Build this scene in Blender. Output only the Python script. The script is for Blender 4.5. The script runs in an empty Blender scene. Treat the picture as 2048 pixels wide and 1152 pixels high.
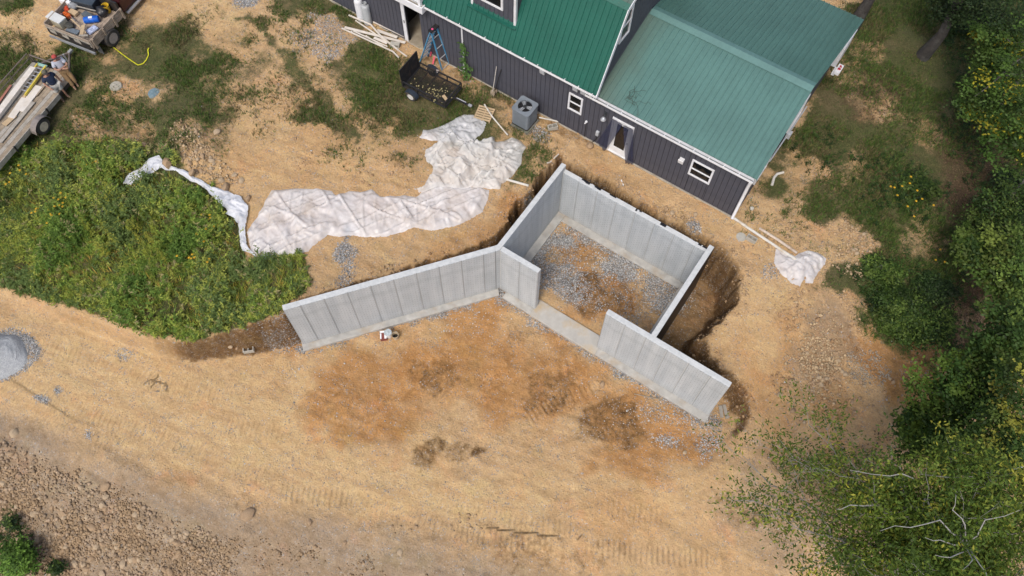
import bpy, bmesh, math, random
import numpy as np
from mathutils import Vector, Matrix, Euler

random.seed(7)
rng = np.random.default_rng(11)
R = math.radians
scene = bpy.context.scene
COL = scene.collection

# ------------------------------------------------------------------ camera
F_PX = 1600.0
PITCH, ROLL, YAW = R(63.644), R(1.1205), R(-33.052)
CAM = np.array([3.9128, -11.9276, 29.3408])
fw = np.array([math.sin(YAW) * math.cos(PITCH), math.cos(YAW) * math.cos(PITCH), -math.sin(PITCH)])
rt0 = np.array([math.cos(YAW), -math.sin(YAW), 0.0])
up0 = np.cross(rt0, fw)
rt = rt0 * math.cos(ROLL) + up0 * math.sin(ROLL)
upv = -rt0 * math.sin(ROLL) + up0 * math.cos(ROLL)
cam_d = bpy.data.cameras.new('camera')
cam_o = bpy.data.objects.new('camera', cam_d)
COL.objects.link(cam_o)
cam_d.sensor_width = 36.0
cam_d.lens = F_PX / 2048 * 36
cam_d.clip_end = 2000
m = Matrix(((rt[0], upv[0], -fw[0], CAM[0]), (rt[1], upv[1], -fw[1], CAM[1]), (rt[2], upv[2], -fw[2], CAM[2]), (0, 0, 0, 1)))
cam_o.matrix_world = m
scene.camera = cam_o

# ------------------------------------------------------------------ world, sun, exposure
SUN_EL, SUN_AZ = R(56), R(170)      # azimuth: compass-like, measured from +Y clockwise
world = bpy.data.worlds.new('World')
scene.world = world
world.use_nodes = True
wn = world.node_tree
wn.nodes.clear()
sky = wn.nodes.new('ShaderNodeTexSky')
sky.sky_type = 'NISHITA'
sky.sun_disc = False
sky.sun_elevation = SUN_EL
sky.sun_rotation = SUN_AZ
sky.air_density = 1.0
sky.dust_density = 4.0
sky.ozone_density = 1.0
bg = wn.nodes.new('ShaderNodeBackground')
bg.inputs['Strength'].default_value = 0.13
wo = wn.nodes.new('ShaderNodeOutputWorld')
wn.links.new(sky.outputs[0], bg.inputs['Color'])
wn.links.new(bg.outputs[0], wo.inputs['Surface'])
sun_d = bpy.data.lights.new('sun', 'SUN')
sun_d.energy = 1.4
sun_d.angle = R(16)
sun_d.color = (1.0, 0.965, 0.92)
sun_o = bpy.data.objects.new('sun', sun_d)
COL.objects.link(sun_o)
sd = Vector((math.sin(SUN_AZ) * math.cos(SUN_EL), math.cos(SUN_AZ) * math.cos(SUN_EL), math.sin(SUN_EL)))
sun_o.rotation_euler = sd.to_track_quat('Z', 'Y').to_euler()
scene.view_settings.view_transform = 'Standard'
scene.view_settings.look = 'None'
scene.view_settings.exposure = 0.35
scene.view_settings.gamma = 1.0
scene.view_settings.use_curve_mapping = False
scene.cycles.max_bounces = 6
scene.cycles.transparent_max_bounces = 10

# ------------------------------------------------------------------ helpers: surveying
def at(px, py, z):
    """point of the photographed place lying at height z along the survey ray of that photo point"""
    d = fw + (px - 1024) / F_PX * rt - (py - 576) / F_PX * upv
    return CAM + d * (z - CAM[2]) / d[2]

# ------------------------------------------------------------------ helpers: noise
_perm = np.random.default_rng(5).permutation(512)
_val = np.random.default_rng(6).random(512) * 2 - 1
def vnoise(x, y, s=0):
    x = np.asarray(x, float); y = np.asarray(y, float)
    xi = np.floor(x).astype(int); yi = np.floor(y).astype(int)
    fx = x - xi; fy = y - yi
    fx = fx * fx * fx * (fx * (fx * 6 - 15) + 10); fy = fy * fy * fy * (fy * (fy * 6 - 15) + 10)
    def h(i, j):
        return _val[(_perm[(_perm[(i + s * 17) % 512] + j) % 512] + s) % 512]
    return (h(xi, yi) * (1 - fx) + h(xi + 1, yi) * fx) * (1 - fy) + (h(xi, yi + 1) * (1 - fx) + h(xi + 1, yi + 1) * fx) * fy
def fbm(x, y, s=0, o=4):
    t = 0; a = 1.0; n = 0
    for i in range(o):
        t = t + a * vnoise(x * 2 ** i + 13.7 * i, y * 2 ** i - 7.1 * i, s + i); n += a; a *= .5
    return t / n
def sstep(a, b, x):
    t = np.clip((x - a) / (b - a), 0, 1)
    return t * t * (3 - 2 * t)
def poly_sd(x, y, P):
    """signed distance to a polygon, positive inside"""
    x = np.asarray(x, float); y = np.asarray(y, float)
    best = np.full(x.shape, 1e18); ins = np.zeros(x.shape, bool)
    n = len(P)
    for i in range(n):
        x1, y1 = P[i]; x2, y2 = P[(i + 1) % n]
        dx, dy = x2 - x1, y2 - y1
        L = dx * dx + dy * dy + 1e-12
        t = np.clip(((x - x1) * dx + (y - y1) * dy) / L, 0, 1)
        best = np.minimum(best, (x - x1 - t * dx) ** 2 + (y - y1 - t * dy) ** 2)
        if abs(dy) > 1e-9:
            c = ((y1 > y) != (y2 > y)) & (x < (x2 - x1) * (y - y1) / dy + x1)
            ins ^= c
    d = np.sqrt(best)
    return np.where(ins, d, -d)
def line_sd(x, y, P):
    """distance to an open polyline and arc length at the foot"""
    best = np.full(np.shape(x), 1e18); S = np.zeros(np.shape(x)); acc = 0
    for (x1, y1), (x2, y2) in zip(P[:-1], P[1:]):
        dx, dy = x2 - x1, y2 - y1; L = math.hypot(dx, dy)
        t = np.clip(((x - x1) * dx + (y - y1) * dy) / (L * L), 0, 1)
        d = (x - x1 - t * dx) ** 2 + (y - y1 - t * dy) ** 2
        k = d < best
        best = np.where(k, d, best); S = np.where(k, acc + t * L, S); acc += L
    return np.sqrt(best), S

# ------------------------------------------------------------------ helpers: materials
def new_mat(name):
    mt = bpy.data.materials.new(name); mt.use_nodes = True
    nt = mt.node_tree
    return mt, nt, nt.nodes['Principled BSDF']
def ramp(nt, fac, stops):
    r = nt.nodes.new('ShaderNodeValToRGB')
    e = r.color_ramp.elements
    while len(e) < len(stops): e.new(.5)
    for k, (p, c) in enumerate(stops):
        e[k].position = p; e[k].color = (*c, 1) if len(c) == 3 else c
    nt.links.new(fac, r.inputs[0]); return r.outputs[0]
def noise_node(nt, scale, detail=4, rough=.55, coord='Object', vec=None):
    if vec is None:
        tc = nt.nodes.new('ShaderNodeTexCoord'); vec = tc.outputs[coord]
    n = nt.nodes.new('ShaderNodeTexNoise'); n.inputs['Scale'].default_value = scale
    n.inputs['Detail'].default_value = detail; n.inputs['Roughness'].default_value = rough
    nt.links.new(vec, n.inputs['Vector']); return n.outputs['Fac']
def mix(nt, fac, a, b, mode='MIX'):
    mx = nt.nodes.new('ShaderNodeMix'); mx.data_type = 'RGBA'; mx.blend_type = mode
    for s, v in ((mx.inputs[0], fac), (mx.inputs[6], a), (mx.inputs[7], b)):
        if hasattr(v, 'is_output') or isinstance(v, bpy.types.NodeSocket): nt.links.new(v, s)
        elif isinstance(v, (tuple, list)): s.default_value = (*v, 1)
        else: s.default_value = v
    return mx.outputs[2]
def math_n(nt, op, a, b=None):
    n = nt.nodes.new('ShaderNodeMath'); n.operation = op
    for k, v in enumerate((a, b)):
        if v is None: continue
        if isinstance(v, bpy.types.NodeSocket): nt.links.new(v, n.inputs[k])
        else: n.inputs[k].default_value = v
    return n.outputs[0]
def bump(nt, bs, h, strength=.3, dist=.02):
    b = nt.nodes.new('ShaderNodeBump'); b.inputs['Strength'].default_value = strength; b.inputs['Distance'].default_value = dist
    nt.links.new(h, b.inputs['Height']); nt.links.new(b.outputs[0], bs.inputs['Normal']); return b
_M = {}
def M(name, col, rough=.6, var=.18, scale=6., metal=0., dirt=None, dirt_amt=.5, bmp=.0, spec=.4, coord='Object', detail=5):
    """painted / worn surface: base colour with uneven tone, optional dirt in patches, small relief"""
    if name in _M: return _M[name]
    mt, nt, bs = new_mat(name)
    n = noise_node(nt, scale, detail, .6, coord)
    c0 = tuple(max(0, v * (1 - var)) for v in col); c1 = tuple(min(1, v * (1 + var)) for v in col)
    c = ramp(nt, n, [(.3, c0), (.7, c1)])
    if dirt:
        n2 = noise_node(nt, scale * .45, 6, .65, coord)
        f = math_n(nt, 'MULTIPLY', ramp(nt, n2, [(.5, (0, 0, 0)), (.68, (1, 1, 1))]), dirt_amt)
        c = mix(nt, f, c, dirt)
    nt.links.new(c, bs.inputs['Base Color'])
    bs.inputs['Roughness'].default_value = rough; bs.inputs['Metallic'].default_value = metal
    bs.inputs['Specular IOR Level'].default_value = spec
    if bmp: bump(nt, bs, noise_node(nt, scale * 6, 4, .6, coord), bmp, .01)
    _M[name] = mt; return mt

# ------------------------------------------------------------------ helpers: meshes
class MB:
    """collects shapes for ONE mesh object"""
    def __init__(s): s.v = []; s.f = []
    def add(s, v, f):
        k = len(s.v); s.v += [tuple(map(float, p)) for p in v]; s.f += [tuple(i + k for i in q) for q in f]; return s
    def box(s, c, d, rot=None):
        x, y, z = (q / 2 for q in d)
        vs = [Vector((a * x, b * y, e * z)) for a in (-1, 1) for b in (-1, 1) for e in (-1, 1)]
        if rot is not None:
            Q = rot if isinstance(rot, Matrix) else Euler(rot).to_matrix()
            vs = [Q @ p for p in vs]
        c = Vector(c)
        return s.add([p + c for p in vs], [(0, 1, 3, 2), (4, 6, 7, 5), (0, 4, 5, 1), (2, 3, 7, 6), (0, 2, 6, 4), (1, 5, 7, 3)])
    def bb(s, a, b):
        return s.box([(p + q) / 2 for p, q in zip(a, b)], [abs(q - p) for p, q in zip(a, b)])
    def bar(s, a, b, w, h, upd=(0, 0, 1)):
        a = Vector(a); b = Vector(b); d = (b - a); L = d.length; d.normalize()
        u = Vector(upd); sx = d.cross(u)
        if sx.length < 1e-4: sx = d.cross(Vector((1, 0, 0)))
        sx.normalize(); u = sx.cross(d)
        Q = Matrix((d, sx, u)).transposed()
        return s.box((a + b) / 2, (L, w, h), Q)
    def tube(s, pts, r, n=8, caps=True):
        pts = [Vector(p) for p in pts]; rr = r if isinstance(r, (list, tuple)) else [r] * len(pts)
        vs = []; fs = []; ref = None
        for i, p in enumerate(pts):
            d = (pts[min(i + 1, len(pts) - 1)] - pts[max(i - 1, 0)]).normalized()
            if ref is None: ref = Vector((0, 0, 1)) if abs(d.z) < .9 else Vector((1, 0, 0))
            a = (ref - d * ref.dot(d)).normalized(); b = d.cross(a); ref = a
            for k in range(n):
                t = 2 * math.pi * k / n; vs.append(p + (a * math.cos(t) + b * math.sin(t)) * rr[i])
        for i in range(len(pts) - 1):
            for k in range(n):
                k2 = (k + 1) % n; fs.append((i * n + k, i * n + k2, (i + 1) * n + k2, (i + 1) * n + k))
        if caps: fs.append(tuple(range(n - 1, -1, -1))); fs.append(tuple((len(pts) - 1) * n + k for k in range(n)))
        return s.add(vs, fs)
    def lathe(s, prof, n=20, c=(0, 0, 0), rot=None):
        vs = []; fs = []
        for r, z in prof:
            for k in range(n):
                t = 2 * math.pi * k / n; p = Vector((r * math.cos(t), r * math.sin(t), z))
                if rot is not None: p = (rot if isinstance(rot, Matrix) else Euler(rot).to_matrix()) @ p
                vs.append(p + Vector(c))
        for i in range(len(prof) - 1):
            for k in range(n):
                k2 = (k + 1) % n; fs.append((i * n + k, i * n + k2, (i + 1) * n + k2, (i + 1) * n + k))
        if prof[0][0] > 1e-4: fs.append(tuple(range(n - 1, -1, -1)))
        if prof[-1][0] > 1e-4: fs.append(tuple((len(prof) - 1) * n + k for k in range(n)))
        return s.add(vs, fs)
    def prism(s, poly, z0, z1):
        n = len(poly)
        vs = [(x, y, z0) for x, y in poly] + [(x, y, z1) for x, y in poly]
        fs = [tuple(range(n - 1, -1, -1)), tuple(range(n, 2 * n))] + [(i, (i + 1) % n, n + (i + 1) % n, n + i) for i in range(n)]
        return s.add(vs, fs)
    def mesh(s, name, smooth=False, bevel=0):
        me = bpy.data.meshes.new(name); me.from_pydata(s.v, [], s.f)
        bm = bmesh.new(); bm.from_mesh(me)
        bmesh.ops.recalc_face_normals(bm, faces=bm.faces)
        if bevel:
            es = [e for e in bm.edges if len(e.link_faces) == 2 and e.calc_face_angle(0) > .6]
            bmesh.ops.bevel(bm, geom=es, offset=bevel, segments=2, affect='EDGES', profile=.6)
        bm.to_mesh(me); bm.free()
        if smooth:
            me.polygons.foreach_set('use_smooth', [True] * len(me.polygons))
            me.set_sharp_from_angle(angle=R(40))
        return me
    def build(s, name, mat, parent=None, smooth=False, bevel=0, loc=None):
        return link(name, s.mesh(name, smooth, bevel), mat, parent, loc)
def link(name, me, mat=None, parent=None, loc=None, rot=None):
    o = bpy.data.objects.new(name, me); COL.objects.link(o)
    if mat is not None and not me.materials: me.materials.append(mat)
    if parent is not None: o.parent = parent
    if loc is not None: o.location = loc
    if rot is not None: o.rotation_euler = rot
    return o
def tag(o, label=None, cat=None, group=None, kind=None):
    if label: o['label'] = label
    if cat: o['category'] = cat
    if group: o['group'] = group
    if kind: o['kind'] = kind
    return o
def thing(name, label, cat, loc=(0, 0, 0), rz=0, group=None):
    o = bpy.data.objects.new(name, None); COL.objects.link(o)
    o.empty_display_size = .2; o.location = loc; o.rotation_euler = (0, 0, rz)
    return tag(o, label, cat, group)
def copy_tree(o, parent=None):
    c = o.copy(); COL.objects.link(c)
    if parent is not None: c.parent = parent
    for ch in o.children: copy_tree(ch, c)
    return c
def np_mesh(name, V, F, mat=None, smooth=False, tint=None):
    """fast mesh from numpy arrays; F is (n,3) or (n,4); tint = per-face colour"""
    me = bpy.data.meshes.new(name); V = np.asarray(V, np.float32); F = np.asarray(F, np.int32)
    n, k = F.shape
    me.vertices.add(len(V)); me.vertices.foreach_set('co', V.ravel())
    me.loops.add(n * k); me.loops.foreach_set('vertex_index', F.ravel())
    me.polygons.add(n); me.polygons.foreach_set('loop_start', np.arange(0, n * k, k, dtype=np.int32))
    try: me.polygons.foreach_set('loop_total', np.full(n, k, np.int32))
    except Exception: pass
    if smooth: me.polygons.foreach_set('use_smooth', np.ones(n, bool))
    me.update(calc_edges=True)
    if tint is not None:
        a = me.attributes.new('tint', 'FLOAT_COLOR', 'FACE')
        a.data.foreach_set('color', np.concatenate([tint, np.ones((n, 1))], 1).astype(np.float32).ravel())
    if mat: me.materials.append(mat)
    return me
# ================================================================== TERRAIN
# heights surveyed at photo points: (px, py, z)
SURV = [(1465,437,2.36),(1300,350,2.36),(1130,252,2.38),(1000,185,2.4),(930,148,2.4),(800,80,2.4),(700,14,2.38),(1600,240,2.3),(1720,60,2.2),(1450,200,2.36),(1250,60,2.36),
 (0,0,2.05),(150,20,2.1),(300,0,2.2),(480,10,2.3),(420,130,2.25),(250,120,2.05),(130,180,1.95),(0,130,1.9),(60,250,1.75),(0,300,1.6),(250,200,2.0),
 (150,300,1.75),(280,280,1.95),(440,250,2.2),(600,250,2.3),(620,120,2.35),(800,250,2.36),(850,200,2.38),(1000,300,2.36),(1050,330,2.34),
 (365,255,2.62),(395,300,2.55),(420,320,2.3),(500,330,2.2),(600,350,2.3),(750,370,2.3),(900,420,2.25),(1000,400,2.2),
 (0,450,1.1),(0,540,.5),(100,520,.8),(200,450,1.25),(150,380,1.5),(220,620,.75),(300,640,.95),(370,665,1.15),(400,500,1.7),(480,580,1.75),(480,640,1.75),(560,600,2.35),(300,400,1.7),(560,625,2.2),
 (540,450,2.15),(660,480,2.2),(640,540,2.1),(750,500,2.0),(850,470,2.1),(960,430,2.15),
 (1500,480,2.33),(1600,430,2.25),(1700,450,2.05),(1750,500,1.9),(1560,560,2.2),(1640,560,2.1),(1500,640,1.9),(1600,680,1.6),(1450,700,1.55),(1400,690,1.55),(1470,740,1.5),(1540,740,1.25),(1560,820,.6),(1480,880,.12),(1700,800,.6),(1620,920,.15),
 (1780,650,1.2),(1850,700,.7),(1900,600,.9),(1800,350,2.0),(1650,330,2.25),(1950,150,1.6),(2048,0,1.4),(2048,300,1.0),(2048,600,.2),(2000,800,-.5),(2048,950,-1.3),(1800,950,-.2),(1750,1050,-.4),(1850,1152,-1.4),(2048,1152,-2.4)]
_P = np.array([at(a, b, z) for a, b, z in SURV])
_X = _P[:, :2]; _Zv = _P[:, 2]
def _phi(r2): return .5 * r2 * np.log(r2 + 1e-9)
_n = len(_X)
_A = np.zeros((_n + 3, _n + 3))
_A[:_n, :_n] = _phi(((_X[:, None] - _X[None]) ** 2).sum(2)) + np.eye(_n) * .35
_A[:_n, _n] = 1; _A[:_n, _n + 1:] = _X; _A[_n, :_n] = 1; _A[_n + 1:, :_n] = _X.T
_W = np.linalg.solve(_A, np.concatenate([_Zv, [0, 0, 0]]))
def U(x, y):
    """natural grade before the dig"""
    r = np.zeros(np.shape(x)) + _W[_n]
    for i in range(_n):
        r = r + _W[i] * _phi((x - _X[i, 0]) ** 2 + (y - _X[i, 1]) ** 2)
    r = r + _W[_n + 1] * x + _W[_n + 2] * y
    return np.clip(r, -4.5, 2.75)
# bottom edge of the cut, then the bank of fill that falls away to the front
FALL = [at(a, b, 0.)[:2] for a, b in ((-500, 640), (-150, 760), (0, 815), (140, 880), (300, 950), (480, 1010), (640, 1030), (820, 1075), (1000, 1120), (1240, 1160), (1500, 1220), (1800, 1300))]
FALLP = [tuple(p) for p in FALL] + [(60, -60), (-80, -90), (-90, -20)]
def Ffl(x, y):
    """dug and levelled floor"""
    d = poly_sd(x, y, FALLP)
    fall = np.where(d > 0, .5 * (np.sqrt(d * d + .16) - .4), 0)
    left = sstep(-14, -24, x + 0 * y) * .35
    basin = sstep(.3, -.2, np.abs(x + 1.2) - 3.0) * sstep(.3, -.2, np.abs(y - 2.3) - 2.1)
    return -.13 + left - fall + .05 * basin
# top lip of the cut bank (px, py, z)
LIP = [(-700,300,.3),(-60,560,.35),(0,577,.35),(100,605,.4),(230,655,.6),(370,690,.9),(480,664,1.5),(566,632,2.2),(579,608,2.4),
 (700,566,2.2),(800,536,2.1),(900,505,2.1),(980,478,2.2),(1003,455,2.2),(1035,405,2.2),(1062,385,2.25),(1080,350,2.3),(1119,308,2.35),
 (1175,342,2.35),(1200,352,2.35),(1265,391,2.35),(1312,422,2.35),(1375,455,2.34),(1418,478,2.34),(1452,498,2.33),(1478,528,2.3),(1483,562,2.25),(1478,598,2.1),(1452,628,1.9),(1405,676,1.6),
 (1416,706,1.5),(1450,740,1.45),(1482,775,1.25),(1500,810,.9),(1496,850,.5),(1476,870,.2),(1490,900,.1),(1560,960,.0),(1750,1100,-.3),(1950,1300,-.6)]
LIPP = [tuple(at(a, b, z)[:2]) for a, b, z in LIP] + [(40, -60), (-90, -90), (-95, -14)]
# how far the bank runs in from its lip (x, y, width)
_bw = [(at(a, b, 2)[:2], w) for a, b, w in ((0, 580, .8), (230, 655, .7), (370, 690, .45), (480, 664, .4), (566, 632, .25), (700, 566, .35), (850, 520, .9), (960, 480, .5), (1060, 390, .35), (1119, 308, .3), (1265, 391, .4), (1418, 478, .45), (1478, 528, .6), (1478, 598, .8), (1405, 676, .9), (1450, 740, .5), (1500, 810, .5), (1490, 900, 1.2), (1750, 1100, 2.))]
def bankw(x, y):
    num = 0; den = 0
    for (p, w) in _bw:
        k = 1 / ((x - p[0]) ** 2 + (y - p[1]) ** 2 + .05) ** 1.5
        num = num + k * w; den = den + k
    return num / den
def Hs(x, y):
    """surface of the ground, metres above the footing tops"""
    x = np.asarray(x, float); y = np.asarray(y, float)
    u = U(x, y); f = Ffl(x, y)
    d = poly_sd(x, y, LIPP)
    near = np.clip(1 - np.abs(d) / 1.5, 0, 1)
    d = d + near * (.35 + .65 * sstep(-9.5, -7, x + 0 * y)) * (.13 * vnoise(x * 1.9, y * 1.9, 3) + .08 * vnoise(x * 5.1, y * 5.1, 4) + .05 * vnoise(x * 11, y * 11, 6))
    t = sstep(-.05, 1, d / (bankw(x, y) * .68)); t = np.clip(t + near * .10 * vnoise(x * 4.3, y * 4.3, 7) * np.sin(np.pi * t), 0, 1)
    h = u * (1 - t) + np.minimum(u, f) * t
    # soil thrown against the outside of the wing wall and of the right wall
    return h
def Hsub(x, y):
    h = Hs(x, y)
    return h + .035 * fbm(x * .9, y * .9, 21) + .018 * fbm(x * 3.3, y * 3.3, 25, 3)
# ---- grid: fine where the picture is, growing coarse towards the horizon
def axis(lo, hi, st, grow=1.22, far=260):
    a = list(np.arange(lo, hi + st, st)); s = st
    while a[-1] < far: s *= grow; a.append(a[-1] + s)
    s = st
    while a[0] > -far: s *= grow; a.insert(0, a[0] - s)
    return np.array(a)
ga = axis(-25.5, 25, .075); gb = axis(1.0, 33.5, .075)
GA, GB = np.meshgrid(ga, gb, indexing='ij')
rh = np.array([math.cos(YAW), -math.sin(YAW)]); fh = np.array([math.sin(YAW), math.cos(YAW)])
GX = CAM[0] + GA * rh[0] + GB * fh[0]; GY = CAM[1] + GA * rh[1] + GB * fh[1]
shp = GX.shape; X = GX.ravel(); Y = GY.ravel()
Hbase = Hs(X, Y)
SLOPE = np.hypot(*np.gradient(Hbase.reshape(shp), ga, gb)).ravel()

_H0 = (Hbase + .035 * fbm(X * .9, Y * .9, 21) + .018 * fbm(X * 3.3, Y * 3.3, 25, 3)).reshape(shp)
def _bil(Mt, x, y):
    dx = x - CAM[0]; dy = y - CAM[1]
    a = dx * rh[0] + dy * rh[1]; b = dx * fh[0] + dy * fh[1]
    i = np.clip(np.searchsorted(ga, a) - 1, 0, len(ga) - 2); j = np.clip(np.searchsorted(gb, b) - 1, 0, len(gb) - 2)
    s = (a - ga[i]) / (ga[i + 1] - ga[i]); t = (b - gb[j]) / (gb[j + 1] - gb[j])
    return (Mt[i, j] * (1 - s) + Mt[i + 1, j] * s) * (1 - t) + (Mt[i, j + 1] * (1 - s) + Mt[i + 1, j + 1] * s) * t
def gpts(pts, dz=0.):
    """ground points (x, y, z) seen at those photo points"""
    q = np.array(pts, float)
    d = fw + ((q[:, :1] - 1024) / F_PX) * rt - ((q[:, 1:] - 576) / F_PX) * upv
    z = np.full(len(q), 2.8); done = np.zeros(len(q), bool)
    for k in range(160):
        p = CAM + d * ((z - CAM[2]) / d[:, 2])[:, None]
        g = _bil(_H0, p[:, 0], p[:, 1]) + dz
        done |= g >= z - .003
        if done.all(): break
        z = np.where(done, z, z - np.clip((z - g) * .5, .01, .08))
    return np.stack([p[:, 0], p[:, 1], z], 1)
def ground(px, py, dz=0.): return gpts([(px, py)], dz)[0]
def gp(pts): return [tuple(p[:2]) for p in gpts(pts)]
def ell(px, py, rx, ry, ang=0, n=14):
    a = R(ang)
    return gp([(px + rx * math.cos(t) * math.cos(a) - ry * math.sin(t) * math.sin(a), py + rx * math.cos(t) * math.sin(a) + ry * math.sin(t) * math.cos(a)) for t in np.linspace(0, 2 * math.pi, n, endpoint=False)])

def soft(P, w=.25, amp=.25, sc=1.2, seed=40):
    """soft ragged mask of a plan polygon"""
    P = np.array(P); lo = P.min(0) - 2; hi = P.max(0) + 2
    k = np.where((X > lo[0]) & (X < hi[0]) & (Y > lo[1]) & (Y < hi[1]))[0]
    o = np.zeros(len(X)); x, y = X[k], Y[k]
    d = poly_sd(x, y, P) + amp * fbm(x * sc, y * sc, seed, 5) * 1.6
    o[k] = sstep(-w, w, d); return o
def mx(*a):
    r = a[0]
    for b in a[1:]: r = np.maximum(r, b)
    return r

# ---- where the grass grows
g_field = soft(gp([(-60,300),(80,300),(190,275),(330,310),(420,370),(480,440),(500,520),(600,510),(625,560),(590,590),(560,630),(480,655),(370,684),(230,648),(100,598),(-60,560)]), .15, .2, 1.5)
g_lawn1 = soft(gp([(-60,115),(60,105),(180,90),(215,120),(300,60),(390,50),(430,110),(440,190),(450,250),(430,290),(380,240),(340,300),(200,290),(-60,330)]), .7, .9, .8)
g_lawn1 *= 1 - .85 * soft(ell(250, 185, 85, 28, 8), .3, .4)
g_lawn1 *= 1 - .75 * soft(ell(230, 255, 80, 30, 12), .4, .5)
g_rut = mx(soft(gp([(470,40),(500,30),(560,130),(640,220),(690,270),(720,262),(650,190),(580,110),(520,40)]), .2, .35), soft(gp([(585,235),(640,190),(690,235),(735,270),(715,285),(660,255)]), .2, .3))
g_h = soft(gp([(540,-40),(700,-40),(720,10),(790,70),(800,110),(900,150),(1010,190),(1020,270),(960,300),(860,275),(760,260),(690,210),(640,150),(680,120),(620,60),(560,40)]), .7, .8, 1.0)
g_h *= 1 - .9 * soft(ell(655, 80, 58, 42, 25), .3, .45)
g_r = soft(gp([(1510,395),(1540,330),(1600,240),(1760,-60),(2200,-60),(2300,700),(2000,780),(1850,690),(1740,640),(1700,560),(1760,490),(1700,440),(1640,430),(1560,410),(1500,420)]), .55, .7, 1.0)
for e in ((1600,365,26,60,20),(1680,140,60,26,30),(1750,200,40,25,0),(1640,330,30,20,0),(1800,230,45,25,20),(1740,110,40,20,10),(1850,270,30,40,-30),(1860,480,60,40,30),(1960,640,60,60,0),(1700,350,40,30,0)):
    g_r *= 1 - (.6 if e[0] < 1660 else .42) * soft(ell(*e), .4, .6)
g_bl = soft(gp([(-60,1020),(20,1030),(60,1090),(80,1200),(-60,1200)]), .25, .5)
g_thin = mx(soft(gp([(330,30),(470,10),(560,60),(700,130),(860,240),(1000,270),(1060,250),(1060,330),(980,330),(860,300),(740,300),(640,260),(560,200),(520,250),(440,300),(420,180)]), 1.0, 1.2, .7) * .42,
    soft(gp([(-60,60),(200,60),(330,40),(470,100),(480,280),(340,320),(-60,330)]), .8, 1., .7) * .5, soft(gp([(1480,420),(1560,390),(1660,420),(1780,480),(1760,560),(1700,560)]), .6, .9, 1.) * .1, soft(gp([(1030,290),(1090,280),(1120,310),(1060,370),(1000,380)]), .4, .5) * .5)
g_thin *= .55 + .9 * sstep(-.3, .4, fbm(X * 1.4, Y * 1.4, 47, 4))
g_small = mx(g_thin, soft(ell(620,205,18,14), .2, .3), soft(ell(1700,980,170,90), .5, 1.2) * .25, soft(ell(0, 10, 60, 25), .3, .5), soft(ell(1690, 560, 40, 30), .3, .5))
GRASS = mx(g_field, g_lawn1 * .9, g_rut * .8, g_h * .85, g_r, g_bl, g_small)
GRASS *= 1 - sstep(.9, 2.2, SLOPE)
_strip = np.array(gp([(0 + a / 2.4515, 230 + c / 2.4515) for a, c in ((608,350),(635,295),(700,265),(735,220),(785,208),(803,235),(880,268),(1040,360),(1185,410),(1222,455),(1204,560),(1250,690),(1240,700),(1195,672),(1170,540),(1060,420),(930,325),(790,270),(690,320))]))
FIELD = g_field * GRASS * sstep(.12, -.12, poly_sd(X, Y, _strip) + .3 * sstep(-1, 1, X * 0))
FIELD = FIELD * (1 - .75 * mx(soft(ell(350, 600, 14, 60, 25), .2, .4), soft(ell(320, 640, 30, 12, 20), .2, .4), soft(ell(85, 420, 12, 70, 15), .2, .4), soft(ell(400, 500, 30, 16, -20), .2, .4), soft(ell(45, 540, 14, 10), .15, .3), soft(ell(250, 470, 60, 10, 40), .2, .5) * .6))
# ---- soils
ORANGE = mx(soft(gp([(640,700),(800,640),(1000,600),(1080,640),(1190,720),(1330,810),(1380,880),(1250,900),(1100,840),(960,820),(800,860),(690,850),(620,790)]), 1.3, 1.6, .7),
            soft(ell(720, 830, 110, 50, 10), .6, .8), soft(ell(1300, 860, 140, 40, 15), .6, .8), soft(ell(1600, 760, 130, 150), 1.2, 1.4) * .5, soft(ell(620, 300, 300, 110), 1.2, 1.6) * .3, soft(ell(1810, 735, 120, 75, 40), .4, .6), soft(ell(1700, 1000, 110, 140), 1., 1.2) * .45, soft(ell(1640, 800, 60, 60), .6, .6) * .6,
            soft(ell(1210, 590, 80, 45, 20), .3, .5), soft(ell(1150, 500, 40, 55, 20), .3, .4) * .8, soft(ell(900, 590, 400, 30, -15), .5, .4) * .5, soft(ell(740, 450, 350, 60, -10), .6, .4) * .15,
            soft(ell(920, 510, 140, 40, -25), .5, .5) * .6, soft(ell(1030, 420, 30, 40), .2, .3) * .8, soft(ell(1240, 1010, 90, 50, 20), .5, .8) * .4)
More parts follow.
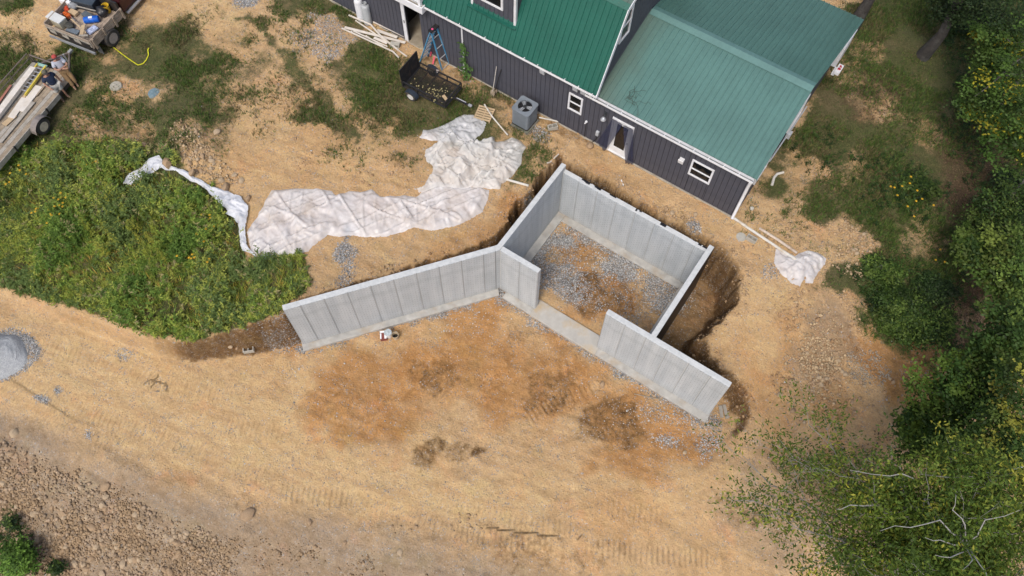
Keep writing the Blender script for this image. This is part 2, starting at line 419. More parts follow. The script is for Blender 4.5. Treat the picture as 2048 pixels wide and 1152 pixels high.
DARK = mx(soft(ell(1870, 740, 50, 60, 30), .5, .6) * .45, soft(ell(1700, 130, 60, 60, 20), .8, .8) * .35, soft(ell(1780, 230, 80, 60, 20), .8, .8) * .35, soft(ell(1120, 780, 260, 80, 10), 1., 1.5) * .16, soft(ell(1010, 680, 50, 20), .3, .6) * .35, soft(ell(700, 800, 70, 26), .4, .6) * .3, soft(gp([(1110,450),(1150,480),(1365,590),(1310,660),(1230,640),(1100,570),(1060,520),(1080,490)]), .4, .5) * .42, soft(ell(870, 750, 40, 26, 30), .3, .5) * .6, soft(ell(1100, 790, 55, 40, -20), .3, .6) * .6, soft(ell(1215, 850, 60, 40, 10), .3, .6) * .7, soft(ell(860, 900, 22, 34, 30), .2, .35) * .75, soft(ell(918, 908, 24, 12), .2, .35) * .6,
          soft(ell(1190, 590, 60, 32, 20), .25, .5) * .75, soft(ell(1350, 450, 50, 18, 30), .2, .3) * .4, soft(ell(1050, 1100, 60, 40), .4, .6) * .4, soft(ell(960, 900, 12, 8), .1, .2),
          soft(ell(612, 215, 13, 12), .12, .2), soft(ell(1460, 1010, 70, 14, 30), .3, .5) * .35, soft(ell(1180, 1120, 60, 30), .4, .6) * .3, soft(ell(230, 255, 90, 34, 12), .4, .5) * .45,
          soft(ell(520, 650, 80, 14, -18), .2, .3) * .5, soft(ell(250, 185, 80, 25, 8), .3, .4) * .25, soft(ell(960, 170, 120, 10, 30), .2, .3) * .6, soft(ell(1120, 260, 60, 10, 30), .2, .3) * .5, soft(ell(1480, 800, 22, 40, -20), .2, .3) * .4)
GREY = mx(sstep(-.6, .9, poly_sd(X, Y, FALLP) + .5 * fbm(X * .6, Y * .6, 50)) * .9, soft(ell(1650, 690, 50, 90, 10), .5, .6) * .6, soft(ell(390, 270, 60, 40), .4, .5) * .3, soft(ell(1560, 1010, 130, 80), .8, .8) * .5, soft(ell(1700, 1050, 200, 100), .8, .8) * .6)
wingd, wings = line_sd(X, Y, [(-9.6, -6.6), (-4.6, -.25)])
frontd, _ = line_sd(X, Y, [(-4.6, -.25), (5.5, -.2)])
GRAV = mx(soft(gp([(1110,450),(1150,480),(1360,590),(1320,650),(1230,640),(1120,560),(1060,520),(1080,490)]), .35, .8, 1.6, 61) * .22, soft(ell(1330, 590, 50, 26, 30), .3, .5, 1.6) * .8, soft(ell(1085, 505, 12, 50, 40), .2, .3) * .9, soft(ell(1210, 500, 90, 12, 31), .2, .4, 1.6) * .8,
          soft(ell(1260, 540, 70, 20, 30), .3, .6, 1.6) * .95, soft(ell(1110, 480, 40, 16, 0), .2, .3) * .95, soft(ell(1120, 570, 40, 26, 20), .3, .5, 1.6) * .8,
          soft(ell(1110, 545, 40, 30), .2, .4) * .8,
          sstep(.58, .1, wingd + .3 * fbm(X * 2, Y * 2, 62)) * (Y < 0) * (.35 + .6 * sstep(-9, -5.5, X)), sstep(.5, .12, frontd + .3 * fbm(X * 2, Y * 2, 63)) * (Y < .2) * .65, soft(ell(690, 490, 13, 42, 10), .12, .2) * .95, soft(ell(695, 540, 14, 50, 5), .15, .2) * .6,
          soft(ell(655, 80, 55, 42, 25), .5, .6) * .42, soft(ell(490, 2, 24, 8), .15, .2) * .9, soft(ell(1330, 880, 24, 14, 20), .3, .4, 2.) * .3, soft(ell(1420, 880, 26, 22, 20), .3, .4, 2.) * .32, soft(ell(1330, 832, 60, 14, 30), .3, .4, 2.) * .25,
          soft(ell(560, 675, 22, 14), .2, .3) * .8, soft(ell(600, 700, 10, 8), .1, .2) * .9, soft(ell(85, 798, 16, 6, 30), .1, .12), soft(ell(115, 780, 6, 5), .08, .1), soft(ell(178, 870, 6, 9, 20), .08, .1), soft(ell(15, 705, 62, 52), .15, .2) * .9, soft(ell(255, 705, 16, 8), .15, .2) * .5,
          soft(ell(1390, 455, 14, 6, 30), .1, .15), soft(ell(1055, 405, 9, 9), .08, .1), soft(ell(1540, 545, 12, 14), .15, .2) * .4, soft(ell(1075, 268, 30, 12, 30), .15, .2) * .5)
PALE = mx(soft(gp([(-60,640),(150,650),(330,720),(560,720),(640,760),(650,880),(900,950),(1100,960),(1100,1060),(700,1020),(300,920),(-60,800)]), .8, .8) * .6, soft(ell(540, 300, 220, 90), .8, .8) * .45, soft(ell(60, 60, 110, 50), .5, .5) * .6, soft(ell(380, 30, 110, 45), .5, .5) * .5, soft(ell(1530, 680, 120, 130), .8, .8) * .35, soft(ell(830, 870, 60, 30, 20), .4, .5) * .7, soft(ell(1250, 970, 200, 60), .8, .8) * .3, soft(ell(1580, 470, 150, 60, 20), .6, .5) * .35)
CUTSOIL_SHADE = mx(sstep(.55, 1.6, SLOPE), soft(ell(1440, 560, 36, 60, -10), .3, .2) * .9) * sstep(2.6, 2.2, Hbase + .2) * (1 - sstep(.4, 1.2, poly_sd(X, Y, FALLP))) * (.12 + .88 * sstep(-1.2, .8, X - at(370, 670, .5)[0] + fbm(X, Y, 99)))  # brown cut soil, with the narrow trench's shade painted into it
CUTSOIL_SHADE = mx(CUTSOIL_SHADE, soft(gp([(1312,668),(1425,505),(1470,540),(1465,610),(1395,690),(1370,700)]), .25, .25) * .75)
LITTER = mx(soft(gp([(1800,960),(1880,900),(2100,860),(2200,1300),(1750,1250)]), .8, .9) * .8, soft(ell(1720, 1020, 110, 110), .8, 1.) * .35, soft(ell(1955, 625, 60, 100), .5, .6), soft(ell(1945, 370, 60, 90), .6, .8) * .8, soft(ell(1950, 300, 80, 70), .5, .6) * .7, soft(ell(1750, 190, 60, 40), .5, .5) * .6)
GREY = mx(GREY, LITTER * .3)
# ---- crawler tracks pressed into the road: arc length and weight
TRK = [[(-40,700),(60,765),(160,828),(250,850),(400,905),(470,935),(530,952)], [(-40,735),(60,802),(150,858),(230,890)], [(560,985),(720,1000),(900,1062),(1040,1084),(1110,1092)], [(1170,1090),(1300,1110),(1420,1118)], [(60,690),(200,720),(330,770)], [(880,1000),(1000,1040),(1150,1060)], [(1420,1000),(1500,980)], [(1050,840),(1120,800),(1190,775)], [(1170,890),(1270,835)], [(820,735),(900,800)], [(1180,1010),(1330,1040)], [(640,830),(760,850)], [(450,850),(620,880)], [(300,760),(480,800)]]
TS = np.zeros(len(X)); TW = np.zeros(len(X)); DT = np.full(len(X), 1e9)
for k, t in enumerate(TRK):
    P = gp(t); d, s = line_sd(X, Y, P)
    w = sstep(.34, .24, d) * (.5 + .5 * sstep(-.3, .2, fbm(X * .8, Y * .8, 70 + k))) * (.95 if k < 4 else .6)
    near_ = d < DT; TS = np.where(near_, s, TS); DT = np.where(near_, d, DT); TW = np.where(near_ & (d < .9), w, TW)
# ---- final relief
rough_amt = .055 * (1 - .7 * PALE) * (1 - .5 * GRASS) + .04 * GREY * sstep(.2, .8, poly_sd(X, Y, FALLP)) + .05 * DARK + .11 * soft(ell(370, 285, 60, 65), .4, .4)
Z = Hsub(X, Y) + rough_amt * fbm(X * 2.6, Y * 2.6, 81, 4) * 1.2 + .02 * GRASS * fbm(X * 6, Y * 6, 90, 2) - .015 * TW
Z = Z + .28 * soft(ell(1205, 590, 36, 24, 20), .7, .3) * (1 + .5 * fbm(X * 3, Y * 3, 86))
clod = np.maximum(0, fbm(X * 4.2, Y * 4.2, 84, 3) - .25)
Z = Z + clod * (.09 * mx(soft(ell(370, 280, 70, 60), .4, .4), soft(ell(1650, 480, 110, 60, 30), .5, .4), soft(ell(1640, 700, 110, 150), .6, .5), sstep(.5, 2, poly_sd(X, Y, FALLP)) * .8, soft(ell(780, 330, 250, 50), .6, .6) * .5) + .02)
# erosion grooves on the cut faces
Z = Z - CUTSOIL_SHADE * sstep(-9.5, -7.5, X) * (.06 * np.abs(vnoise(X * 3.5, Y * 3.5, 87)) + .05 * np.abs(vnoise(X * 8, Y * 8, 88)))
# keep soil off the walls' tops and faces: small settlement beside the concrete
Zg = Z.reshape(shp)
ni, nj = shp
ii, jj = np.meshgrid(np.arange(ni - 1), np.arange(nj - 1), indexing='ij')
q = (ii * nj + jj).ravel()
FQ = np.stack([q, q + nj, q + nj + 1, q + 1], 1)
def zat(x, y):
    """height of the finished ground mesh"""
    dx = np.asarray(x, float) - CAM[0]; dy = np.asarray(y, float) - CAM[1]
    a = dx * rh[0] + dy * rh[1]; b = dx * fh[0] + dy * fh[1]
    i = np.clip(np.searchsorted(ga, a) - 1, 0, ni - 2); j = np.clip(np.searchsorted(gb, b) - 1, 0, nj - 2)
    s = (a - ga[i]) / (ga[i + 1] - ga[i]); t = (b - gb[j]) / (gb[j + 1] - gb[j])
    return (Zg[i, j] * (1 - s) + Zg[i + 1, j] * s) * (1 - t) + (Zg[i, j + 1] * (1 - s) + Zg[i + 1, j + 1] * s) * t
def mask_at(Mk, x, y):
    dx = np.asarray(x) - CAM[0]; dy = np.asarray(y) - CAM[1]
    i = np.clip(np.round(np.interp(dx * rh[0] + dy * rh[1], ga, np.arange(ni))).astype(int), 0, ni - 1)
    j = np.clip(np.round(np.interp(dx * fh[0] + dy * fh[1], gb, np.arange(nj))).astype(int), 0, nj - 1)
    return Mk.reshape(shp)[i, j]
def G(px, py, dz=0):
    p = ground(px, py, dz); return np.array([p[0], p[1], float(zat(p[0], p[1]))])

# ---- ground material
gm, nt, bs = new_mat('ground_soil')
def attr(nt, n):
    a = nt.nodes.new('ShaderNodeAttribute'); a.attribute_name = n; return a
geo = nt.nodes.new('ShaderNodeNewGeometry'); pos = geo.outputs['Position']
A1 = nt.nodes.new('ShaderNodeSeparateColor'); nt.links.new(attr(nt, 'soilA').outputs['Color'], A1.inputs[0])
A2 = nt.nodes.new('ShaderNodeSeparateColor'); nt.links.new(attr(nt, 'soilB').outputs['Color'], A2.inputs[0])
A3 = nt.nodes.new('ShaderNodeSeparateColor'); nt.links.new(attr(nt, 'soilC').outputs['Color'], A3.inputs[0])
n_clump0 = noise_node(nt, 4.5, 7, .7, vec=pos); n_big = noise_node(nt, .55, 6, .6, vec=pos); n_mid = noise_node(nt, 2.6, 6, .65, vec=pos); n_fin = noise_node(nt, 14, 5, .7, vec=pos); n_pix = noise_node(nt, 55, 3, .6, vec=pos)
dirt = ramp(nt, n_mid, [(.28, (.39, .25, .125)), (.5, (.515, .335, .165)), (.72, (.59, .405, .22))])
dirt = mix(nt, .55, dirt, ramp(nt, n_big, [(.3, (.44, .285, .14)), (.7, (.57, .40, .235))]))
dirt = mix(nt, A3.outputs[0], dirt, ramp(nt, n_mid, [(.3, (.55, .375, .185)), (.7, (.66, .47, .25))]))
orange = ramp(nt, n_mid, [(.25, (.26, .125, .042)), (.5, (.42, .222, .085)), (.75, (.52, .31, .14))])
dirt = mix(nt, ramp(nt, math_n(nt, 'ADD', math_n(nt, 'ADD', A1.outputs[1], math_n(nt, 'MULTIPLY', math_n(nt, 'SUBTRACT', n_big, .5), 1.3)), math_n(nt, 'MULTIPLY', math_n(nt, 'SUBTRACT', n_mid, .5), 1.5)), [(.1, (0, 0, 0)), (1.0, (1, 1, 1))]), dirt, orange)
grey = ramp(nt, n_mid, [(.25, (.225, .165, .105)), (.5, (.30, .228, .157)), (.75, (.375, .29, .205))])
dirt = mix(nt, A2.outputs[0], dirt, grey)
dark = ramp(nt, n_fin, [(.3, (.085, .045, .016)), (.7, (.20, .115, .048))])
dirt = mix(nt, ramp(nt, math_n(nt, 'ADD', A1.outputs[2], math_n(nt, 'MULTIPLY', math_n(nt, 'SUBTRACT', n_clump0, .5), 2.2)), [(.2, (0, 0, 0)), (1.05, (1, 1, 1))]), dirt, dark)
cutsoil_shade = mix(nt, .5, ramp(nt, n_fin, [(.3, (.05, .026, .011)), (.55, (.13, .07, .028)), (.75, (.27, .16, .07))]), ramp(nt, n_clump0, [(.3, (.035, .019, .008)), (.5, (.095, .053, .023)), (.7, (.28, .17, .08))]))  # freshly dug soil, colour darkened further to stand for trench shade
dirt = mix(nt, math_n(nt, 'MULTIPLY', A3.outputs[1], ramp(nt, n_clump0, [(.3, (.55, .55, .55)), (.6, (1, 1, 1))])), dirt, cutsoil_shade)
_rd = at(640, 950, 0) - at(0, 700, 0); _ra = math.atan2(_rd[1], _rd[0])
mpn = nt.nodes.new('ShaderNodeMapping'); mpn.vector_type = 'TEXTURE'; mpn.inputs['Rotation'].default_value = (0, 0, _ra); mpn.inputs['Scale'].default_value = (3.2, .42, 1); nt.links.new(pos, mpn.inputs['Vector'])
n_str = noise_node(nt, 1.0, 6, .68, vec=mpn.outputs[0])
n_hue = noise_node(nt, .8, 7, .62, vec=pos); n_hue2 = noise_node(nt, 1.7, 6, .6, vec=mpn.outputs[0])
dirt = mix(nt, .5, dirt, ramp(nt, n_hue, [(.25, (.62, .44, .40)), (.42, (.52, .50, .46)), (.55, (.50, .50, .50)), (.68, (.50, .53, .46)), (.8, (.44, .46, .52))]), 'OVERLAY')
dirt = mix(nt, .45, dirt, ramp(nt, n_hue2, [(.3, (.40, .37, .33)), (.5, (.5, .5, .5)), (.7, (.60, .60, .58))]), 'OVERLAY')
dirt = mix(nt, .4, dirt, ramp(nt, n_str, [(.3, (.36, .36, .36)), (.5, (.5, .5, .5)), (.7, (.63, .63, .63))]), 'OVERLAY')
dirt = mix(nt, .36, dirt, ramp(nt, n_fin, [(.25, (.30, .29, .28)), (.5, (.5, .5, .5)), (.75, (.68, .68, .68))]), 'OVERLAY')
n_clump = noise_node(nt, 5.5, 8, .72, vec=pos)
dirt = mix(nt, .40, dirt, ramp(nt, n_clump, [(.28, (.30, .28, .26)), (.48, (.5, .5, .5)), (.72, (.66, .66, .66))]), 'OVERLAY')
dirt = mix(nt, .22, dirt, ramp(nt, n_pix, [(.3, (.34, .34, .34)), (.7, (.64, .64, .64))]), 'OVERLAY')
# crumb structure: crisp little lumps of broken soil
vc = nt.nodes.new('ShaderNodeTexVoronoi'); vc.inputs['Scale'].default_value = 15; vc.inputs['Randomness'].default_value = 1; nt.links.new(pos, vc.inputs['Vector'])
sc_ = nt.nodes.new('ShaderNodeSeparateColor'); nt.links.new(vc.outputs['Color'], sc_.inputs[0])
vd = nt.nodes.new('ShaderNodeTexVoronoi'); vd.inputs['Scale'].default_value = 38; nt.links.new(pos, vd.inputs['Vector'])
sd_ = nt.nodes.new('ShaderNodeSeparateColor'); nt.links.new(vd.outputs['Color'], sd_.inputs[0])
crf = ramp(nt, n_clump, [(.42, (0, 0, 0)), (.62, (1, 1, 1))])
dirt = mix(nt, math_n(nt, 'MULTIPLY', crf, .3), dirt, ramp(nt, sc_.outputs[0], [(0, (.33, .32, .31)), (.5, (.5, .5, .5)), (1, (.66, .66, .66))]), 'OVERLAY')
dirt = mix(nt, .16, dirt, ramp(nt, sd_.outputs[0], [(0, (.36, .36, .36)), (.5, (.5, .5, .5)), (1, (.64, .64, .64))]), 'OVERLAY')
# crushed stone
vo = nt.nodes.new('ShaderNodeTexVoronoi'); vo.inputs['Scale'].default_value = 26; nt.links.new(pos, vo.inputs['Vector'])
sep = nt.nodes.new('ShaderNodeSeparateColor'); nt.links.new(vo.outputs['Color'], sep.inputs[0])
gravc = ramp(nt, sep.outputs[0], [(.0, (.13, .13, .127)), (.5, (.245, .243, .235)), (.85, (.37, .367, .355)), (1., (.56, .56, .55))])
gravf = ramp(nt, math_n(nt, 'ADD', A2.outputs[1], math_n(nt, 'ADD', math_n(nt, 'MULTIPLY', math_n(nt, 'SUBTRACT', n_mid, .5), 1.0), math_n(nt, 'MULTIPLY', math_n(nt, 'SUBTRACT', sep.outputs[1], .5), 1.1))), [(.36, (0, 0, 0)), (.66, (.95, .95, .95))])
surf = mix(nt, gravf, dirt, gravc)
# loose pale chips scattered in the soil
vo2 = nt.nodes.new('ShaderNodeTexVoronoi'); vo2.inputs['Scale'].default_value = 9; nt.links.new(pos, vo2.inputs['Vector'])
sp2 = nt.nodes.new('ShaderNodeSeparateColor'); nt.links.new(vo2.outputs['Color'], sp2.inputs[0])
chip = math_n(nt, 'MULTIPLY', math_n(nt, 'LESS_THAN', vo2.outputs['Distance'], .16), math_n(nt, 'GREATER_THAN', sp2.outputs[0], .8))
surf = mix(nt, math_n(nt, 'MULTIPLY', chip, .6), surf, (.55, .46, .34))
# turf floor: thatch, dead stalks and low green
turf = mix(nt, .5, ramp(nt, n_fin, [(.25, (.022, .028, .011)), (.45, (.055, .068, .022)), (.6, (.115, .115, .042)), (.8, (.24, .19, .10))]), ramp(nt, n_pix, [(.3, (.025, .034, .012)), (.5, (.075, .085, .03)), (.72, (.20, .17, .085))]))
dead = ramp(nt, n_fin, [(.3, (.075, .058, .028)), (.7, (.22, .17, .095))])
turf = mix(nt, ramp(nt, n_big, [(.44, (.05, .05, .05)), (.66, (.7, .7, .7))]), turf, dead)
turf = mix(nt, A3.outputs[2], turf, ramp(nt, n_fin, [(.3, (.04, .024, .014)), (.7, (.15, .095, .058))]))
gf = ramp(nt, math_n(nt, 'ADD', A1.outputs[0], math_n(nt, 'ADD', math_n(nt, 'MULTIPLY', math_n(nt, 'SUBTRACT', n_fin, .5), 1.5), math_n(nt, 'MULTIPLY', math_n(nt, 'SUBTRACT', n_mid, .5), .9))), [(.26, (0, 0, 0)), (.8, (1, 1, 1))])
surf = mix(nt, gf, surf, turf)
nt.links.new(surf, bs.inputs['Base Color'])
bs.inputs['Roughness'].default_value = .92; bs.inputs['Specular IOR Level'].default_value = .15
ts = attr(nt, 'track_s'); tw = attr(nt, 'track_w')
tr = math_n(nt, 'MULTIPLY', math_n(nt, 'SINE', math_n(nt, 'ADD', math_n(nt, 'MULTIPLY', ts.outputs['Fac'], 2 * math.pi / .2), math_n(nt, 'MULTIPLY', n_mid, 3.0))), tw.outputs['Fac'])
hh = math_n(nt, 'ADD', math_n(nt, 'MULTIPLY', n_fin, .5), math_n(nt, 'MULTIPLY', n_pix, .22))
hh = math_n(nt, 'ADD', hh, math_n(nt, 'MULTIPLY', tr, .36))
hh = math_n(nt, 'ADD', hh, math_n(nt, 'MULTIPLY', chip, .25))
hh = math_n(nt, 'ADD', hh, math_n(nt, 'MULTIPLY', math_n(nt, 'MULTIPLY', math_n(nt, 'SUBTRACT', .5, vo.outputs['Distance']), gravf), .5))
hh = math_n(nt, 'ADD', hh, math_n(nt, 'MULTIPLY', n_clump, .7)); hh = math_n(nt, 'ADD', hh, math_n(nt, 'MULTIPLY', math_n(nt, 'MULTIPLY', math_n(nt, 'SUBTRACT', .6, vc.outputs['Distance']), crf), .45))
bump(nt, bs, hh, 1.0, .062)

gme = np_mesh('ground', np.stack([X, Y, Z], 1), FQ, gm, smooth=True)
def vattr(me, n, *ch):
    a = me.attributes.new(n, 'FLOAT_COLOR', 'POINT')
    a.data.foreach_set('color', np.stack([np.clip(c, 0, 1) for c in ch] + [np.ones(len(X))], 1).astype(np.float32).ravel())
vattr(gme, 'soilA', GRASS, ORANGE, DARK); vattr(gme, 'soilB', GREY, GRAV, TW); vattr(gme, 'soilC', PALE, CUTSOIL_SHADE, LITTER)
for n, d in (('track_s', TS), ('track_w', TW)):
    a = gme.attributes.new(n, 'FLOAT', 'POINT'); a.data.foreach_set('value', d.astype(np.float32))
tag(link('ground', gme), kind='structure')
# ================================================================== MATERIALS for built things
def concrete_mat(name, formed):
    mt, nt, bs = new_mat(name)
    geo = nt.nodes.new('ShaderNodeNewGeometry'); pos = geo.outputs['Position']
    n1 = noise_node(nt, .9, 6, .62, vec=pos); n2 = noise_node(nt, 6, 6, .65, vec=pos); n3 = noise_node(nt, 40, 3, .6, vec=pos)
    c = ramp(nt, n1, [(.3, (.44, .475, .495)), (.5, (.53, .565, .585)), (.7, (.61, .64, .65))])
    c = mix(nt, .45, c, ramp(nt, n2, [(.3, (.38, .415, .435)), (.7, (.64, .665, .67))]))
    if not formed: c = mix(nt, .55, c, ramp(nt, n2, [(.3, (.46, .46, .43)), (.7, (.64, .63, .59))]))
    h = math_n(nt, 'MULTIPLY', n3, .25)
    if formed:
        tc = nt.nodes.new('ShaderNodeTexCoord'); sx = nt.nodes.new('ShaderNodeSeparateXYZ'); nt.links.new(tc.outputs['Object'], sx.inputs[0])
        cb = nt.nodes.new('ShaderNodeCombineXYZ'); nt.links.new(sx.outputs[0], cb.inputs[0]); nt.links.new(sx.outputs[2], cb.inputs[1])
        br = nt.nodes.new('ShaderNodeTexBrick'); nt.links.new(cb.outputs[0], br.inputs['Vector'])
        br.inputs['Scale'].default_value = 1; br.inputs['Brick Width'].default_value = .2; br.inputs['Row Height'].default_value = .085
        br.inputs['Mortar Size'].default_value = .016; br.inputs['Mortar Smooth'].default_value = .3
        br.inputs['Color1'].default_value = (0, 0, 0, 1); br.inputs['Color2'].default_value = (0, 0, 0, 1); br.inputs['Mortar'].default_value = (1, 1, 1, 1)
        f = math_n(nt, 'MULTIPLY', br.outputs['Fac'], ramp(nt, n2, [(.36, (.12, .12, .12)), (.60, (1, 1, 1))]))
        c = mix(nt, math_n(nt, 'MULTIPLY', f, .62), c, (.14, .155, .17))
        h = math_n(nt, 'SUBTRACT', h, math_n(nt, 'MULTIPLY', br.outputs['Fac'], .5))
        # long pour lines and water runs
        nv = nt.nodes.new('ShaderNodeTexNoise'); mp = nt.nodes.new('ShaderNodeMapping'); mp.inputs['Scale'].default_value = (3, 3, .35)
        nt.links.new(pos, mp.inputs['Vector']); nt.links.new(mp.outputs[0], nv.inputs['Vector']); nv.inputs['Scale'].default_value = 1.2; nv.inputs['Detail'].default_value = 5
        c = mix(nt, .3, c, ramp(nt, nv.outputs['Fac'], [(.35, (.31, .345, .37)), (.65, (.55, .58, .59))]))
        pl = nt.nodes.new('ShaderNodeSeparateXYZ'); nt.links.new(pos, pl.inputs[0])
        dz_ = math_n(nt, 'ABSOLUTE', math_n(nt, 'SUBTRACT', math_n(nt, 'ADD', pl.outputs[2], math_n(nt, 'MULTIPLY', n1, 1.1)), 2.95))
        c = mix(nt, ramp(nt, dz_, [(0, (.20, .20, .20)), (.22, (0, 0, 0))]), c, (.24, .26, .275))
        jn = ramp(nt, math_n(nt, 'ADD', sx.outputs[0], math_n(nt, 'MULTIPLY', math_n(nt, 'SUBTRACT', n3, .5), .03)), [(.022, (.45, .45, .45)), (.05, (0, 0, 0))])
        c = mix(nt, jn, c, (.13, .145, .16))
        # mud splashed along the foot
        sz = nt.nodes.new('ShaderNodeSeparateXYZ'); nt.links.new(pos, sz.inputs[0])
        mud = math_n(nt, 'MULTIPLY', ramp(nt, math_n(nt, 'ADD', sz.outputs[2], math_n(nt, 'MULTIPLY', n2, .5)), [(.2, (1, 1, 1)), (.62, (0, 0, 0))]), .28)
        c = mix(nt, mud, c, (.33, .27, .19))
    nt.links.new(c, bs.inputs['Base Color']); bs.inputs['Roughness'].default_value = .85; bs.inputs['Specular IOR Level'].default_value = .25
    bump(nt, bs, h, .5, .012)
    return mt
m_conc = concrete_mat('concrete_smooth', False); m_form = concrete_mat('concrete_formed', True)
m_foot = M('footing_concrete', (.40, .39, .36), .9, .2, 3, dirt=(.36, .27, .17), dirt_amt=.55, bmp=.3)
m_foot_clean = M('threshold_concrete', (.44, .42, .375), .85, .14, 2, dirt=(.46, .345, .20), dirt_amt=.9, bmp=.2)
m_tar = M('tar_coating', (.012, .012, .014), .45, .4, 5)
m_siding = M('charcoal_siding', (.070, .072, .090), .62, .16, 2.5, dirt=(.105, .10, .10), dirt_amt=.35, bmp=.15)
m_groove = M('siding_shadow_gap', (.012, .012, .015), .9, .1)
m_white = M('white_paint', (.74, .75, .77), .45, .06, 4, dirt=(.5, .47, .42), dirt_amt=.35)
m_vinyl = M('white_vinyl', (.78, .79, .80), .35, .04, 3, dirt=(.55, .53, .5), dirt_amt=.3)
m_gutin = M('gutter_inside', (.22, .23, .24), .6, .2, 5, dirt=(.12, .09, .06), dirt_amt=.6)
m_glass = M('dark_window_glass', (.010, .011, .013), .06, .1, 2, spec=.5)
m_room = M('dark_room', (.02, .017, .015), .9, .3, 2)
m_greybox = M('grey_plastic', (.45, .47, .49), .5, .08, 6, dirt=(.25, .22, .18), dirt_amt=.4)
def roof_mat(name, col, rough, stain=None):
    mt, nt, bs = new_mat(name)
    geo = nt.nodes.new('ShaderNodeNewGeometry'); pos = geo.outputs['Position']
    n1 = noise_node(nt, .7, 6, .6, vec=pos); n2 = noise_node(nt, 9, 5, .7, vec=pos)
    c = ramp(nt, n1, [(.3, tuple(v * .86 for v in col)), (.7, tuple(v * 1.12 for v in col))])
    mps = nt.nodes.new('ShaderNodeMapping'); mps.inputs['Scale'].default_value = (5, .35, .35); nt.links.new(pos, mps.inputs['Vector']); ns = noise_node(nt, 1.3, 6, .65, vec=mps.outputs[0])
    c = mix(nt, .28, c, ramp(nt, ns, [(.3, (.38, .38, .38)), (.7, (.62, .62, .62))]), 'OVERLAY')
    c = mix(nt, .25, c, ramp(nt, n2, [(.3, tuple(v * .7 for v in col)), (.7, tuple(v * 1.3 for v in col))]))
    if stain:                        # lichen and leaf stain beside the taller wall
        sx = nt.nodes.new('ShaderNodeSeparateXYZ'); nt.links.new(pos, sx.inputs[0])
        f = ramp(nt, math_n(nt, 'ADD', math_n(nt, 'ADD', math_n(nt, 'MULTIPLY', sx.outputs[0], .42), 2.05), math_n(nt, 'MULTIPLY', n1, .6)), [(.2, (.75, .75, .75)), (1., (0, 0, 0))])
        c = mix(nt, f, c, stain)
    nt.links.new(c, bs.inputs['Base Color'])
    bs.inputs['Roughness'].default_value = rough; bs.inputs['Specular IOR Level'].default_value = .5
    bump(nt, bs, n1, .15, .05)
    return mt
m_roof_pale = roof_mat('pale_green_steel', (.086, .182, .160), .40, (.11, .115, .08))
m_roof_rear = roof_mat('green_steel_rear', (.068, .152, .125), .42)  # same steel painted darker, as the rear slope reflects less bright sky
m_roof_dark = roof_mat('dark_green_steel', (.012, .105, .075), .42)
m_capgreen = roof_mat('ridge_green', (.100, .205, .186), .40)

def bw(mb, name, mat, parent, org, smooth=False, bevel=0):
    o = Vector(org); mb.v = [tuple(Vector(p) - o) for p in mb.v]
    return mb.build(name, mat, parent, smooth, bevel)

# ================================================================== FOUNDATION
XE, XF, XG, XA, YB, YC, XR = .20, 5.17, -2.71, -4.42, 4.63, 4.44, 1.96
HJ, HH = Vector((-4.54, -.15, 0)), Vector((-9.45, -6.43, 0))
WH, WT, PW = 3.2, .20, .86
fo = (0, 0, 0)
found = thing('concrete_foundation', 'new grey poured concrete foundation walls in the excavated pit with an angled wing wall', 'foundation')
_pm = {}
def panel_mesh(w, h):
    k = (round(w, 2), round(h, 2))
    if k not in _pm:
        b = MB(); b.box((w / 2, 0, h / 2), (w - .024, .024, h - .01)); _pm[k] = b.mesh('wall_panel', bevel=.004); _pm[k].materials.append(m_form)
    return _pm[k]
def facing(parent, a, b, h, first=None):
    """formwork panels cast into the face from a to b (visible side is to the right of a->b)"""
    a = Vector(a); b = Vector(b); d = b - a; L = d.length; ang = math.atan2(d.y, d.x); d.normalize()
    nrm = Vector((d.y, -d.x, 0)); s = 0
    ws = [first] if first else []
    while L - sum(ws) > .02: ws.append(min(PW, L - sum(ws)))
    if len(ws) > 1 and ws[-1] < .15: ws[-2] += ws.pop()
    for w in ws:
        p = a + d * s + nrm * .008
        o = link('wall_panel', panel_mesh(w, h), None, parent, (p.x, p.y, .005), (0, 0, ang)); s += w
def wallpart(poly, h, z0=0.):
    b = MB(); b.prism(poly, z0, h); return bw(b, 'foundation_wall', m_conc, found, fo, bevel=.012)
nW = Vector((-.788, .616, 0))
# wing wall
w = wallpart([(HJ.x, HJ.y), (HJ.x + nW.x * .2 + .02, HJ.y + nW.y * .2 + .06), (HH.x + nW.x * .2, HH.y + nW.y * .2), (HH.x, HH.y)][::-1], WH)
facing(w, HH, HJ, WH - .012, .62)
# left basement wall
w = wallpart([(HJ.x + .001, HJ.y + .003), (XA, .05), (XA, YB), (XA - WT, YB), (XA - WT, .12), (HJ.x + nW.x * .2 + .022, HJ.y + nW.y * .2 + .065)], WH + .002)
facing(w, (XA, YC, 0), (XA, WT, 0), WH - .012, .5)
facing(w, (HJ.x, HJ.y, 0), (XA, .04, 0), WH - .012)
# back wall, lower, with a brick ledge
w = wallpart([(XA + .001, YC), (XR - .001, YC), (XR - .001, YC + WT - .015), (XA + .001, YC + WT - .015)], 2.92)
facing(w, (XA + .03, YC, 0), (XR - .01, YC, 0), 2.92 - .012, .7)
# right basement wall
w = wallpart([(XR, WT + .001), (XR + WT, WT + .001), (XR + WT, YB), (XR, YB)], WH)
facing(w, (XR, WT + .03, 0), (XR, YC - .03, 0), WH - .012, .5)
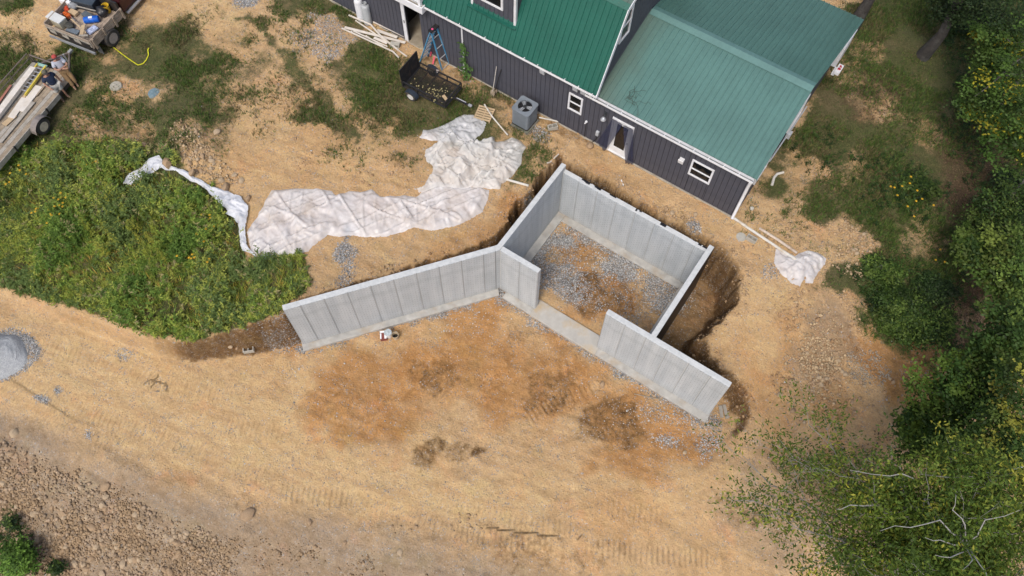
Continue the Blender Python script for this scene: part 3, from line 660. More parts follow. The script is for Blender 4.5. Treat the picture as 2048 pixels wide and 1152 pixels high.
# front walls either side of the wide opening
w = wallpart([(XA + .002, .003), (XG, .003), (XG, WT), (XA + .002, WT)], WH - .03)
facing(w, (XA + .03, .003, 0), (XG, .003, 0), WH - .045)
w = wallpart([(XE, 0), (XF, 0), (XF, WT), (XE, WT)], WH - .002)
facing(w, (XE, 0, 0), (XF, 0, 0), WH - .014, .8)
for L_, p0, p1 in ((0, (XE, WT, 0), (XE, 0, 0)), (1, (XG, 0, 0), (XG, WT, 0))):
    pass
# tar on the outer faces
b = MB()
b.bb((XR + WT + .002, WT + .004, -.1), (XR + WT + .008, YB - .004, WH - .06)); bw(b, 'tar_coating', m_tar, found, fo)
b = MB(); b.bb((XA + .004, YC + WT - .013, -.1), (XR - .004, YC + WT - .007, 2.86))
for k in range(34):                  # smears dragged over the brick ledge
    x = rng.uniform(XA + .6, XR - .1)
    if rng.random() < .5 + .5 * math.sin(x * 2.2): continue
    l = rng.uniform(.05, .3); b.bb((x, YC + WT - .015 - rng.uniform(.02, .13), 2.918), (x + l, YC + WT - .014, 2.9235 + .0006 * k / 10))
bw(b, 'tar_coating', m_tar, found, fo)
b = MB(); b.bb((XA - WT - .008, .4, -.1), (XA - WT - .002, YB - .004, WH - .07)); bw(b, 'tar_coating', m_tar, found, fo)
b = MB(); b.bb((XR + WT + .01, WT + .002, -.1), (XF - .01, WT + .006, WH - .5)); bw(b, 'tar_coating', m_tar, found, fo)
# footings
def footing(poly, z1, mat): 
    b = MB(); b.prism(poly, -.32, z1); return bw(b, 'footing', mat, found, fo, bevel=.02)
dW = (HJ - HH).normalized(); nF = Vector((dW.y, -dW.x, 0))
p = [HH - dW * .05 + nF * .30, HJ + nF * .30 + dW * .05, HJ + nW * .45 + dW * .2, HH - dW * .05 + nW * .45]
footing([(q.x, q.y) for q in p], -.002, m_foot)
footing([(XA - .32, .0), (XA + .34, .0), (XA + .34, YB + .2), (XA - .45, YB + .2)], -.006, m_foot)
footing([(XA + .34, YC - .34), (XR - .34, YC - .34), (XR - .34, YB + .2), (XA + .34, YB + .2)], -.010, m_foot)
footing([(XR - .34, .45), (XR + .18, .45), (XR + .18, YB + .1), (XR - .34, YB + .1)], -.014, m_foot)
footing([(XA + .3, -.31), (XG - .05, -.31), (XG - .05, .45), (XA + .3, .45)], -.0175, m_foot)
footing([(XG - .05, -.33), (XE + .1, -.33), (XE + .1, .47), (XG - .05, .47)], .003, m_foot_clean)
footing([(XE + .1, -.31), (XF + .05, -.31), (XF + .05, .45), (XE + .1, .45)], -.004, m_foot)

# ================================================================== HOUSE
HO = (2.08, 6.76, 2.4)
YF, XRT, XL = 6.76, 2.08, -18.6
house = thing('house', 'charcoal barn-style house with green ribbed metal roofs and a lower wing beside the pit', 'house', HO)
def hp(mb, name, mat, smooth=False, bevel=0, parent=None): return bw(mb, name, mat, parent or house, HO, smooth, bevel)
def yplane(px, py, y):
    d = fw + (px - 1024) / F_PX * rt - (py - 576) / F_PX * upv
    return CAM + d * (y - CAM[1]) / d[1]
Z0 = 2.44
def roofline(x): return 5.05 if x > -4.55 else 5.42
# openings in the front wall: (x0, x1, z0, z1)
OPEN = [(-13.92, -13.12, 2.3, 4.75), (-3.62, -2.80, 2.5, 4.5), (-5.66, -5.12, 3.70, 4.55), (-.13, .66, 3.62, 4.46)]
bk = []
x = XRT
xs = [XL]; 
while xs[-1] < XRT - .001: xs.append(min(xs[-1] + .21, XRT))
for o in OPEN: xs += [o[0], o[1]]
xs = sorted(set(round(v, 3) for v in xs))
_bm = {}
def board(parent, w, h, loc, rz, org=HO, name='siding_board'):
    k = (round(w, 3), round(h, 3))
    if k not in _bm:
        b = MB(); b.box((w / 2, 0, h / 2), (w - .014, .018, h)); _bm[k] = b.mesh('siding_board', bevel=.004); _bm[k].materials.append(m_siding)
    return link(name, _bm[k], None, parent, tuple(Vector(loc) - Vector(org)), (0, 0, rz))
for a, c in zip(xs[:-1], xs[1:]):
    if c - a < .02: continue
    mid = (a + c) / 2; segs = [(Z0, roofline(mid))]
    for o in OPEN:
        if o[0] < mid < o[1]:
            segs = [s for s in ((Z0, o[2]), (o[3], roofline(mid))) if s[1] - s[0] > .05]
    for s in segs: board(house, c - a, s[1] - s[0], (a, YF - .009, s[0]), 0)
# backing (dark grooves) with a hole for the cellar door, sill and slab
b = MB()
for a, c, z0, z1 in ((XL, -13.92, 2.38, 5.42), (-13.92, -13.12, 4.75, 5.42), (-13.12, -4.55, 2.38, 5.42), (-4.55, XRT, 2.38, 5.05)):
    b.bb((a, YF + .002, z0), (c, YF + .12, z1))
hp(b, 'wall', m_groove)
b = MB(); b.bb((XL, YF - .06, 2.0), (XRT + .03, YF + .1, 2.43)); hp(b, 'foundation_sill', M('sill_concrete', (.36, .33, .27), .9, .2, 3, dirt=(.3, .22, .13), dirt_amt=.6), bevel=.01)
b = MB(); b.bb((-14.6, YF - .02, 2.25), (-12.4, YF + 3.2, 2.47)); hp(b, 'floor_slab', M('worn_slab', (.33, .29, .22), .9, .25, 2, dirt=(.2, .14, .08)))
b = MB(); b.bb((-14.6, YF + 3.2, 2.4), (-12.4, YF + 3.3, 5.4)); b.bb((-14.7, YF + .13, 2.4), (-14.6, YF + 3.3, 5.4)); b.bb((-12.4, YF + .13, 2.4), (-12.3, YF + 3.3, 5.4)); b.bb((-14.7, YF + .13, 5.3), (-12.3, YF + 3.3, 5.4)); hp(b, 'cellar_wall', m_room)
b = MB(); b.bb((-14.1, YF - .05, 2.47), (-13.925, YF + .1, 4.9)); hp(b, 'door_post', m_white, bevel=.008)
b = MB(); b.bb((-14.02, YF - .062, 3.55), (-13.98, YF - .05, 3.7)); hp(b, 'latch', m_tar)
b = MB(); b.bb((-10.93, YF - .045, 2.44), (-10.87, YF - .005, 5.40)); hp(b, 'corner_trim', m_white)
# gable end of the wing (faces right)
RE = [(6.71, 5.29), (10.55, 6.5), (16.11, 5.3)]      # eave, ridge, rear eave (y, z)
def wing_z(y): return 5.29 + (y - 6.71) * .3151 if y < 10.55 else 6.5 - (y - 10.55) * .2158
y = YF
while y < 15.75:
    w_ = min(.21, 15.8 - y)
    board(house, w_, min(wing_z(y), wing_z(y + w_)) - .1 - Z0, (XRT + .009, y, Z0), math.pi / 2); y += .21
b = MB(); b.prism([(XRT - .12, YF + .12), (XRT - .002, YF + .12), (XRT - .002, 15.8), (XRT - .12, 15.8)], 2.0, 5.0)
pts = [(YF + .12, 5.0), (15.8, 5.0), (15.8, wing_z(15.8) - .08), (10.55, 6.42), (YF + .12, wing_z(YF + .12) - .08)]
n_ = len(pts); b.add([(XRT - .12, q, z) for q, z in pts] + [(XRT - .002, q, z) for q, z in pts], [tuple(range(n_)), tuple(range(2 * n_ - 1, n_ - 1, -1))] + [(i, (i + 1) % n_, n_ + (i + 1) % n_, n_ + i) for i in range(n_)])
hp(b, 'wall', m_groove)
b = MB(); b.bb((-18.6, 15.8, 2.0), (XRT, 15.92, 5.2)); b.bb((XL - .1, YF + .12, 2.0), (XL, 15.8, 8.4)); hp(b, 'wall', m_siding)

# ---- ribbed roof sheets
_rm = {}
def sheet_mesh(w, L, mat, key):
    k = (round(w, 3), round(L, 3), key)
    if k not in _rm:
        b = MB()                      # flat pan, raised rib on the left edge, two faint stiffeners
        prof = [(0, 0), (.012, .032), (.04, .032), (.056, 0), (w * .45, 0), (w * .48, .006), (w * .52, .006), (w * .55, 0), (w, 0)]
        vs = [(x, 0, z) for x, z in prof] + [(x, L, z) for x, z in prof]; n = len(prof)
        b.add(vs, [(i, i + 1, n + i + 1, n + i) for i in range(n - 1)])
        vs2 = [(0, 0, -.02), (w, 0, -.02), (w, L, -.02), (0, L, -.02)]; b.add(vs2, [(3, 2, 1, 0)])
        b.add([(0, 0, 0), (w, 0, 0), (w, 0, -.02), (0, 0, -.02)], [(0, 3, 2, 1)])
        _rm[k] = b.mesh('roof_panel'); _rm[k].materials.append(mat)
    return _rm[k]
def ribbed(x0, x1, y0, z0, y1, z1, mat, key, w=.229):
    L = math.hypot(y1 - y0, z1 - z0); t = math.atan2(z1 - z0, y1 - y0); x = x0; out = []
    while x < x1 - .02:
        ww = min(w, x1 - x)
        out.append(link('roof_panel', sheet_mesh(ww, L, mat, key), None, house, (x - HO[0], y0 - HO[1], z0 - HO[2]), (t, 0, 0))); x += w
    return out
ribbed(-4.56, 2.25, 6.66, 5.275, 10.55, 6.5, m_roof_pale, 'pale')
# rear slope is hung the other way round so that its sheets also start at the eave
def ribbed_rear(x0, x1, y0, z0, y1, z1, mat, key, w=.229):
    L = math.hypot(y1 - y0, z1 - z0); t = math.atan2(z1 - z0, abs(y1 - y0)); x = x1
    while x > x0 + .02:
        ww = min(w, x - x0)
        link('roof_panel', sheet_mesh(ww, L, mat, key), None, house, (x - HO[0], y0 - HO[1], z0 - HO[2]), (t, 0, math.pi)); x -= w
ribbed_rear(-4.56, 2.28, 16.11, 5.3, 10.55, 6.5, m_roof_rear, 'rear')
# tapered last sheet where the rear eave runs out a little wider than the ridge
b = MB(); b.add([(2.281, 10.6, 6.488), (2.281, 16.11, 5.302), (2.40, 16.11, 5.302), (2.281, 10.6, 6.47), (2.281, 16.11, 5.28), (2.40, 16.11, 5.28)], [(0, 1, 2), (3, 5, 4), (0, 3, 4, 1), (1, 4, 5, 2), (0, 2, 5, 3)])
hp(b, 'rake_flashing', m_roof_rear)
b = MB(); b.add([(-4.5, 10.32, 6.47), (-4.5, 10.55, 6.565), (-4.5, 10.80, 6.49), (2.27, 10.32, 6.47), (2.27, 10.55, 6.565), (2.27, 10.80, 6.49)], [(0, 1, 4, 3), (1, 2, 5, 4)])
b.add([(-4.5, 10.32, 6.455), (-4.5, 10.80, 6.475), (2.27, 10.32, 6.455), (2.27, 10.80, 6.475)], [(0, 2, 3, 1)])
hp(b, 'ridge_cap', m_capgreen)
b = MB(); b.bar((2.262, 6.64, 5.235), (2.262, 10.5, 6.45), .02, .13); hp(b, 'rake_flashing', m_capgreen)
# main gambrel roof
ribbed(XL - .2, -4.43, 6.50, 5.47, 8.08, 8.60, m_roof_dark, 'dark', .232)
ribbed(XL - .2, -4.43, 8.06, 8.585, 11.4, 9.75, m_roof_pale, 'pale2', .232)  # sky reflection on the shallow upper slopes put into the paler colour
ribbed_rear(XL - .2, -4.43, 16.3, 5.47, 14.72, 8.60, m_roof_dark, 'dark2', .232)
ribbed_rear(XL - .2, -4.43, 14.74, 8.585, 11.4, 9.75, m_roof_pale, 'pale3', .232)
b = MB(); b.bar((-18.8, 8.075, 8.615), (-4.43, 8.075, 8.615), .24, .02, (0, -.75, .65)); hp(b, 'ridge_cap', m_roof_dark)
b = MB(); b.bar((-18.8, 11.4, 9.78), (-4.43, 11.4, 9.78), .4, .02); hp(b, 'ridge_cap', m_roof_dark)
# main gable wall above the wing roof
def gam(y):
    y = y if y < 11.4 else 22.8 - y
    return 5.47 + (y - 6.5) * 1.981 if y < 8.08 else 8.6 + (y - 8.08) * .346
y = YF
while y < 15.9:
    z1 = min(gam(y), gam(y + .21)) - .06; z0 = wing_z(y) - .25 if y < 16 else 5
    if z1 - z0 > .1: board(house, .21, z1 - z0, (-4.546, y, z0), math.pi / 2)
    y += .21
b = MB(); pts = [(YF, 5.0), (15.9, 5.0), (15.9, gam(15.9) - .05), (14.72, 8.54), (11.4, 9.69), (8.08, 8.54), (YF, gam(YF) - .05)]
n_ = len(pts); b.add([(-4.66, q, z) for q, z in pts] + [(-4.558, q, z) for q, z in pts], [tuple(range(n_)), tuple(range(2 * n_ - 1, n_ - 1, -1))] + [(i, (i + 1) % n_, n_ + (i + 1) % n_, n_ + i) for i in range(n_)])
hp(b, 'wall', m_groove)
b = MB(); b.bar((-4.415, 6.48, 5.40), (-4.415, 8.07, 8.55), .03, .17, (0, -1, .5)); b.bar((-4.417, 8.08, 8.52), (-4.417, 11.4, 9.68), .03, .15); hp(b, 'rake_trim', m_white)
# ---- gutters
def gutter(x0, x1, y, z):
    b = MB()
    b.bb((x0, y - .065, z - .10), (x1, y - .05, z)); b.bb((x0, y - .05, z - .11), (x1, y + .06, z - .097)); b.bb((x0 - .012, y - .07, z - .112), (x0 - .001, y + .06, z + .002)); b.bb((x1 + .001, y - .07, z - .112), (x1 + .012, y + .06, z + .002))
    g = hp(b, 'gutter', m_vinyl)
    b = MB(); b.bb((x0 + .002, y - .049, z - .096), (x1 - .002, y + .058, z - .07)); hp(b, 'gutter_bed', m_gutin, parent=g)
    x = x0 + .35
    bm_ = MB(); bm_.box((0, 0, 0), (.03, .14, .014)); me = bm_.mesh('bracket'); me.materials.append(m_vinyl)
    while x < x1:
        link('bracket', me, None, g, (x - HO[0], y - .0 - HO[1], z + .006 - HO[2])); x += .62
    b = MB(); b.bb((x0, y + .062, z - .13), (x1, y + .085, z + .03)); hp(b, 'fascia', m_white)
gutter(-4.93, 2.19, 6.62, 5.17)
gutter(-18.6, -4.46, 6.50, 5.50)
# ---- downspout at the right corner and stub between the gutters
b = MB(); b.tube([(2.12, 6.60, 5.08), (2.12, 6.62, 4.95), (2.10, 6.66, 4.7), (2.08, 6.68, 2.62), (2.09, 6.60, 2.50)], .062, 10); hp(b, 'downspout', m_vinyl, smooth=True)
b = MB(); b.tube([(-4.72, 6.5, 5.42), (-4.72, 6.56, 5.3), (-4.72, 6.58, 5.16)], .055, 8); hp(b, 'downspout', m_vinyl, smooth=True)
# ---- windows
def window(x0, x1, z0, z1, rail=.5, fr=.075, split=True):
    b = MB(); y0, y1 = YF - .06, YF - .004
    b.bb((x0 - .03, y0, z0 - .03), (x0 + fr - .03, y1, z1 + .03)); b.bb((x1 - fr + .03, y0, z0 - .03), (x1 + .03, y1, z1 + .03))
    b.bb((x0 + fr - .03, y0 + .002, z0 - .03), (x1 - fr + .03, y1, z0 + fr - .03)); b.bb((x0 + fr - .03, y0 + .002, z1 - fr + .03), (x1 - fr + .03, y1, z1 + .03))
    wd = hp(b, 'window', m_white, bevel=.004)
    zm = z0 + (z1 - z0) * rail
    b = MB(); b.bb((x0 + fr - .03, y0 + .015, zm - .028), (x1 - fr + .03, y1, zm + .028)); hp(b, 'sash', m_vinyl, parent=wd)
    for a, c in ((z0 + fr - .03, zm - .028), (zm + .028, z1 - fr + .03)):
        b = MB(); b.bb((x0 + fr - .03, YF - .02, a), (x1 - fr + .03, YF - .006, c)); hp(b, 'pane', m_glass, parent=wd)
    return wd
window(-5.69, -5.10, 3.68, 4.58); window(-.17, .70, 3.60, 4.48, .45)
# windows of the right gable, seen edge on
for y0, y1 in ((7.9, 9.0), (10.9, 12.2)):
    b = MB(); X0, X1 = XRT + .02, XRT + .09
    for q in (((y0, 3.3), (y0 + .09, 4.45)), ((y1 - .09, 3.3), (y1, 4.45)), ((y0 + .09, 3.3), (y1 - .09, 3.39)), ((y0 + .09, 4.36), (y1 - .09, 4.45))):
        b.bb((X0, q[0][0], q[0][1]), (X1, q[1][0], q[1][1]))
    wd = hp(b, 'window', m_white)
    b = MB(); b.bb((X0, y0 + .09, 3.39), (X0 + .02, y1 - .09, 4.36)); hp(b, 'pane', m_glass, parent=wd)
b = MB(); b.bb((2.0, 15.3, 3.2), (2.33, 16.6, 4.30)); hp(b, 'porch_wall', m_white)
b = MB(); b.tube([(2.14, 9.5, 3.0), (2.2, 12.9, 3.0)], .03, 6); b.bb((2.12, 11.0, 2.9), (2.3, 11.25, 3.15)); hp(b, 'service_pipe', m_greybox)
# window high in the main gable
b = MB(); X0, X1 = -4.53, -4.47
y0, y1, z0, z1 = 7.85, 8.62, 6.98, 8.36
for q in (((y0, z0), (y0 + .08, z1 - .25)), ((y1 - .08, z0), (y1, z1)), ((y0 + .08, z0), (y1 - .08, z0 + .08)), ((y0 + .2, z1 - .08), (y1 - .08, z1))):
    b.bb((X0, q[0][0], q[0][1]), (X1, q[1][0], q[1][1]))
b.bb((X0, y0 + .08, 7.64), (X1 - .01, y1 - .08, 7.69))
wd = hp(b, 'window', m_white)
b = MB(); b.bb((X0 + .001, y0 + .08, z0 + .08), (X0 + .02, y1 - .08, 7.64)); hp(b, 'pane', m_glass, parent=wd)
b = MB(); b.bb((X0 + .001, y0 + .2, 7.69), (X0 + .02, y1 - .08, z1 - .08)); hp(b, 'pane', m_glass, parent=wd)
# ---- front door of the wing
b = MB(); x0, x1, z0, z1 = -3.70, -2.74, 2.44, 4.53
for q in (((x0, z0), (x0 + .07, z1)), ((x1 - .07, z0), (x1, z1)), ((x0 + .07, z1 - .07), (x1 - .07, z1)), ((x0 + .07, z0), (x1 - .07, z0 + .05))):
    b.bb((q[0][0], YF - .07, q[0][1]), (q[1][0], YF - .005, q[1][1]))
dr = hp(b, 'door', m_white, bevel=.004)
b = MB()
for q in (((x0 + .07, z0 + .05), (x0 + .24, z1 - .07)), ((x1 - .24, z0 + .05), (x1 - .07, z1 - .07)), ((x0 + .24, z0 + .05), (x1 - .24, z0 + .42)), ((x0 + .24, z1 - .26), (x1 - .24, z1 - .07))):
    b.bb((q[0][0], YF - .03, q[0][1]), (q[1][0], YF - .008, q[1][1]))
hp(b, 'door_leaf', m_vinyl, parent=dr, bevel=.003)
b = MB(); b.bb((x0 + .24, YF - .02, z0 + .42), (x1 - .24, YF - .010, z1 - .26)); hp(b, 'pane', m_glass, parent=dr)
b = MB(); b.lathe([(.0, -.05), (.025, -.045), (.03, -.02), (.012, 0), (.012, .03)], 8, (x1 - .15, YF - .06, 3.45), (R(-90), 0, 0)); hp(b, 'handle', m_greybox, parent=dr)
# insect net hung over the door and pulled apart to both sides
mt, nt, bs = new_mat('insect_net')
tr = nt.nodes.new('ShaderNodeBsdfTransparent'); ms = nt.nodes.new('ShaderNodeMixShader'); ms.inputs[0].default_value = .66
bs.inputs['Base Color'].default_value = (.03, .035, .075, 1); bs.inputs['Roughness'].default_value = .8
nt.links.new(tr.outputs[0], ms.inputs[1]); nt.links.new(bs.outputs[0], ms.inputs[2]); nt.links.new(ms.outputs[0], nt.nodes['Material Output'].inputs['Surface'])
m_net = mt
def net(top, bot, n=12, k=10):
    """gathered cloth between a top edge and a bottom edge given as ((x, y, z), (x, y, z))"""
    V = []; Fc = []
    for j in range(k + 1):
        v = j / k
        for i in range(n + 1):
            u = i / n
            p = (Vector(top[0]) * (1 - u) + Vector(top[1]) * u) * (1 - v) + (Vector(bot[0]) * (1 - u) + Vector(bot[1]) * u) * v
            V.append(p + Vector((0, -.03 * math.sin(u * 15 + v * 2) * (.3 + v), -.05 * math.sin(v * 3) * u)))
    for j in range(k):
        for i in range(n): a = j * (n + 1) + i; Fc.append((a, a + 1, a + n + 2, a + n + 1))
    b = MB(); b.add(V, Fc); return hp(b, 'insect_net', m_net, smooth=True)
net(((-3.68, YF - .10, 4.50), (-3.22, YF - .10, 4.46)), ((-4.15, YF - .13, 2.70), (-3.72, YF - .22, 2.46)))
net(((-3.20, YF - .10, 4.46), (-2.76, YF - .10, 4.50)), ((-2.70, YF - .22, 2.44), (-2.42, YF - .13, 2.52)))
# ---- small fittings on the front wall
for x, z in ((-6.93, 5.08), (-5.41, 5.09), (-5.06, 5.12), (-.58, 4.17)):
    b = MB(); b.box((x, YF - .09, z), (.2, .15, .2)); b.box((x, YF - .18, z + .03), (.22, .04, .24), (R(12), 0, 0)); hp(b, 'vent_hood', m_vinyl if x > -1 else m_greybox, bevel=.012)
b = MB(); b.box((-4.23, YF - .06, 3.12), (.13, .1, .24)); ob_ = hp(b, 'meter_box', m_greybox, bevel=.012)
b = MB(); b.tube([(-4.23, YF - .04, 3.02), (-4.24, YF - .04, 2.7), (-4.38, YF - .06, 2.44)], .016, 6); hp(b, 'cable', m_tar)
b = MB(); b.lathe([(.05, 0), (.05, .05), (.03, .06), (.025, .14)], 10, (-4.8, YF - .02, 3.44), (R(90), 0, 0)); hp(b, 'outdoor_tap', m_vinyl)
b = MB(); b.tube([(-4.8, YF - .03, 3.36), (-4.8, YF - .03, 2.44)], .014, 6); hp(b, 'cable', m_tar)
b = MB(); b.box((-4.02, YF - .03, 4.5), (.12, .05, .16)); b.tube([(-4.02, YF - .04, 4.52), (-4.02, YF - .14, 4.55), (-4.02, YF - .2, 4.47)], .02, 6); lm = hp(b, 'wall_lamp', M('dark_iron', (.09, .10, .11), .4, .2, 8, .6))
b = MB(); b.lathe([(.03, .08), (.06, .06), (.115, -.03), (.12, -.05)], 14, (-4.02, YF - .2, 4.36)); hp(b, 'lamp_shade', M('galvanised', (.5, .52, .54), .35, .1, 8, .5), parent=lm, smooth=True)
b = MB(); b.tube([(-4.7, YF - .05, 5.0), (-4.5, YF - .06, 4.86), (-4.2, YF - .06, 4.84), (-3.9, YF - .05, 4.98)], .012, 5); hp(b, 'cable', m_tar)
# ---- dormer in the steep slope
DX0, DX1, DY = -10.49, -8.48, 7.0
x = DX0
while x < DX1 - .02:
    w_ = min(.21, DX1 - x); mid = x + w_ / 2
    if -9.98 < mid < -9.1:
        board(house, w_, .42, (x, DY - .009, 6.36), 0); board(house, w_, .35, (x, DY - .009, 8.35), 0)
    else: board(house, w_, 2.34, (x, DY - .009, 6.36), 0)
    x += .21
b = MB(); b.bb((DX0, DY, 6.3), (DX1, DY + .1, 8.7))
for s_ in (DX0, DX1 - .1):
    b.add([(s_, DY + .1, 6.5), (s_ + .1, DY + .1, 6.5), (s_, DY + .1, 8.7), (s_ + .1, DY + .1, 8.7), (s_, 9.2, 8.9), (s_ + .1, 9.2, 8.9), (s_, 9.2, 9.1), (s_ + .1, 9.2, 9.1)], [(0, 2, 6, 4), (1, 5, 7, 3), (0, 4, 5, 1), (2, 3, 7, 6), (4, 6, 7, 5), (0, 1, 3, 2)])
hp(b, 'dormer_wall', m_siding)
b = MB(); b.bb((DX1 - .06, DY - .05, 6.34), (DX1 + .04, DY + .06, 8.7)); b.bb((DX0 - .04, DY - .05, 6.34), (DX0 + .06, DY + .06, 8.7)); hp(b, 'corner_trim', m_white)
b = MB(); b.bb((DX0 - .15, DY - .2, 6.30), (DX1 + .1, DY - .045, 6.335)); hp(b, 'apron_flashing', m_roof_dark)
b = MB()
for q in (((-10.05, 6.80), (-9.96, 8.3)), ((-9.12, 6.80), (-9.03, 8.3)), ((-9.96, 6.80), (-9.12, 6.89)), ((-9.96, 8.2), (-9.12, 8.3))): b.bb((q[0][0], DY - .06, q[0][1]), (q[1][0], DY - .002, q[1][1]))
wd = hp(b, 'window', m_white)
b = MB(); b.bb((-9.96, DY - .03, 6.89), (-9.12, DY - .012, 8.2)); hp(b, 'pane', m_glass, parent=wd)
b = MB(); b.add([(DX0 - .2, DY - .3, 8.68), (DX1 + .2, DY - .3, 8.68), (DX1 + .2, 10.4, 9.5), (DX0 - .2, 10.4, 9.5), (DX0 - .2, DY - .3, 8.74), (DX1 + .2, DY - .3, 8.74), (DX1 + .2, 10.4, 9.56), (DX0 - .2, 10.4, 9.56)], [(0, 3, 2, 1), (4, 5, 6, 7), (0, 1, 5, 4), (1, 2, 6, 5), (2, 3, 7, 6), (3, 0, 4, 7)])
hp(b, 'dormer_roof', m_roof_dark)
# ---- white balcony over the cellar door
BX0, BX1, BY = -15.6, -12.52, 6.28
b = MB(); b.bb((BX0, BY, 5.2), (BX1, BY + .05, 5.52)); b.bb((BX1 - .05, BY + .05, 5.2), (BX1, 7.6, 5.52)); b.bb((BX0, BY + .05, 5.2), (BX0 + .05, 7.6, 5.52))
bal = hp(b, 'balcony', m_white, bevel=.006)
k = 0; y = BY + .06
dk = M('weathered_deck', (.30, .27, .22), .85, .2, 5)
while y < 7.5:
    b = MB(); b.bb((BX0 + .06, y, 5.46), (BX1 - .06, y + .125, 5.49)); hp(b, 'deck_board', dk, parent=bal); y += .14
for x, y in ((BX1 - .18, BY + .14), (BX1 - .18, 7.3), (-14.4, BY + .14), (BX0 + .18, BY + .14)):
    b = MB(); b.bb((x - .06, y - .06, 5.49), (x + .06, y + .06, 6.5)); hp(b, 'post', m_white, parent=bal)
b = MB(); b.bb((BX0 + .24, BY + .11, 6.35), (BX1 - .24, BY + .17, 6.43)); b.bb((BX0 + .24, BY + .11, 5.6), (BX1 - .24, BY + .17, 5.66)); b.bb((BX1 - .21, BY + .2, 6.35), (BX1 - .15, 7.24, 6.43)); b.bb((BX1 - .21, BY + .2, 5.6), (BX1 - .15, 7.24, 5.66)); hp(b, 'rail', m_white, parent=bal)
bm_ = MB(); bm_.box((0, 0, 0), (.035, .035, .69)); me = bm_.mesh('baluster'); me.materials.append(m_white)
for x in np.arange(BX0 + .35, BX1 - .3, .13): link('baluster', me, None, bal, (x - HO[0], BY + .14 - HO[1], 6.005 - HO[2]))
for y in np.arange(BY + .3, 7.2, .13): link('baluster', me, None, bal, (BX1 - .18 - HO[0], y - HO[1], 6.005 - HO[2]))
# wiry vine lying on the roof by the gutter
b = MB()
for k in range(9):
    x, y = -3.4 + rng.normal(0, .12), 7.05 + rng.normal(0, .08); a = rng.uniform(-.6, 1.9); L = rng.uniform(.3, 1.1); P_ = []
    for s_ in np.linspace(0, 1, 7):
        X_ = x + math.cos(a) * L * s_; Y_ = y + math.sin(a) * L * s_ * .8; a += rng.normal(0, .25)
        P_.append((X_, max(Y_, 6.7), wing_z(max(Y_, 6.7)) + .04 + .05 * abs(math.sin(4 * s_ + k))))
    b.tube(P_, .007, 4, False)
tag(bw(b, 'dead_vine', M('dry_vine', (.05, .06, .045), .9, .3, 5), None, (0, 0, 0)), 'thin dark dead vine lying on the pale green roof above the gutter', 'vine')
# ================================================================== THINGS ON THE SITE
m_pvc = M('weathered_pvc', (.62, .60, .54), .5, .1, 5, dirt=(.45, .36, .24), dirt_amt=.7)
m_lumw = M('primed_trim', (.66, .61, .54), .6, .1, 4, dirt=(.45, .38, .28), dirt_amt=.5)
m_pine = M('pine_board', (.50, .37, .22), .7, .2, 5, dirt=(.3, .21, .12), dirt_amt=.5, bmp=.2)
m_old = M('old_timber', (.30, .24, .17), .85, .28, 6, dirt=(.16, .12, .08), dirt_amt=.6, bmp=.3)
m_greyw = M('silvered_timber', (.36, .33, .28), .85, .2, 7, dirt=(.2, .16, .11), dirt_amt=.5, bmp=.3)
m_black = M('black_steel', (.022, .022, .024), .5, .3, 8, dirt=(.09, .06, .04), dirt_amt=.5)
m_rubber = M('tyre_rubber', (.045, .043, .04), .85, .25, 12, dirt=(.2, .15, .1), dirt_amt=.45)
m_rimw = M('white_wheel', (.62, .60, .55), .5, .1, 10, dirt=(.35, .25, .15), dirt_amt=.4)
m_rimg = M('grey_wheel', (.36, .31, .28), .5, .2, 10, dirt=(.25, .18, .12), dirt_amt=.5)
m_acgrey = M('condenser_grey', (.20, .228, .255), .45, .08, 5, dirt=(.13, .13, .12), dirt_amt=.3)
m_block = M('concrete_block', (.42, .40, .345), .95, .14, 8, dirt=(.3, .24, .15), dirt_amt=.4, bmp=.5)
m_rust = M('rusted_pipe', (.56, .47, .38), .7, .25, 6, dirt=(.30, .17, .09), dirt_amt=.5)

def lrot(v, rz): c, s = math.cos(rz), math.sin(rz); return Vector((v[0] * c - v[1] * s, v[0] * s + v[1] * c, v[2] if len(v) > 2 else 0))
def put(mb, name, mat, label, cat, group=None, smooth=False, bevel=0, kind=None):
    """one-mesh thing whose shapes were laid out in place: origin moved to its base"""
    v = np.array(mb.v); c = [(v[:, 0].min() + v[:, 0].max()) / 2, (v[:, 1].min() + v[:, 1].max()) / 2, v[:, 2].min()]
    mb.v = [tuple(p) for p in v - c]
    o = mb.build(name, mat, None, smooth, bevel, tuple(c)); return tag(o, label, cat, group, kind)

# ---- air conditioner on its pad
ag = 2.40
ac = thing('air_conditioner', 'grey outdoor air conditioner unit with round fan grille beside the charcoal wall', 'air conditioner', (-7.29, 6.0, ag + .06), 0)
ac.scale = (1.04, 1.04, 1.12)
def rsq(h, r, n=6):
    P = []
    for cx, cy, a0 in ((h - r, h - r, 0), (-h + r, h - r, 90), (-h + r, -h + r, 180), (h - r, -h + r, 270)):
        for k in range(n + 1): t = R(a0 + 90 * k / n); P.append((cx + r * math.cos(t), cy + r * math.sin(t)))
    return P
b = MB(); b.prism(rsq(.385, .09), .05, .80); b.build('cabinet', m_acgrey, ac, True)
b = MB()
for s in range(4):
    for k in range(14):
        q = -.27 + .54 * k / 13; p = lrot((.389, q, 0), s * math.pi / 2); b.box((p.x, p.y, .43), (.016, .012, .68), (0, 0, s * math.pi / 2))
b.build('louvre', m_acgrey, ac)
b = MB(); b.prism(rsq(.395, .1), 0, .05); b.build('base_pan', m_black, ac)
out = rsq(.405, .1); n_ = len(out); N = 28
b = MB()                                   # lid with a round hole
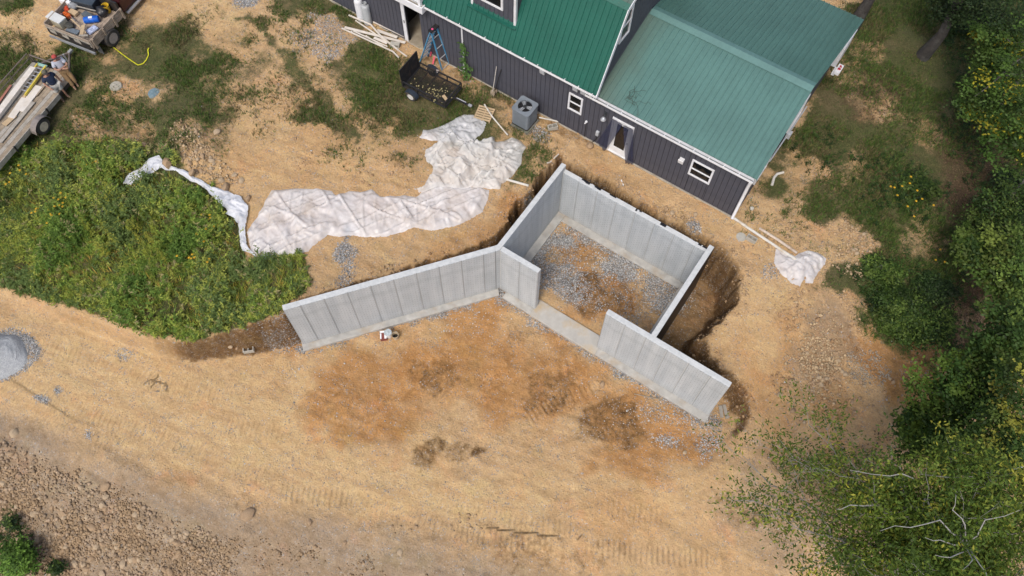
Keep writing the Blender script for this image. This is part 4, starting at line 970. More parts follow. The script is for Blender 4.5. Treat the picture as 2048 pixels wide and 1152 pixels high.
V = [(x, y, z) for z in (.80, .85) for x, y in out]; V += [(.285 * math.cos(2 * math.pi * k / n_ + R(0)), .285 * math.sin(2 * math.pi * k / n_), z) for z in (.80, .85) for k in range(n_)]
F_ = []
for i in range(n_):
    j = (i + 1) % n_
    F_ += [(i, j, n_ + j, n_ + i), (n_ + i, n_ + j, 3 * n_ + j, 3 * n_ + i), (3 * n_ + i, 3 * n_ + j, 2 * n_ + j, 2 * n_ + i), (2 * n_ + i, 2 * n_ + j, j, i)]
b.add(V, F_); b.build('lid', m_acgrey, ac)
b = MB(); b.lathe([(.001, .802), (.283, .803)], 24); b.build('fan_well', m_tar, ac)
fan = MB(); fan.lathe([(.001, .845), (.07, .84), (.075, .81), (.075, .805)], 12); fan = fan.build('fan_motor', M('fan_dark', (.06, .065, .07), .5), ac)
bl = MB()
for k in range(3):
    a = R(120 * k + 20)
    bl.add([lrot(p, a) for p in ((.06, -.05, .812), (.26, -.12, .808), (.27, .06, .828), (.06, .05, .825))], [(0, 1, 2, 3)])
    bl.add([lrot(p, a) for p in ((.06, -.05, .810), (.26, -.12, .806), (.27, .06, .826), (.06, .05, .823))], [(3, 2, 1, 0)])
bl.build('fan_blade', M('fan_blade_grey', (.36, .38, .4), .4), ac)
gr = MB()
for r_ in (.10, .16, .22, .28):
    gr.tube([(r_ * math.cos(t), r_ * math.sin(t), .852) for t in np.linspace(0, 2 * math.pi, 25)], .0035, 4, False)
for k in range(6): t = k * math.pi / 6; gr.tube([(-.285 * math.cos(t), -.285 * math.sin(t), .854), (.285 * math.cos(t), .285 * math.sin(t), .854)], .004, 4, False)
gr.build('fan_guard', m_black, ac)
b = MB(); b.box((-7.25, 5.96, ag - .01), (.86, .9, .1)); put(b, 'equipment_pad', M('pad_concrete', (.17, .165, .14), .9, .25, 4, dirt=(.1, .11, .05), dirt_amt=.7), 'thin concrete pad under the grey air conditioner', 'pad', bevel=.01)
b = MB(); b.lathe([(.055, 0), (.06, .02), (.06, .2), (.03, .26), (.02, .3), (.045, .31), (.045, .36)], 12, (-7.72, 6.5, ag)); put(b, 'plastic_bottle', m_vinyl, 'white pump bottle standing behind the air conditioner by the wall', 'bottle', smooth=True)

# ---- pipes and poles lying about
def pole(pts, r, mat, name, label, cat, dz=.04, n=8, group=None):
    P = []
    for q in pts: g = G(*q[:2]); P.append((g[0], g[1], g[2] + dz + (q[2] if len(q) > 2 else 0)))
    b = MB(); b.tube(P, r, n); return put(b, name, mat, label, cat, group, smooth=True)
pole([(969, 216, .2), (985, 240, .16), (1015, 279, .25)], .032, m_pvc, 'pole', 'cream pole leaning across the pallet towards the white plastic pile', 'pole')
pole([(1008, 358), (1057, 373, .05)], .05, m_pvc, 'drain_pipe', 'white pipe end poking out between plastic pile and trench', 'pipe')
pole([(1078, 237, .05), (1120, 246)], .03, m_pvc, 'drain_pipe', 'thin white pipe running right from the air conditioner along the wall', 'pipe')
pole([(1094, 327), (1100, 325), (1117, 309)], .03, m_lumw, 'trim_offcut', 'bent white trim offcut on the edge of the trench behind the wall end', 'trim')
pole([(1467, 439, .05), (1500, 461, .05), (1560, 500, .03), (1596, 524, .02)], .055, m_pvc, 'drain_pipe', 'long cream drain pipe leading from the corner downspout to small plastic sheet', 'pipe')
pole([(1517, 459, .04), (1553, 482, .06), (1592, 508, .06)], .055, m_rust, 'drain_pipe', 'rust-stained drain pipe lying beside the longer cream one', 'pipe')
pole([(1566, 347, .05), (1553, 350, .04), (1547, 357, .02), (1543, 372, 0)], .055, m_pvc, 'drain_pipe', 'white elbow drain pipe on the grass right of the wing', 'pipe')
pole([(1473, 447, .05), (1463, 455)], .025, m_pine, 'wooden_stake', 'short wooden stake at the foot of the corner downspout', 'stake')
g = G(1503, 418); b = MB(); b.lathe([(.001, .06), (.04, .06), (.045, .085), (.075, .085), (.08, .0)], 14, g - [0, 0, .01]); put(b, 'cleanout_cap', m_pvc, 'small white round drain cap in soil by the corner', 'drain cap', smooth=True)
pole([(1242, 361), (1247, 372)], .02, m_vinyl, 'trim_offcut', 'tiny white scrap on bare soil between house wall and back foundation wall', 'scrap', .02)
pole([(207, 431), (214, 423)], .05, m_vinyl, 'litter', 'white paper scrap caught in the tall weeds', 'litter', .3)

# ---- concrete blocks
def block(px, py, rz, label, rx=0, dz=0):
    b = MB()
    for y in (-.085, .085): b.box((0, y, .1), (.41, .034, .2))
    for x in (-.188, 0, .188): b.box((x, 0, .099), (.034, .137, .197))
    g = G(px, py); o = b.build('concrete_block', m_block, None, bevel=.003, loc=(g[0], g[1], g[2] + dz)); o.rotation_euler = (rx, 0, rz)
    return tag(o, label, 'concrete block', 'concrete blocks lying about')
block(1105, 258, R(50), 'hollow block lying right of the air conditioner', 0)
block(1502, 480, R(-2), 'hollow concrete block beside the drain pipes near the corner of the wing', 0)
block(500, 703, R(43), 'hollow concrete block on bare road below the bank left of wing wall', R(0))
block(792, 90, R(25), 'concrete block under the pile of white trim boards', R(90), .1)
g = G(1482, 474); b = MB(); b.lathe([(.001, .04), (.19, .035), (.2, .0), (.2, -.1)], 18, g); put(b, 'stepping_stone', m_block, 'round concrete slab half sunk in soil left of the block', 'slab')
for px, py, col, lab in ((309, 187, (.16, .235, .265), 'blue-green round septic tank lid in bare patch of lawn'), (233, 174, (.40, .37, .30), 'pale grey round septic tank lid on the lawn near the two men')):
    g = G(px, py); b = MB(); b.lathe([(.001, .09), (.06, .09), (.07, .075), (.25, .06), (.27, .03), (.275, -.1)], 22, g)
    for k in range(8): t = k * math.pi / 4; b.box((g[0] + .16 * math.cos(t), g[1] + .16 * math.sin(t), g[2] + .068), (.16, .02, .016), (0, 0, t))
    put(b, 'septic_lid', M('lid_%d' % px, col, .75, .25, 8, dirt=(.3, .25, .17), dirt_amt=.6), lab, 'septic lid', 'septic tank lids', smooth=True)

# ---- buckets and a carton in front of the wing wall
g = G(768, 674); ct = thing('carton', 'open white and dark red carton on gravel before the wing wall', 'carton', g, R(40))
b = MB(); b.box((0, 0, .11), (.26, .34, .22)); b.build('box', M('carton_red', (.20, .055, .045), .7, .15, 8), ct)
b = MB(); b.box((0, .13, .225), (.262, .085, .006)); b.box((-.10, -.05, .226), (.055, .24, .006)); b.box((.085, -.05, .226), (.085, .24, .006)); b.build('flap', m_vinyl, ct)
def bucket(px, py, mat, label, lid=None, s=1., stuff=None, loc=None, rz=0, grp='plastic buckets'):
    g = G(px, py) if loc is None else loc
    t = thing('bucket', label, 'bucket', g, rz, grp)
    b = MB(); b.lathe([(.12 * s, 0), (.145 * s, .33 * s), (.155 * s, .33 * s), (.155 * s, .36 * s), (.14 * s, .36 * s), (.115 * s, .02)], 18); b.build('pail', mat, t, True)
    if lid: b = MB(); b.lathe([(.001, .372 * s), (.15 * s, .37 * s), (.16 * s, .36 * s), (.16 * s, .34 * s)], 18); b.build('lid', lid, t, True)
    if stuff: b = MB(); b.lathe([(.001, .16 * s), (.125 * s, .15 * s)], 14); b.build('contents', stuff, t)
    b = MB(); b.tube([(.155 * s * math.cos(a), .155 * s * math.sin(a), .30 * s - .1 * s * math.sin(a)) for a in np.linspace(0, math.pi, 10)], .006, 5); b.build('bail', m_rimg, t)
    return t
bucket(778, 672, m_vinyl, 'white bucket with grey-blue lid between carton and open bucket', M('lid_greyblue', (.38, .43, .45), .4, .3, 14, dirt=(.75, .75, .75)), .98)
bucket(792, 676, M('tan_pail', (.50, .40, .27), .6, .12, 8), 'open tan bucket, the rightmost of three items before the wing wall', None, .9, m_room)

# ---- planks by the wing wall's right end
for p, q, lab in (((1440, 812), (1443, 836), 'grey weathered plank, the left one of two near the right wall end'), ((1447, 810), (1454, 838), 'grey weathered plank, the right one of two near the right wall end')):
    a, c = G(*p), G(*q); b = MB(); b.bar(a + [0, 0, .05], c + [0, 0, .05], .13, .045); put(b, 'plank', m_greyw, lab, 'plank', 'planks by the right wall end', bevel=.004)
a, c = G(1268, 788), G(1325, 800); b = MB(); b.tube([a + [0, 0, .03], (a + c) / 2 + [0, 0, .04], c + [0, 0, .03]], .022, 6); put(b, 'stick', m_old, 'thin brown stick on the soil in front of the right front wall', 'stick')

# ---- pallet
p0, p1, p2 = G(949, 233), G(983, 242), G(955, 218)
ang = math.atan2(p1[1] - p0[1], p1[0] - p0[0])
pal = thing('pallet', 'small wooden pallet on grass between black trailer and air conditioner', 'pallet', ((p1[0] + p2[0]) / 2, (p1[1] + p2[1]) / 2, (p1[2] + p2[2]) / 2), ang)
sl = MB(); sl.box((0, 0, 0), (.72, .085, .02)); me = sl.mesh('slat', bevel=.003); me.materials.append(m_pine)
for k in range(6): link('slat', me, None, pal, (0, -.31 + .124 * k, .11))
st = MB(); st.box((0, 0, 0), (.04, .74, .09)); me = st.mesh('stringer'); me.materials.append(m_pine)
for x in (-.33, 0, .33): link('stringer', me, None, pal, (x, 0, .054))

# ---- shovels against the wall
def shovel(px, py, top, label, mat):
    a = G(px, py); t = Vector((yplane(*top, YF - .05)))
    o = thing('shovel', label, 'shovel', a, 0, 'tools leaning on the wall'); L_ = t - Vector(a)
    b = MB(); b.tube([(L_ * .18), L_], .018, 6); b.build('handle', mat, o, True)
    d = L_.normalized(); s = d.cross(Vector((0, -1, .4))).normalized(); u = s.cross(d)
    b = MB(); P_ = []
    for v, w in ((.0, .05), (.08, .1), (.2, .115), (.3, .1), (.34, .03)):
        for k in (-1, 0, 1): P_.append(d * v + s * w * k - u * (.02 if k == 0 else 0))
    F_ = [(r * 3 + k, r * 3 + k + 1, r * 3 + k + 4, r * 3 + k + 3) for r in range(4) for k in range(2)]
    n0 = len(P_); b.add(P_ + [p - u * .006 for p in P_], F_ + [tuple(n0 + i for i in f[::-1]) for f in F_]); b.build('blade', M('muddy_steel', (.30, .24, .17), .8, .3, 12), o)
shovel(984, 193, (993, 133), 'light-handled muddy shovel leaning on the charcoal wall', M('ash_handle', (.5, .47, .42), .6))
shovel(988, 187, (1002, 139), 'black-handled tool leaning on the wall just right of the light-handled shovel', m_black)

# ---- gas cylinders
def cylinder(px, py, mat, label, h):
    g = G(px, py); t = thing('gas_cylinder', label, 'gas cylinder', g, 0, 'gas cylinders by the wall')
    b = MB(); b.lathe([(.16, .0), (.165, .06), (.19, .07), (.19, h - .12), (.17, h - .05), (.12, h - .01), (.05, h), (.001, h)], 22); b.build('tank', mat, t, True)
    b = MB(); b.lathe([(.09, h - .02), (.10, h + .1), (.095, h + .1), (.085, h - .02)], 14); b.lathe([(.03, h), (.03, h + .07), (.001, h + .08)], 8); b.build('collar', mat, t, True)
cylinder(724, 40, M('cylinder_white', (.66, .67, .69), .4, .06, 4, dirt=(.4, .36, .3), dirt_amt=.3), 'tall white gas cylinder, the left one of two against the wall', 1.22)
cylinder(737, 47, M('cylinder_grey', (.40, .42, .43), .4, .12, 4, dirt=(.25, .23, .2), dirt_amt=.4), 'tall dull grey gas cylinder, the right one of two against the wall', 1.12)

# ---- white trim boards and gutter pieces in a pile
TB = [([(240,305,.16),(600,475,.22),(760,650,.2),(1050,860,.06)], .06, .05, 'bent white gutter length lying over the other boards, kinked in the middle'),
 ([(345,370,.08),(800,690,.12),(1185,940,.03)], .05, .04, 'long thin white strip crossing the whole pile of trim'),
 ([(165,470,.05),(1165,745,.1)], .12, .03, 'widest cream board near the front of the trim pile'),
 ([(700,545,.13),(1030,650,.1)], .14, .03, 'short wide cream board in the middle of the trim pile'),
 ([(115,480,.03),(310,580,.05),(960,880,.06),(1055,970,.02)], .06, .04, 'lowest white strip of the pile with both ends bent'),
 ([(310,540,.06),(870,800,.08)], .05, .04, 'thin white strip just above the lowest one in the trim pile'),
 ([(640,380,.05),(1155,640,.1)], .12, .035, 'thick white board of the pile nearest the charcoal wall'),
 ([(800,435,.08),(1010,535,.08)], .08, .03, 'short white offcut against the wall behind the thick board'),
 ([(650,660,.12),(870,760,.14)], .13, .02, 'short white torn sheet on top of the trim pile'),
 ([(510,610,.07),(800,790,.06)], .05, .04, 'short white strip lying beside the lowest strip of the pile')]
for pts, w, h, lab in TB:
    P_ = []
    for x, y, z in pts: g = G(670 + x / 8.23, y / 8.23); P_.append(g + [0, 0, z + .03])
    b = MB()
    for u, v in zip(P_[:-1], P_[1:]): b.bar(u, v, w, h)
    put(b, 'trim_board', m_lumw, lab, 'board', 'white trim boards and gutter pieces', bevel=.003)

# ---- blue step ladder
R1, R2, F1 = G(884, 140), G(899, 127.6), G(840, 125); F2 = F1 + (R2 - R1) * 1.05; F2[2] = float(zat(F2[0], F2[1]))
base = (R1 + R2 + F1 + F2) / 4
T0 = at(867, 57, base[2] + 2.05)
lad = thing('step_ladder', 'open blue fibreglass step ladder between the cellar door and black trailer', 'ladder', base)
m_lblue = M('ladder_blue', (.065, .27, .46), .5, .1, 6, dirt=(.4, .42, .42), dirt_amt=.4); m_alu = M('ladder_aluminium', (.42, .43, .44), .35, .1, 8, .3)
wv = (R2 - R1); wv = wv / np.linalg.norm(wv)
def LV(p): return Vector(p) - Vector(base)
tops = {}
for nm, foot, s in (('a', F1, -1), ('b', F2, 1), ('c', R1, -1), ('d', R2, 1)):
    tp = Vector(T0) + Vector(wv) * .17 * s; tops[nm] = (LV(foot), LV(tp))
    b = MB(); b.bar(LV(foot) + Vector((0, 0, .02)), LV(tp), .035, .085 if nm in 'ab' else .06, tuple(wv)); b.build('rail', m_lblue, lad, bevel=.004)
for k in range(1, 7):
    f = k / 7; b = MB(); b.bar(tops['a'][0].lerp(tops['a'][1], f), tops['b'][0].lerp(tops['b'][1], f), .09, .02); b.build('step', m_alu, lad)
for f in (.02, .28, .54, .8): b = MB(); b.bar(tops['c'][0].lerp(tops['c'][1], f), tops['d'][0].lerp(tops['d'][1], f), .035, .02); b.build('brace', m_alu, lad)
b = MB(); b.bar(LV(Vector(T0) - Vector(wv) * .24), LV(Vector(T0) + Vector(wv) * .24), .2, .07); b.build('top_cap', m_black, lad, bevel=.01)
b = MB(); b.lathe([(.05, .035), (.05, .045), (.001, .05)], 10, LV(T0) + Vector((0, -.08, 0))); b.build('sticker', M('pink_mark', (.75, .10, .25), .6), lad)
m_pink = M('pink_tape', (.70, .08, .14), .7, .2, 9)
for k, (pts, lab) in enumerate(((((828, 116), (823, 125), (826, 131)), 'pink tape tied in the grass left of the mesh gate'), (((866, 100), (861, 116)), 'pink tape hanging among the ladder legs'), (((870, 122), (866, 133)), 'pink tape on the ground behind the black trailer'))):
    P_ = [G(*p) + [0, 0, .25 - .1 * i] for i, p in enumerate(pts)]; b = MB()
    for u, v in zip(P_[:-1], P_[1:]): b.bar(u, v, .06, .012)
    put(b, 'marking_tape', m_pink, lab, 'marking tape', 'pink marking tapes')

# ---- black utility trailer with a mesh gate
tz = float(zat(-11.36, 5.07)); bt = thing('utility_trailer', 'black utility trailer with mesh floor and upright rear mesh gate', 'trailer', (-11.36, 5.07, tz), R(2.7))
L2, W2, ZB, ZR = 1.06, .62, .36, .66
def fr(b, x0, y0, x1, y1, z, w=.045): b.bar((x0, y0, z), (x1, y1, z), w, w)
b = MB()
for z in (ZB, ZR):
    fr(b, -L2, -W2, L2, -W2, z, .05); fr(b, -L2, W2, L2, W2, z, .05); fr(b, L2, -W2, L2, W2, z, .05)
fr(b, -L2, -W2, -L2, W2, ZB, .05)
for x in (-L2, -.35, .35, L2):
    for y in (-W2, W2): b.bar((x, y, ZB), (x, y, ZR), .04, .04, (1, 0, 0))
b.build('frame', m_black, bt)
for x in (-.62, -.2, .22, .64):
    b = MB(); fr(b, x, -W2, x, W2, ZB - .01, .035); b.build('cross_member', M('rusty_black', (.09, .06, .045), .8, .4, 9), bt)
def mesh_sheet(name, o, ux, uy, nx, ny, parent, w=.006):
    b = MB(); o, ux, uy = Vector(o), Vector(ux), Vector(uy); nr = ux.cross(uy).normalized()
    for k in range(nx + 1): b.bar(o + ux * k / nx, o + ux * k / nx + uy, w, w, tuple(nr))
    for k in range(ny + 1): b.bar(o + uy * k / ny + nr * .004, o + uy * k / ny + ux + nr * .004, w, w, tuple(nr))
    return b.build(name, m_black, parent)
mesh_sheet('mesh_floor', (-L2, -W2, ZB + .02), (2 * L2, 0, 0), (0, 2 * W2, 0), 70, 40, bt, .007)
gt = MB(); gx, gh = -L2 - .03, .92
for y in (-W2, 0, W2): gt.bar((gx, y, ZB), (gx - .05, y, ZB + gh), .04, .04, (1, 0, 0))
for z in (ZB, ZB + gh): gt.bar((gx - (z - ZB) * .054, -W2, z), (gx - (z - ZB) * .054, W2, z), .04, .04)
gt = gt.build('gate', m_black, bt)
mesh_sheet('gate_mesh', (gx, -W2, ZB), (0, 2 * W2, 0), (-.05, 0, gh), 40, 30, gt, .013)
def wheel(parent, c, r, w, rim, axis=(0, 1, 0), nut=5):
    """tyre and rim, axle along local y; c = centre"""
    q = Vector((0, 0, 1)).rotation_difference(Vector(axis)).to_matrix()
    b = MB(); b.lathe([(r * .58, -w / 2), (r * .9, -w / 2), (r, -w * .3), (r, w * .3), (r * .9, w / 2), (r * .58, w / 2), (r * .56, 0), (r * .58, -w / 2)], 26, c, q); wl = b.build('wheel', m_rubber, parent, True)
    b = MB(); b.lathe([(r * .6, w * .5), (r * .56, w * .52), (r * .52, w * .3), (r * .3, w * .26), (r * .24, w * .42), (r * .13, w * .45), (.001, w * .45)], 20, c, q); b.lathe([(r * .6, -w * .5), (r * .5, -w * .3), (.001, -w * .3)], 16, c, q); b.build('rim', rim, wl, True)
    b = MB()
    for k in range(nut): t = 2 * math.pi * k / nut; b.lathe([(.022, w * .27), (.02, w * .34), (.001, w * .35)], 6, Vector(c) + q @ Vector((r * .4 * math.cos(t), r * .4 * math.sin(t), 0)), q)
    b.build('wheel_nut', m_black, wl)
    return wl
wheel(bt, (-.55, -W2 - .17, .25), .25, .15, m_rimw, (0, -1, 0)); wheel(bt, (-.55, W2 + .17, .25), .25, .15, m_rimw, (0, 1, 0))
for s in (-1, 1):
    b = MB(); P_ = []
    for a in np.linspace(10, 170, 9): P_ += [(-.55 + .33 * math.cos(R(a)), s * (W2 + .06), .25 + .33 * math.sin(R(a)) * .9), (-.55 + .33 * math.cos(R(a)), s * (W2 + .28), .25 + .33 * math.sin(R(a)) * .9)]
    F_ = [(2 * i, 2 * i + 1, 2 * i + 3, 2 * i + 2) for i in range(8)]
    b.add(P_, F_); b.add([(x, y, z - .012) for x, y, z in P_], [f[::-1] for f in F_]); b.build('fender', M('blue_black', (.03, .04, .055), .45), bt)
b = MB(); b.bar((L2, 0, ZB), (L2 + .75, .02, ZB - .02), .07, .05); b.build('tongue', m_black, bt)
b = MB(); b.box((L2 + .82, .02, ZB), (.16, .1, .08)); b.tube([(L2 + .15, .03, ZB + .05), (L2 + .62, .03, ZB + .06)], .022, 6); b.build('coupler', m_alu, bt, bevel=.01)
b = MB(); b.tube([(-.1, W2 - .05, ZR), (-.12, W2 - .05, ZR + .14), (0, W2 - .05, ZR + .16)], .03, 6); b.build('latch', m_rimg, bt)
b = MB(); b.box((.78, -.22, ZB + .045), (.28, .13, .04), (0, 0, R(-25))); o = b.build('timber_offcut', m_pine, None); o.location = bt.location; o.rotation_euler = bt.rotation_euler; tag(o, 'short timber offcut lying on the floor of the black trailer', 'offcut')
b = MB()
for k in range(70):
    x, y = (rng.normal(.25, .4), rng.normal(-.3, .25)); 
    if abs(x) < L2 and abs(y) < W2: b.box((x, y, ZB + .04), (.05, .035, .004), (rng.uniform(-.4, .4), rng.uniform(-.4, .4), rng.uniform(0, 3)))
o = b.build('dry_leaves', M('dry_leaf', (.42, .36, .17), .8, .4, 20), None); o.location = bt.location; o.rotation_euler = bt.rotation_euler; tag(o, 'scatter of dry yellowish leaves on the black trailer floor', 'leaves', kind='stuff')

# ---- long timber-deck trailer at the left edge
q0 = Vector((-25.62, -3.2)); tz = float(zat(-25.2, -4.5)); 
ta = math.atan2(.98, -.2) - math.pi / 2
lt = thing('flatbed_trailer', 'long timber-decked trailer with low sides loaded with boards at left edge', 'trailer', (q0.x, q0.y, tz), ta)
DZ = .58
def tl(px, py, z, o=None):
    p = at(px, py, (o or lt).location.z + z); d = Vector(p) - (o or lt).location; return lrot(d, -(o or lt).rotation_euler.z)
for k in range(11):
    b = MB(); x = -.95 + k * .19; b.bb((x - .09, -5.6, DZ - .04), (x + .09, 0, DZ)); b.build('deck_board', m_old if k % 3 else m_greyw, lt, bevel=.004)
b = MB(); b.bb((-1.06, -5.6, DZ - .2), (-.99, .02, DZ - .05)); b.bb((.99, -5.6, DZ - .2), (1.06, .02, DZ - .05)); b.bb((-1.06, .021, DZ - .2), (1.06, .09, DZ + .02)); b.build('frame', m_black, lt)
b = MB(); b.bb((1.065, -5.6, DZ - .22), (1.10, -1.0, DZ + .02)); b.build('side_board', m_greyw, lt)
for y in (-5.2, -4.0, -2.9, -1.9, -1.0):
    b = MB(); b.bb((1.101, y - .03, DZ - .28), (1.15, y + .03, DZ + .05)); b.build('stake_pocket', m_black, lt)
b = MB(); b.tube([(-1.03, 0, DZ + .5), (-1.03, -5.6, DZ + .5)], .025, 6); b.tube([(-1.03, 0, DZ + .25), (-1.03, -5.6, DZ + .25)], .02, 6)
for y in (-.02, -1.2, -2.4, -3.6, -4.8): b.tube([(-1.03, y, DZ - .1), (-1.03, y, DZ + .5)], .022, 6)
b.tube([(-1.0, .05, DZ + .4), (1.0, .05, DZ + .4)], .03, 6); b.tube([(-1.0, .05, DZ), (-1.0, .05, DZ + .4)], .03, 6); b.tube([(1.0, .05, DZ), (1.0, .05, DZ + .4)], .03, 6)
b.build('side_rail', M('worn_steel', (.16, .13, .11), .6, .3, 8), lt)
b = MB(); b.bar((-.75, .08, DZ - .1), (0, 1.1, DZ - .12), .07, .1); b.bar((.75, .08, DZ - .1), (0, 1.1, DZ - .12), .07, .1); b.build('tongue', M('worn_steel', (.16, .13, .11)), lt)
b = MB(); b.box((0, 1.18, DZ - .1), (.12, .22, .1)); b.tube([(.12, .75, DZ - .3), (.12, .75, DZ + .2)], .035, 8); b.build('coupler', m_alu, lt)
wc = tl(68.5, 246, .36); wx = 1.28; wy = wc.y
wheel(lt, (wx, wy, .36), .36, .2, M('cream_wheel', (.55, .48, .36), .6, .15, 10, dirt=(.3, .22, .14)), (1, 0, 0))
wheel(lt, (-wx, wy, .36), .36, .2, m_rimg, (-1, 0, 0))
b = MB(); P_ = []
for a in np.linspace(0, 180, 11): P_ += [(1.12, wy + .47 * math.cos(R(a)), .36 + .43 * math.sin(R(a))), (1.40, wy + .47 * math.cos(R(a)), .36 + .43 * math.sin(R(a)))]
F_ = [(2 * i, 2 * i + 1, 2 * i + 3, 2 * i + 2) for i in range(10)]; b.add(P_, F_); b.add([(x, y, z - .015) for x, y, z in P_], [f[::-1] for f in F_]); b.build('fender', M('worn_fender', (.22, .19, .17), .6, .2, 8), lt)
def load(name, label, cat, mat, pts, w, h, z, group=None):
    b = MB(); P_ = [Vector(at(px, py, lt.location.z + DZ + z)) for px, py in pts]
    for u, v in zip(P_[:-1], P_[1:]): b.bar(u, v, w, h)
    return put(b, name, mat, label, cat, group, bevel=.006)
load('beam', 'thick white beam lying lengthwise on the timber-decked trailer', 'beam', m_lumw, ((68, 136), (-12, 240)), .26, .16, .18)
for a, c, w, lab, mm in (((88, 140), (35, 212), .13, 'tan board on the trailer just right of the yellow ladder', m_pine), ((78, 172), (40, 222), .34, 'wide pale board in the middle of the loaded trailer', m_lumw), ((50, 196), (22, 236), .30, 'wide pale tan board further back on the loaded trailer', m_lumw), ((67, 204), (0, 285), .17, 'long pale plank along the right edge of the loaded trailer', m_greyw), ((30, 230), (8, 250), .24, 'short orange-tan board lying near the back of the loaded trailer', m_pine), ((22, 170), (-10, 215), .1, 'reddish board beside the left rail of the trailer', M('red_board', (.40, .17, .12), .7)), ((88, 172), (72, 192), .1, 'narrow old plank by the right side of the trailer', m_old)):
    load('board', lab, 'board', mm, (a, c), w, .035, .05 + .02 * rng.random(), 'boards loaded on the long trailer')
# yellow ladder on the load
la, lb = Vector(at(84, 130, lt.location.z + DZ + .2)), Vector(at(42, 188, lt.location.z + DZ + .14)); 
yl = thing('extension_ladder', 'yellow fibreglass ladder lying on the loaded trailer beside the white beam', 'ladder', la); d = lb - la; s = d.cross(Vector((0, 0, 1))).normalized()
m_yel = M('ladder_yellow', (.60, .47, .06), .5, .12, 8)
for k in (-1, 1): b = MB(); b.bar(s * .2 * k, d + s * .2 * k, .06, .09); b.build('rail', m_yel, yl)
for k in range(1, 8): b = MB(); b.bar(d * k / 8 - s * .2, d * k / 8 + s * .2, .04, .03); b.build('rung', m_alu, yl)
b = MB(); b.bar(d * .005 - s * .24, d * .005 + s * .24, .12, .03); b.build('end_cap', M('mint', (.3, .5, .42), .5), yl)

# ---- flatbed truck with timber stake sides
tk_z = float(zat(-25.4, -.6)); rc = Vector((-25.87, -1.72)); tka = math.atan2(.99, -.165) - math.pi / 2
tk = thing('flatbed_truck', 'dark pickup truck with timber stake-sided flatbed full of tools at top left', 'truck', (rc.x, rc.y, tk_z), tka)
BZ, BW, BL = .72, 1.22, 2.15; TOP = 3.2 - tk_z
m_bedw = M('bed_timber', (.36, .285, .215), .85, .25, 6, dirt=(.2, .15, .11), dirt_amt=.6, bmp=.3)
for k in range(12):
    b = MB(); x = -BW + .1 + k * .2; b.bb((x, .02, BZ - .04), (min(x + .19, BW), BL, BZ)); b.build('deck_board', m_bedw, tk, bevel=.004)
b = MB(); b.bb((-BW, 0, BZ - .2), (BW, .1, BZ - .045)); b.bb((-.4, .1, BZ - .35), (-.3, 4.3, BZ - .05)); b.bb((.3, .1, BZ - .35), (.4, 4.3, BZ - .05)); b.bb((-BW, .8, BZ - .15), (BW, .9, BZ - .045)); b.build('frame', m_black, tk)
sh = (TOP - BZ - .08) / 3
for s in (-1, 1):
    for k in range(3):
        b = MB(); z = BZ + .04 + k * (sh + .03); b.bb((s * BW - .02, .03, z), (s * BW + .02, BL, z + sh)); b.build('side_slat', m_bedw, tk, bevel=.005)
    for y in (.15, .85, 1.55, 2.08):
        b = MB(); b.bb((s * (BW + .021), y - .045, BZ - .12), (s * (BW + .07), y + .045, TOP)); b.build('stake', m_bedw, tk, bevel=.005)
for k in range(3):
    b = MB(); z = BZ + .04 + k * (sh + .03); b.bb((-BW + .03, -.02, z), (BW - .03, .02, z + sh)); b.build('tailgate_slat', m_bedw if k == 2 else m_greyw, tk, bevel=.005)
b = MB(); b.bb((-BW + .1, -.06, BZ - .05), (BW - .1, -.021, TOP - .2)); b.build('tailgate_panel', m_black, tk)
for x in (-.8, -.15, .5):      # paint splashes on the rear panel
    b = MB(); b.box((x, -.063, BZ + .15), (.34, .004, .16), (0, .2, 0)); b.box((x + .1, -.064, BZ + .24), (.14, .004, .1), (0, -.5, 0)); b.build('paint_splash', m_greyw, tk)
b = MB(); b.bb((-BW, -.1, .42), (BW, -.03, .52)); b.build('bumper', M('grey_steel', (.25, .26, .27), .5), tk)
for s in (-1, 1):
    for dx in (0, -.3): wheel(tk, (s * (BW - .02 + dx), .98 + .04, .41), .41, .25, m_rimg, (s, 0, 0), 8)
    b = MB(); b.bb((s * BW - .3 * (s > 0) - 0 * s, .28, .1), (s * BW + .3 * (s < 0), .30, BZ - .1)); b.build('mud_flap', M('grey_flap', (.2, .2, .2), .7, .2), tk)
# cab
m_cab = M('maroon_paint', (.055, .012, .014), .3, .2, 4, dirt=(.12, .08, .05), dirt_amt=.3)
b = MB(); cy0, cy1 = BL + .25, BL + 2.0
b.add([(-.92, cy0, .5), (.92, cy0, .5), (.92, cy1 + .9, .5), (-.92, cy1 + .9, .5), (-.92, cy0, 1.15), (.92, cy0, 1.15), (.92, cy1 + .9, 1.05), (-.92, cy1 + .9, 1.05)], [(0, 3, 2, 1), (4, 5, 6, 7), (0, 1, 5, 4), (1, 2, 6, 5), (2, 3, 7, 6), (3, 0, 4, 7)])
b.add([(-.9, cy0 + .02, 1.15), (.9, cy0 + .02, 1.15), (.9, cy1, 1.14), (-.9, cy1, 1.14), (-.75, cy0 + .2, 1.72), (.75, cy0 + .2, 1.72), (.75, cy1 - .55, 1.72), (-.75, cy1 - .55, 1.72)], [(4, 5, 6, 7), (0, 1, 5, 4), (1, 2, 6, 5), (2, 3, 7, 6), (3, 0, 4, 7)])
b.build('cab', m_cab, tk, bevel=.05)
b = MB(); b.add([(.845, cy0 + .2, 1.22), (.845, cy1 - .25, 1.22), (.755, cy1 - .6, 1.66), (.755, cy0 + .28, 1.66)], [(0, 1, 2, 3)]); b.add([(-.7, cy0 + .035, 1.22), (.7, cy0 + .035, 1.22), (.62, cy0 + .17, 1.66), (-.62, cy0 + .17, 1.66)], [(0, 1, 2, 3)]); b.build('window', m_glass, tk)
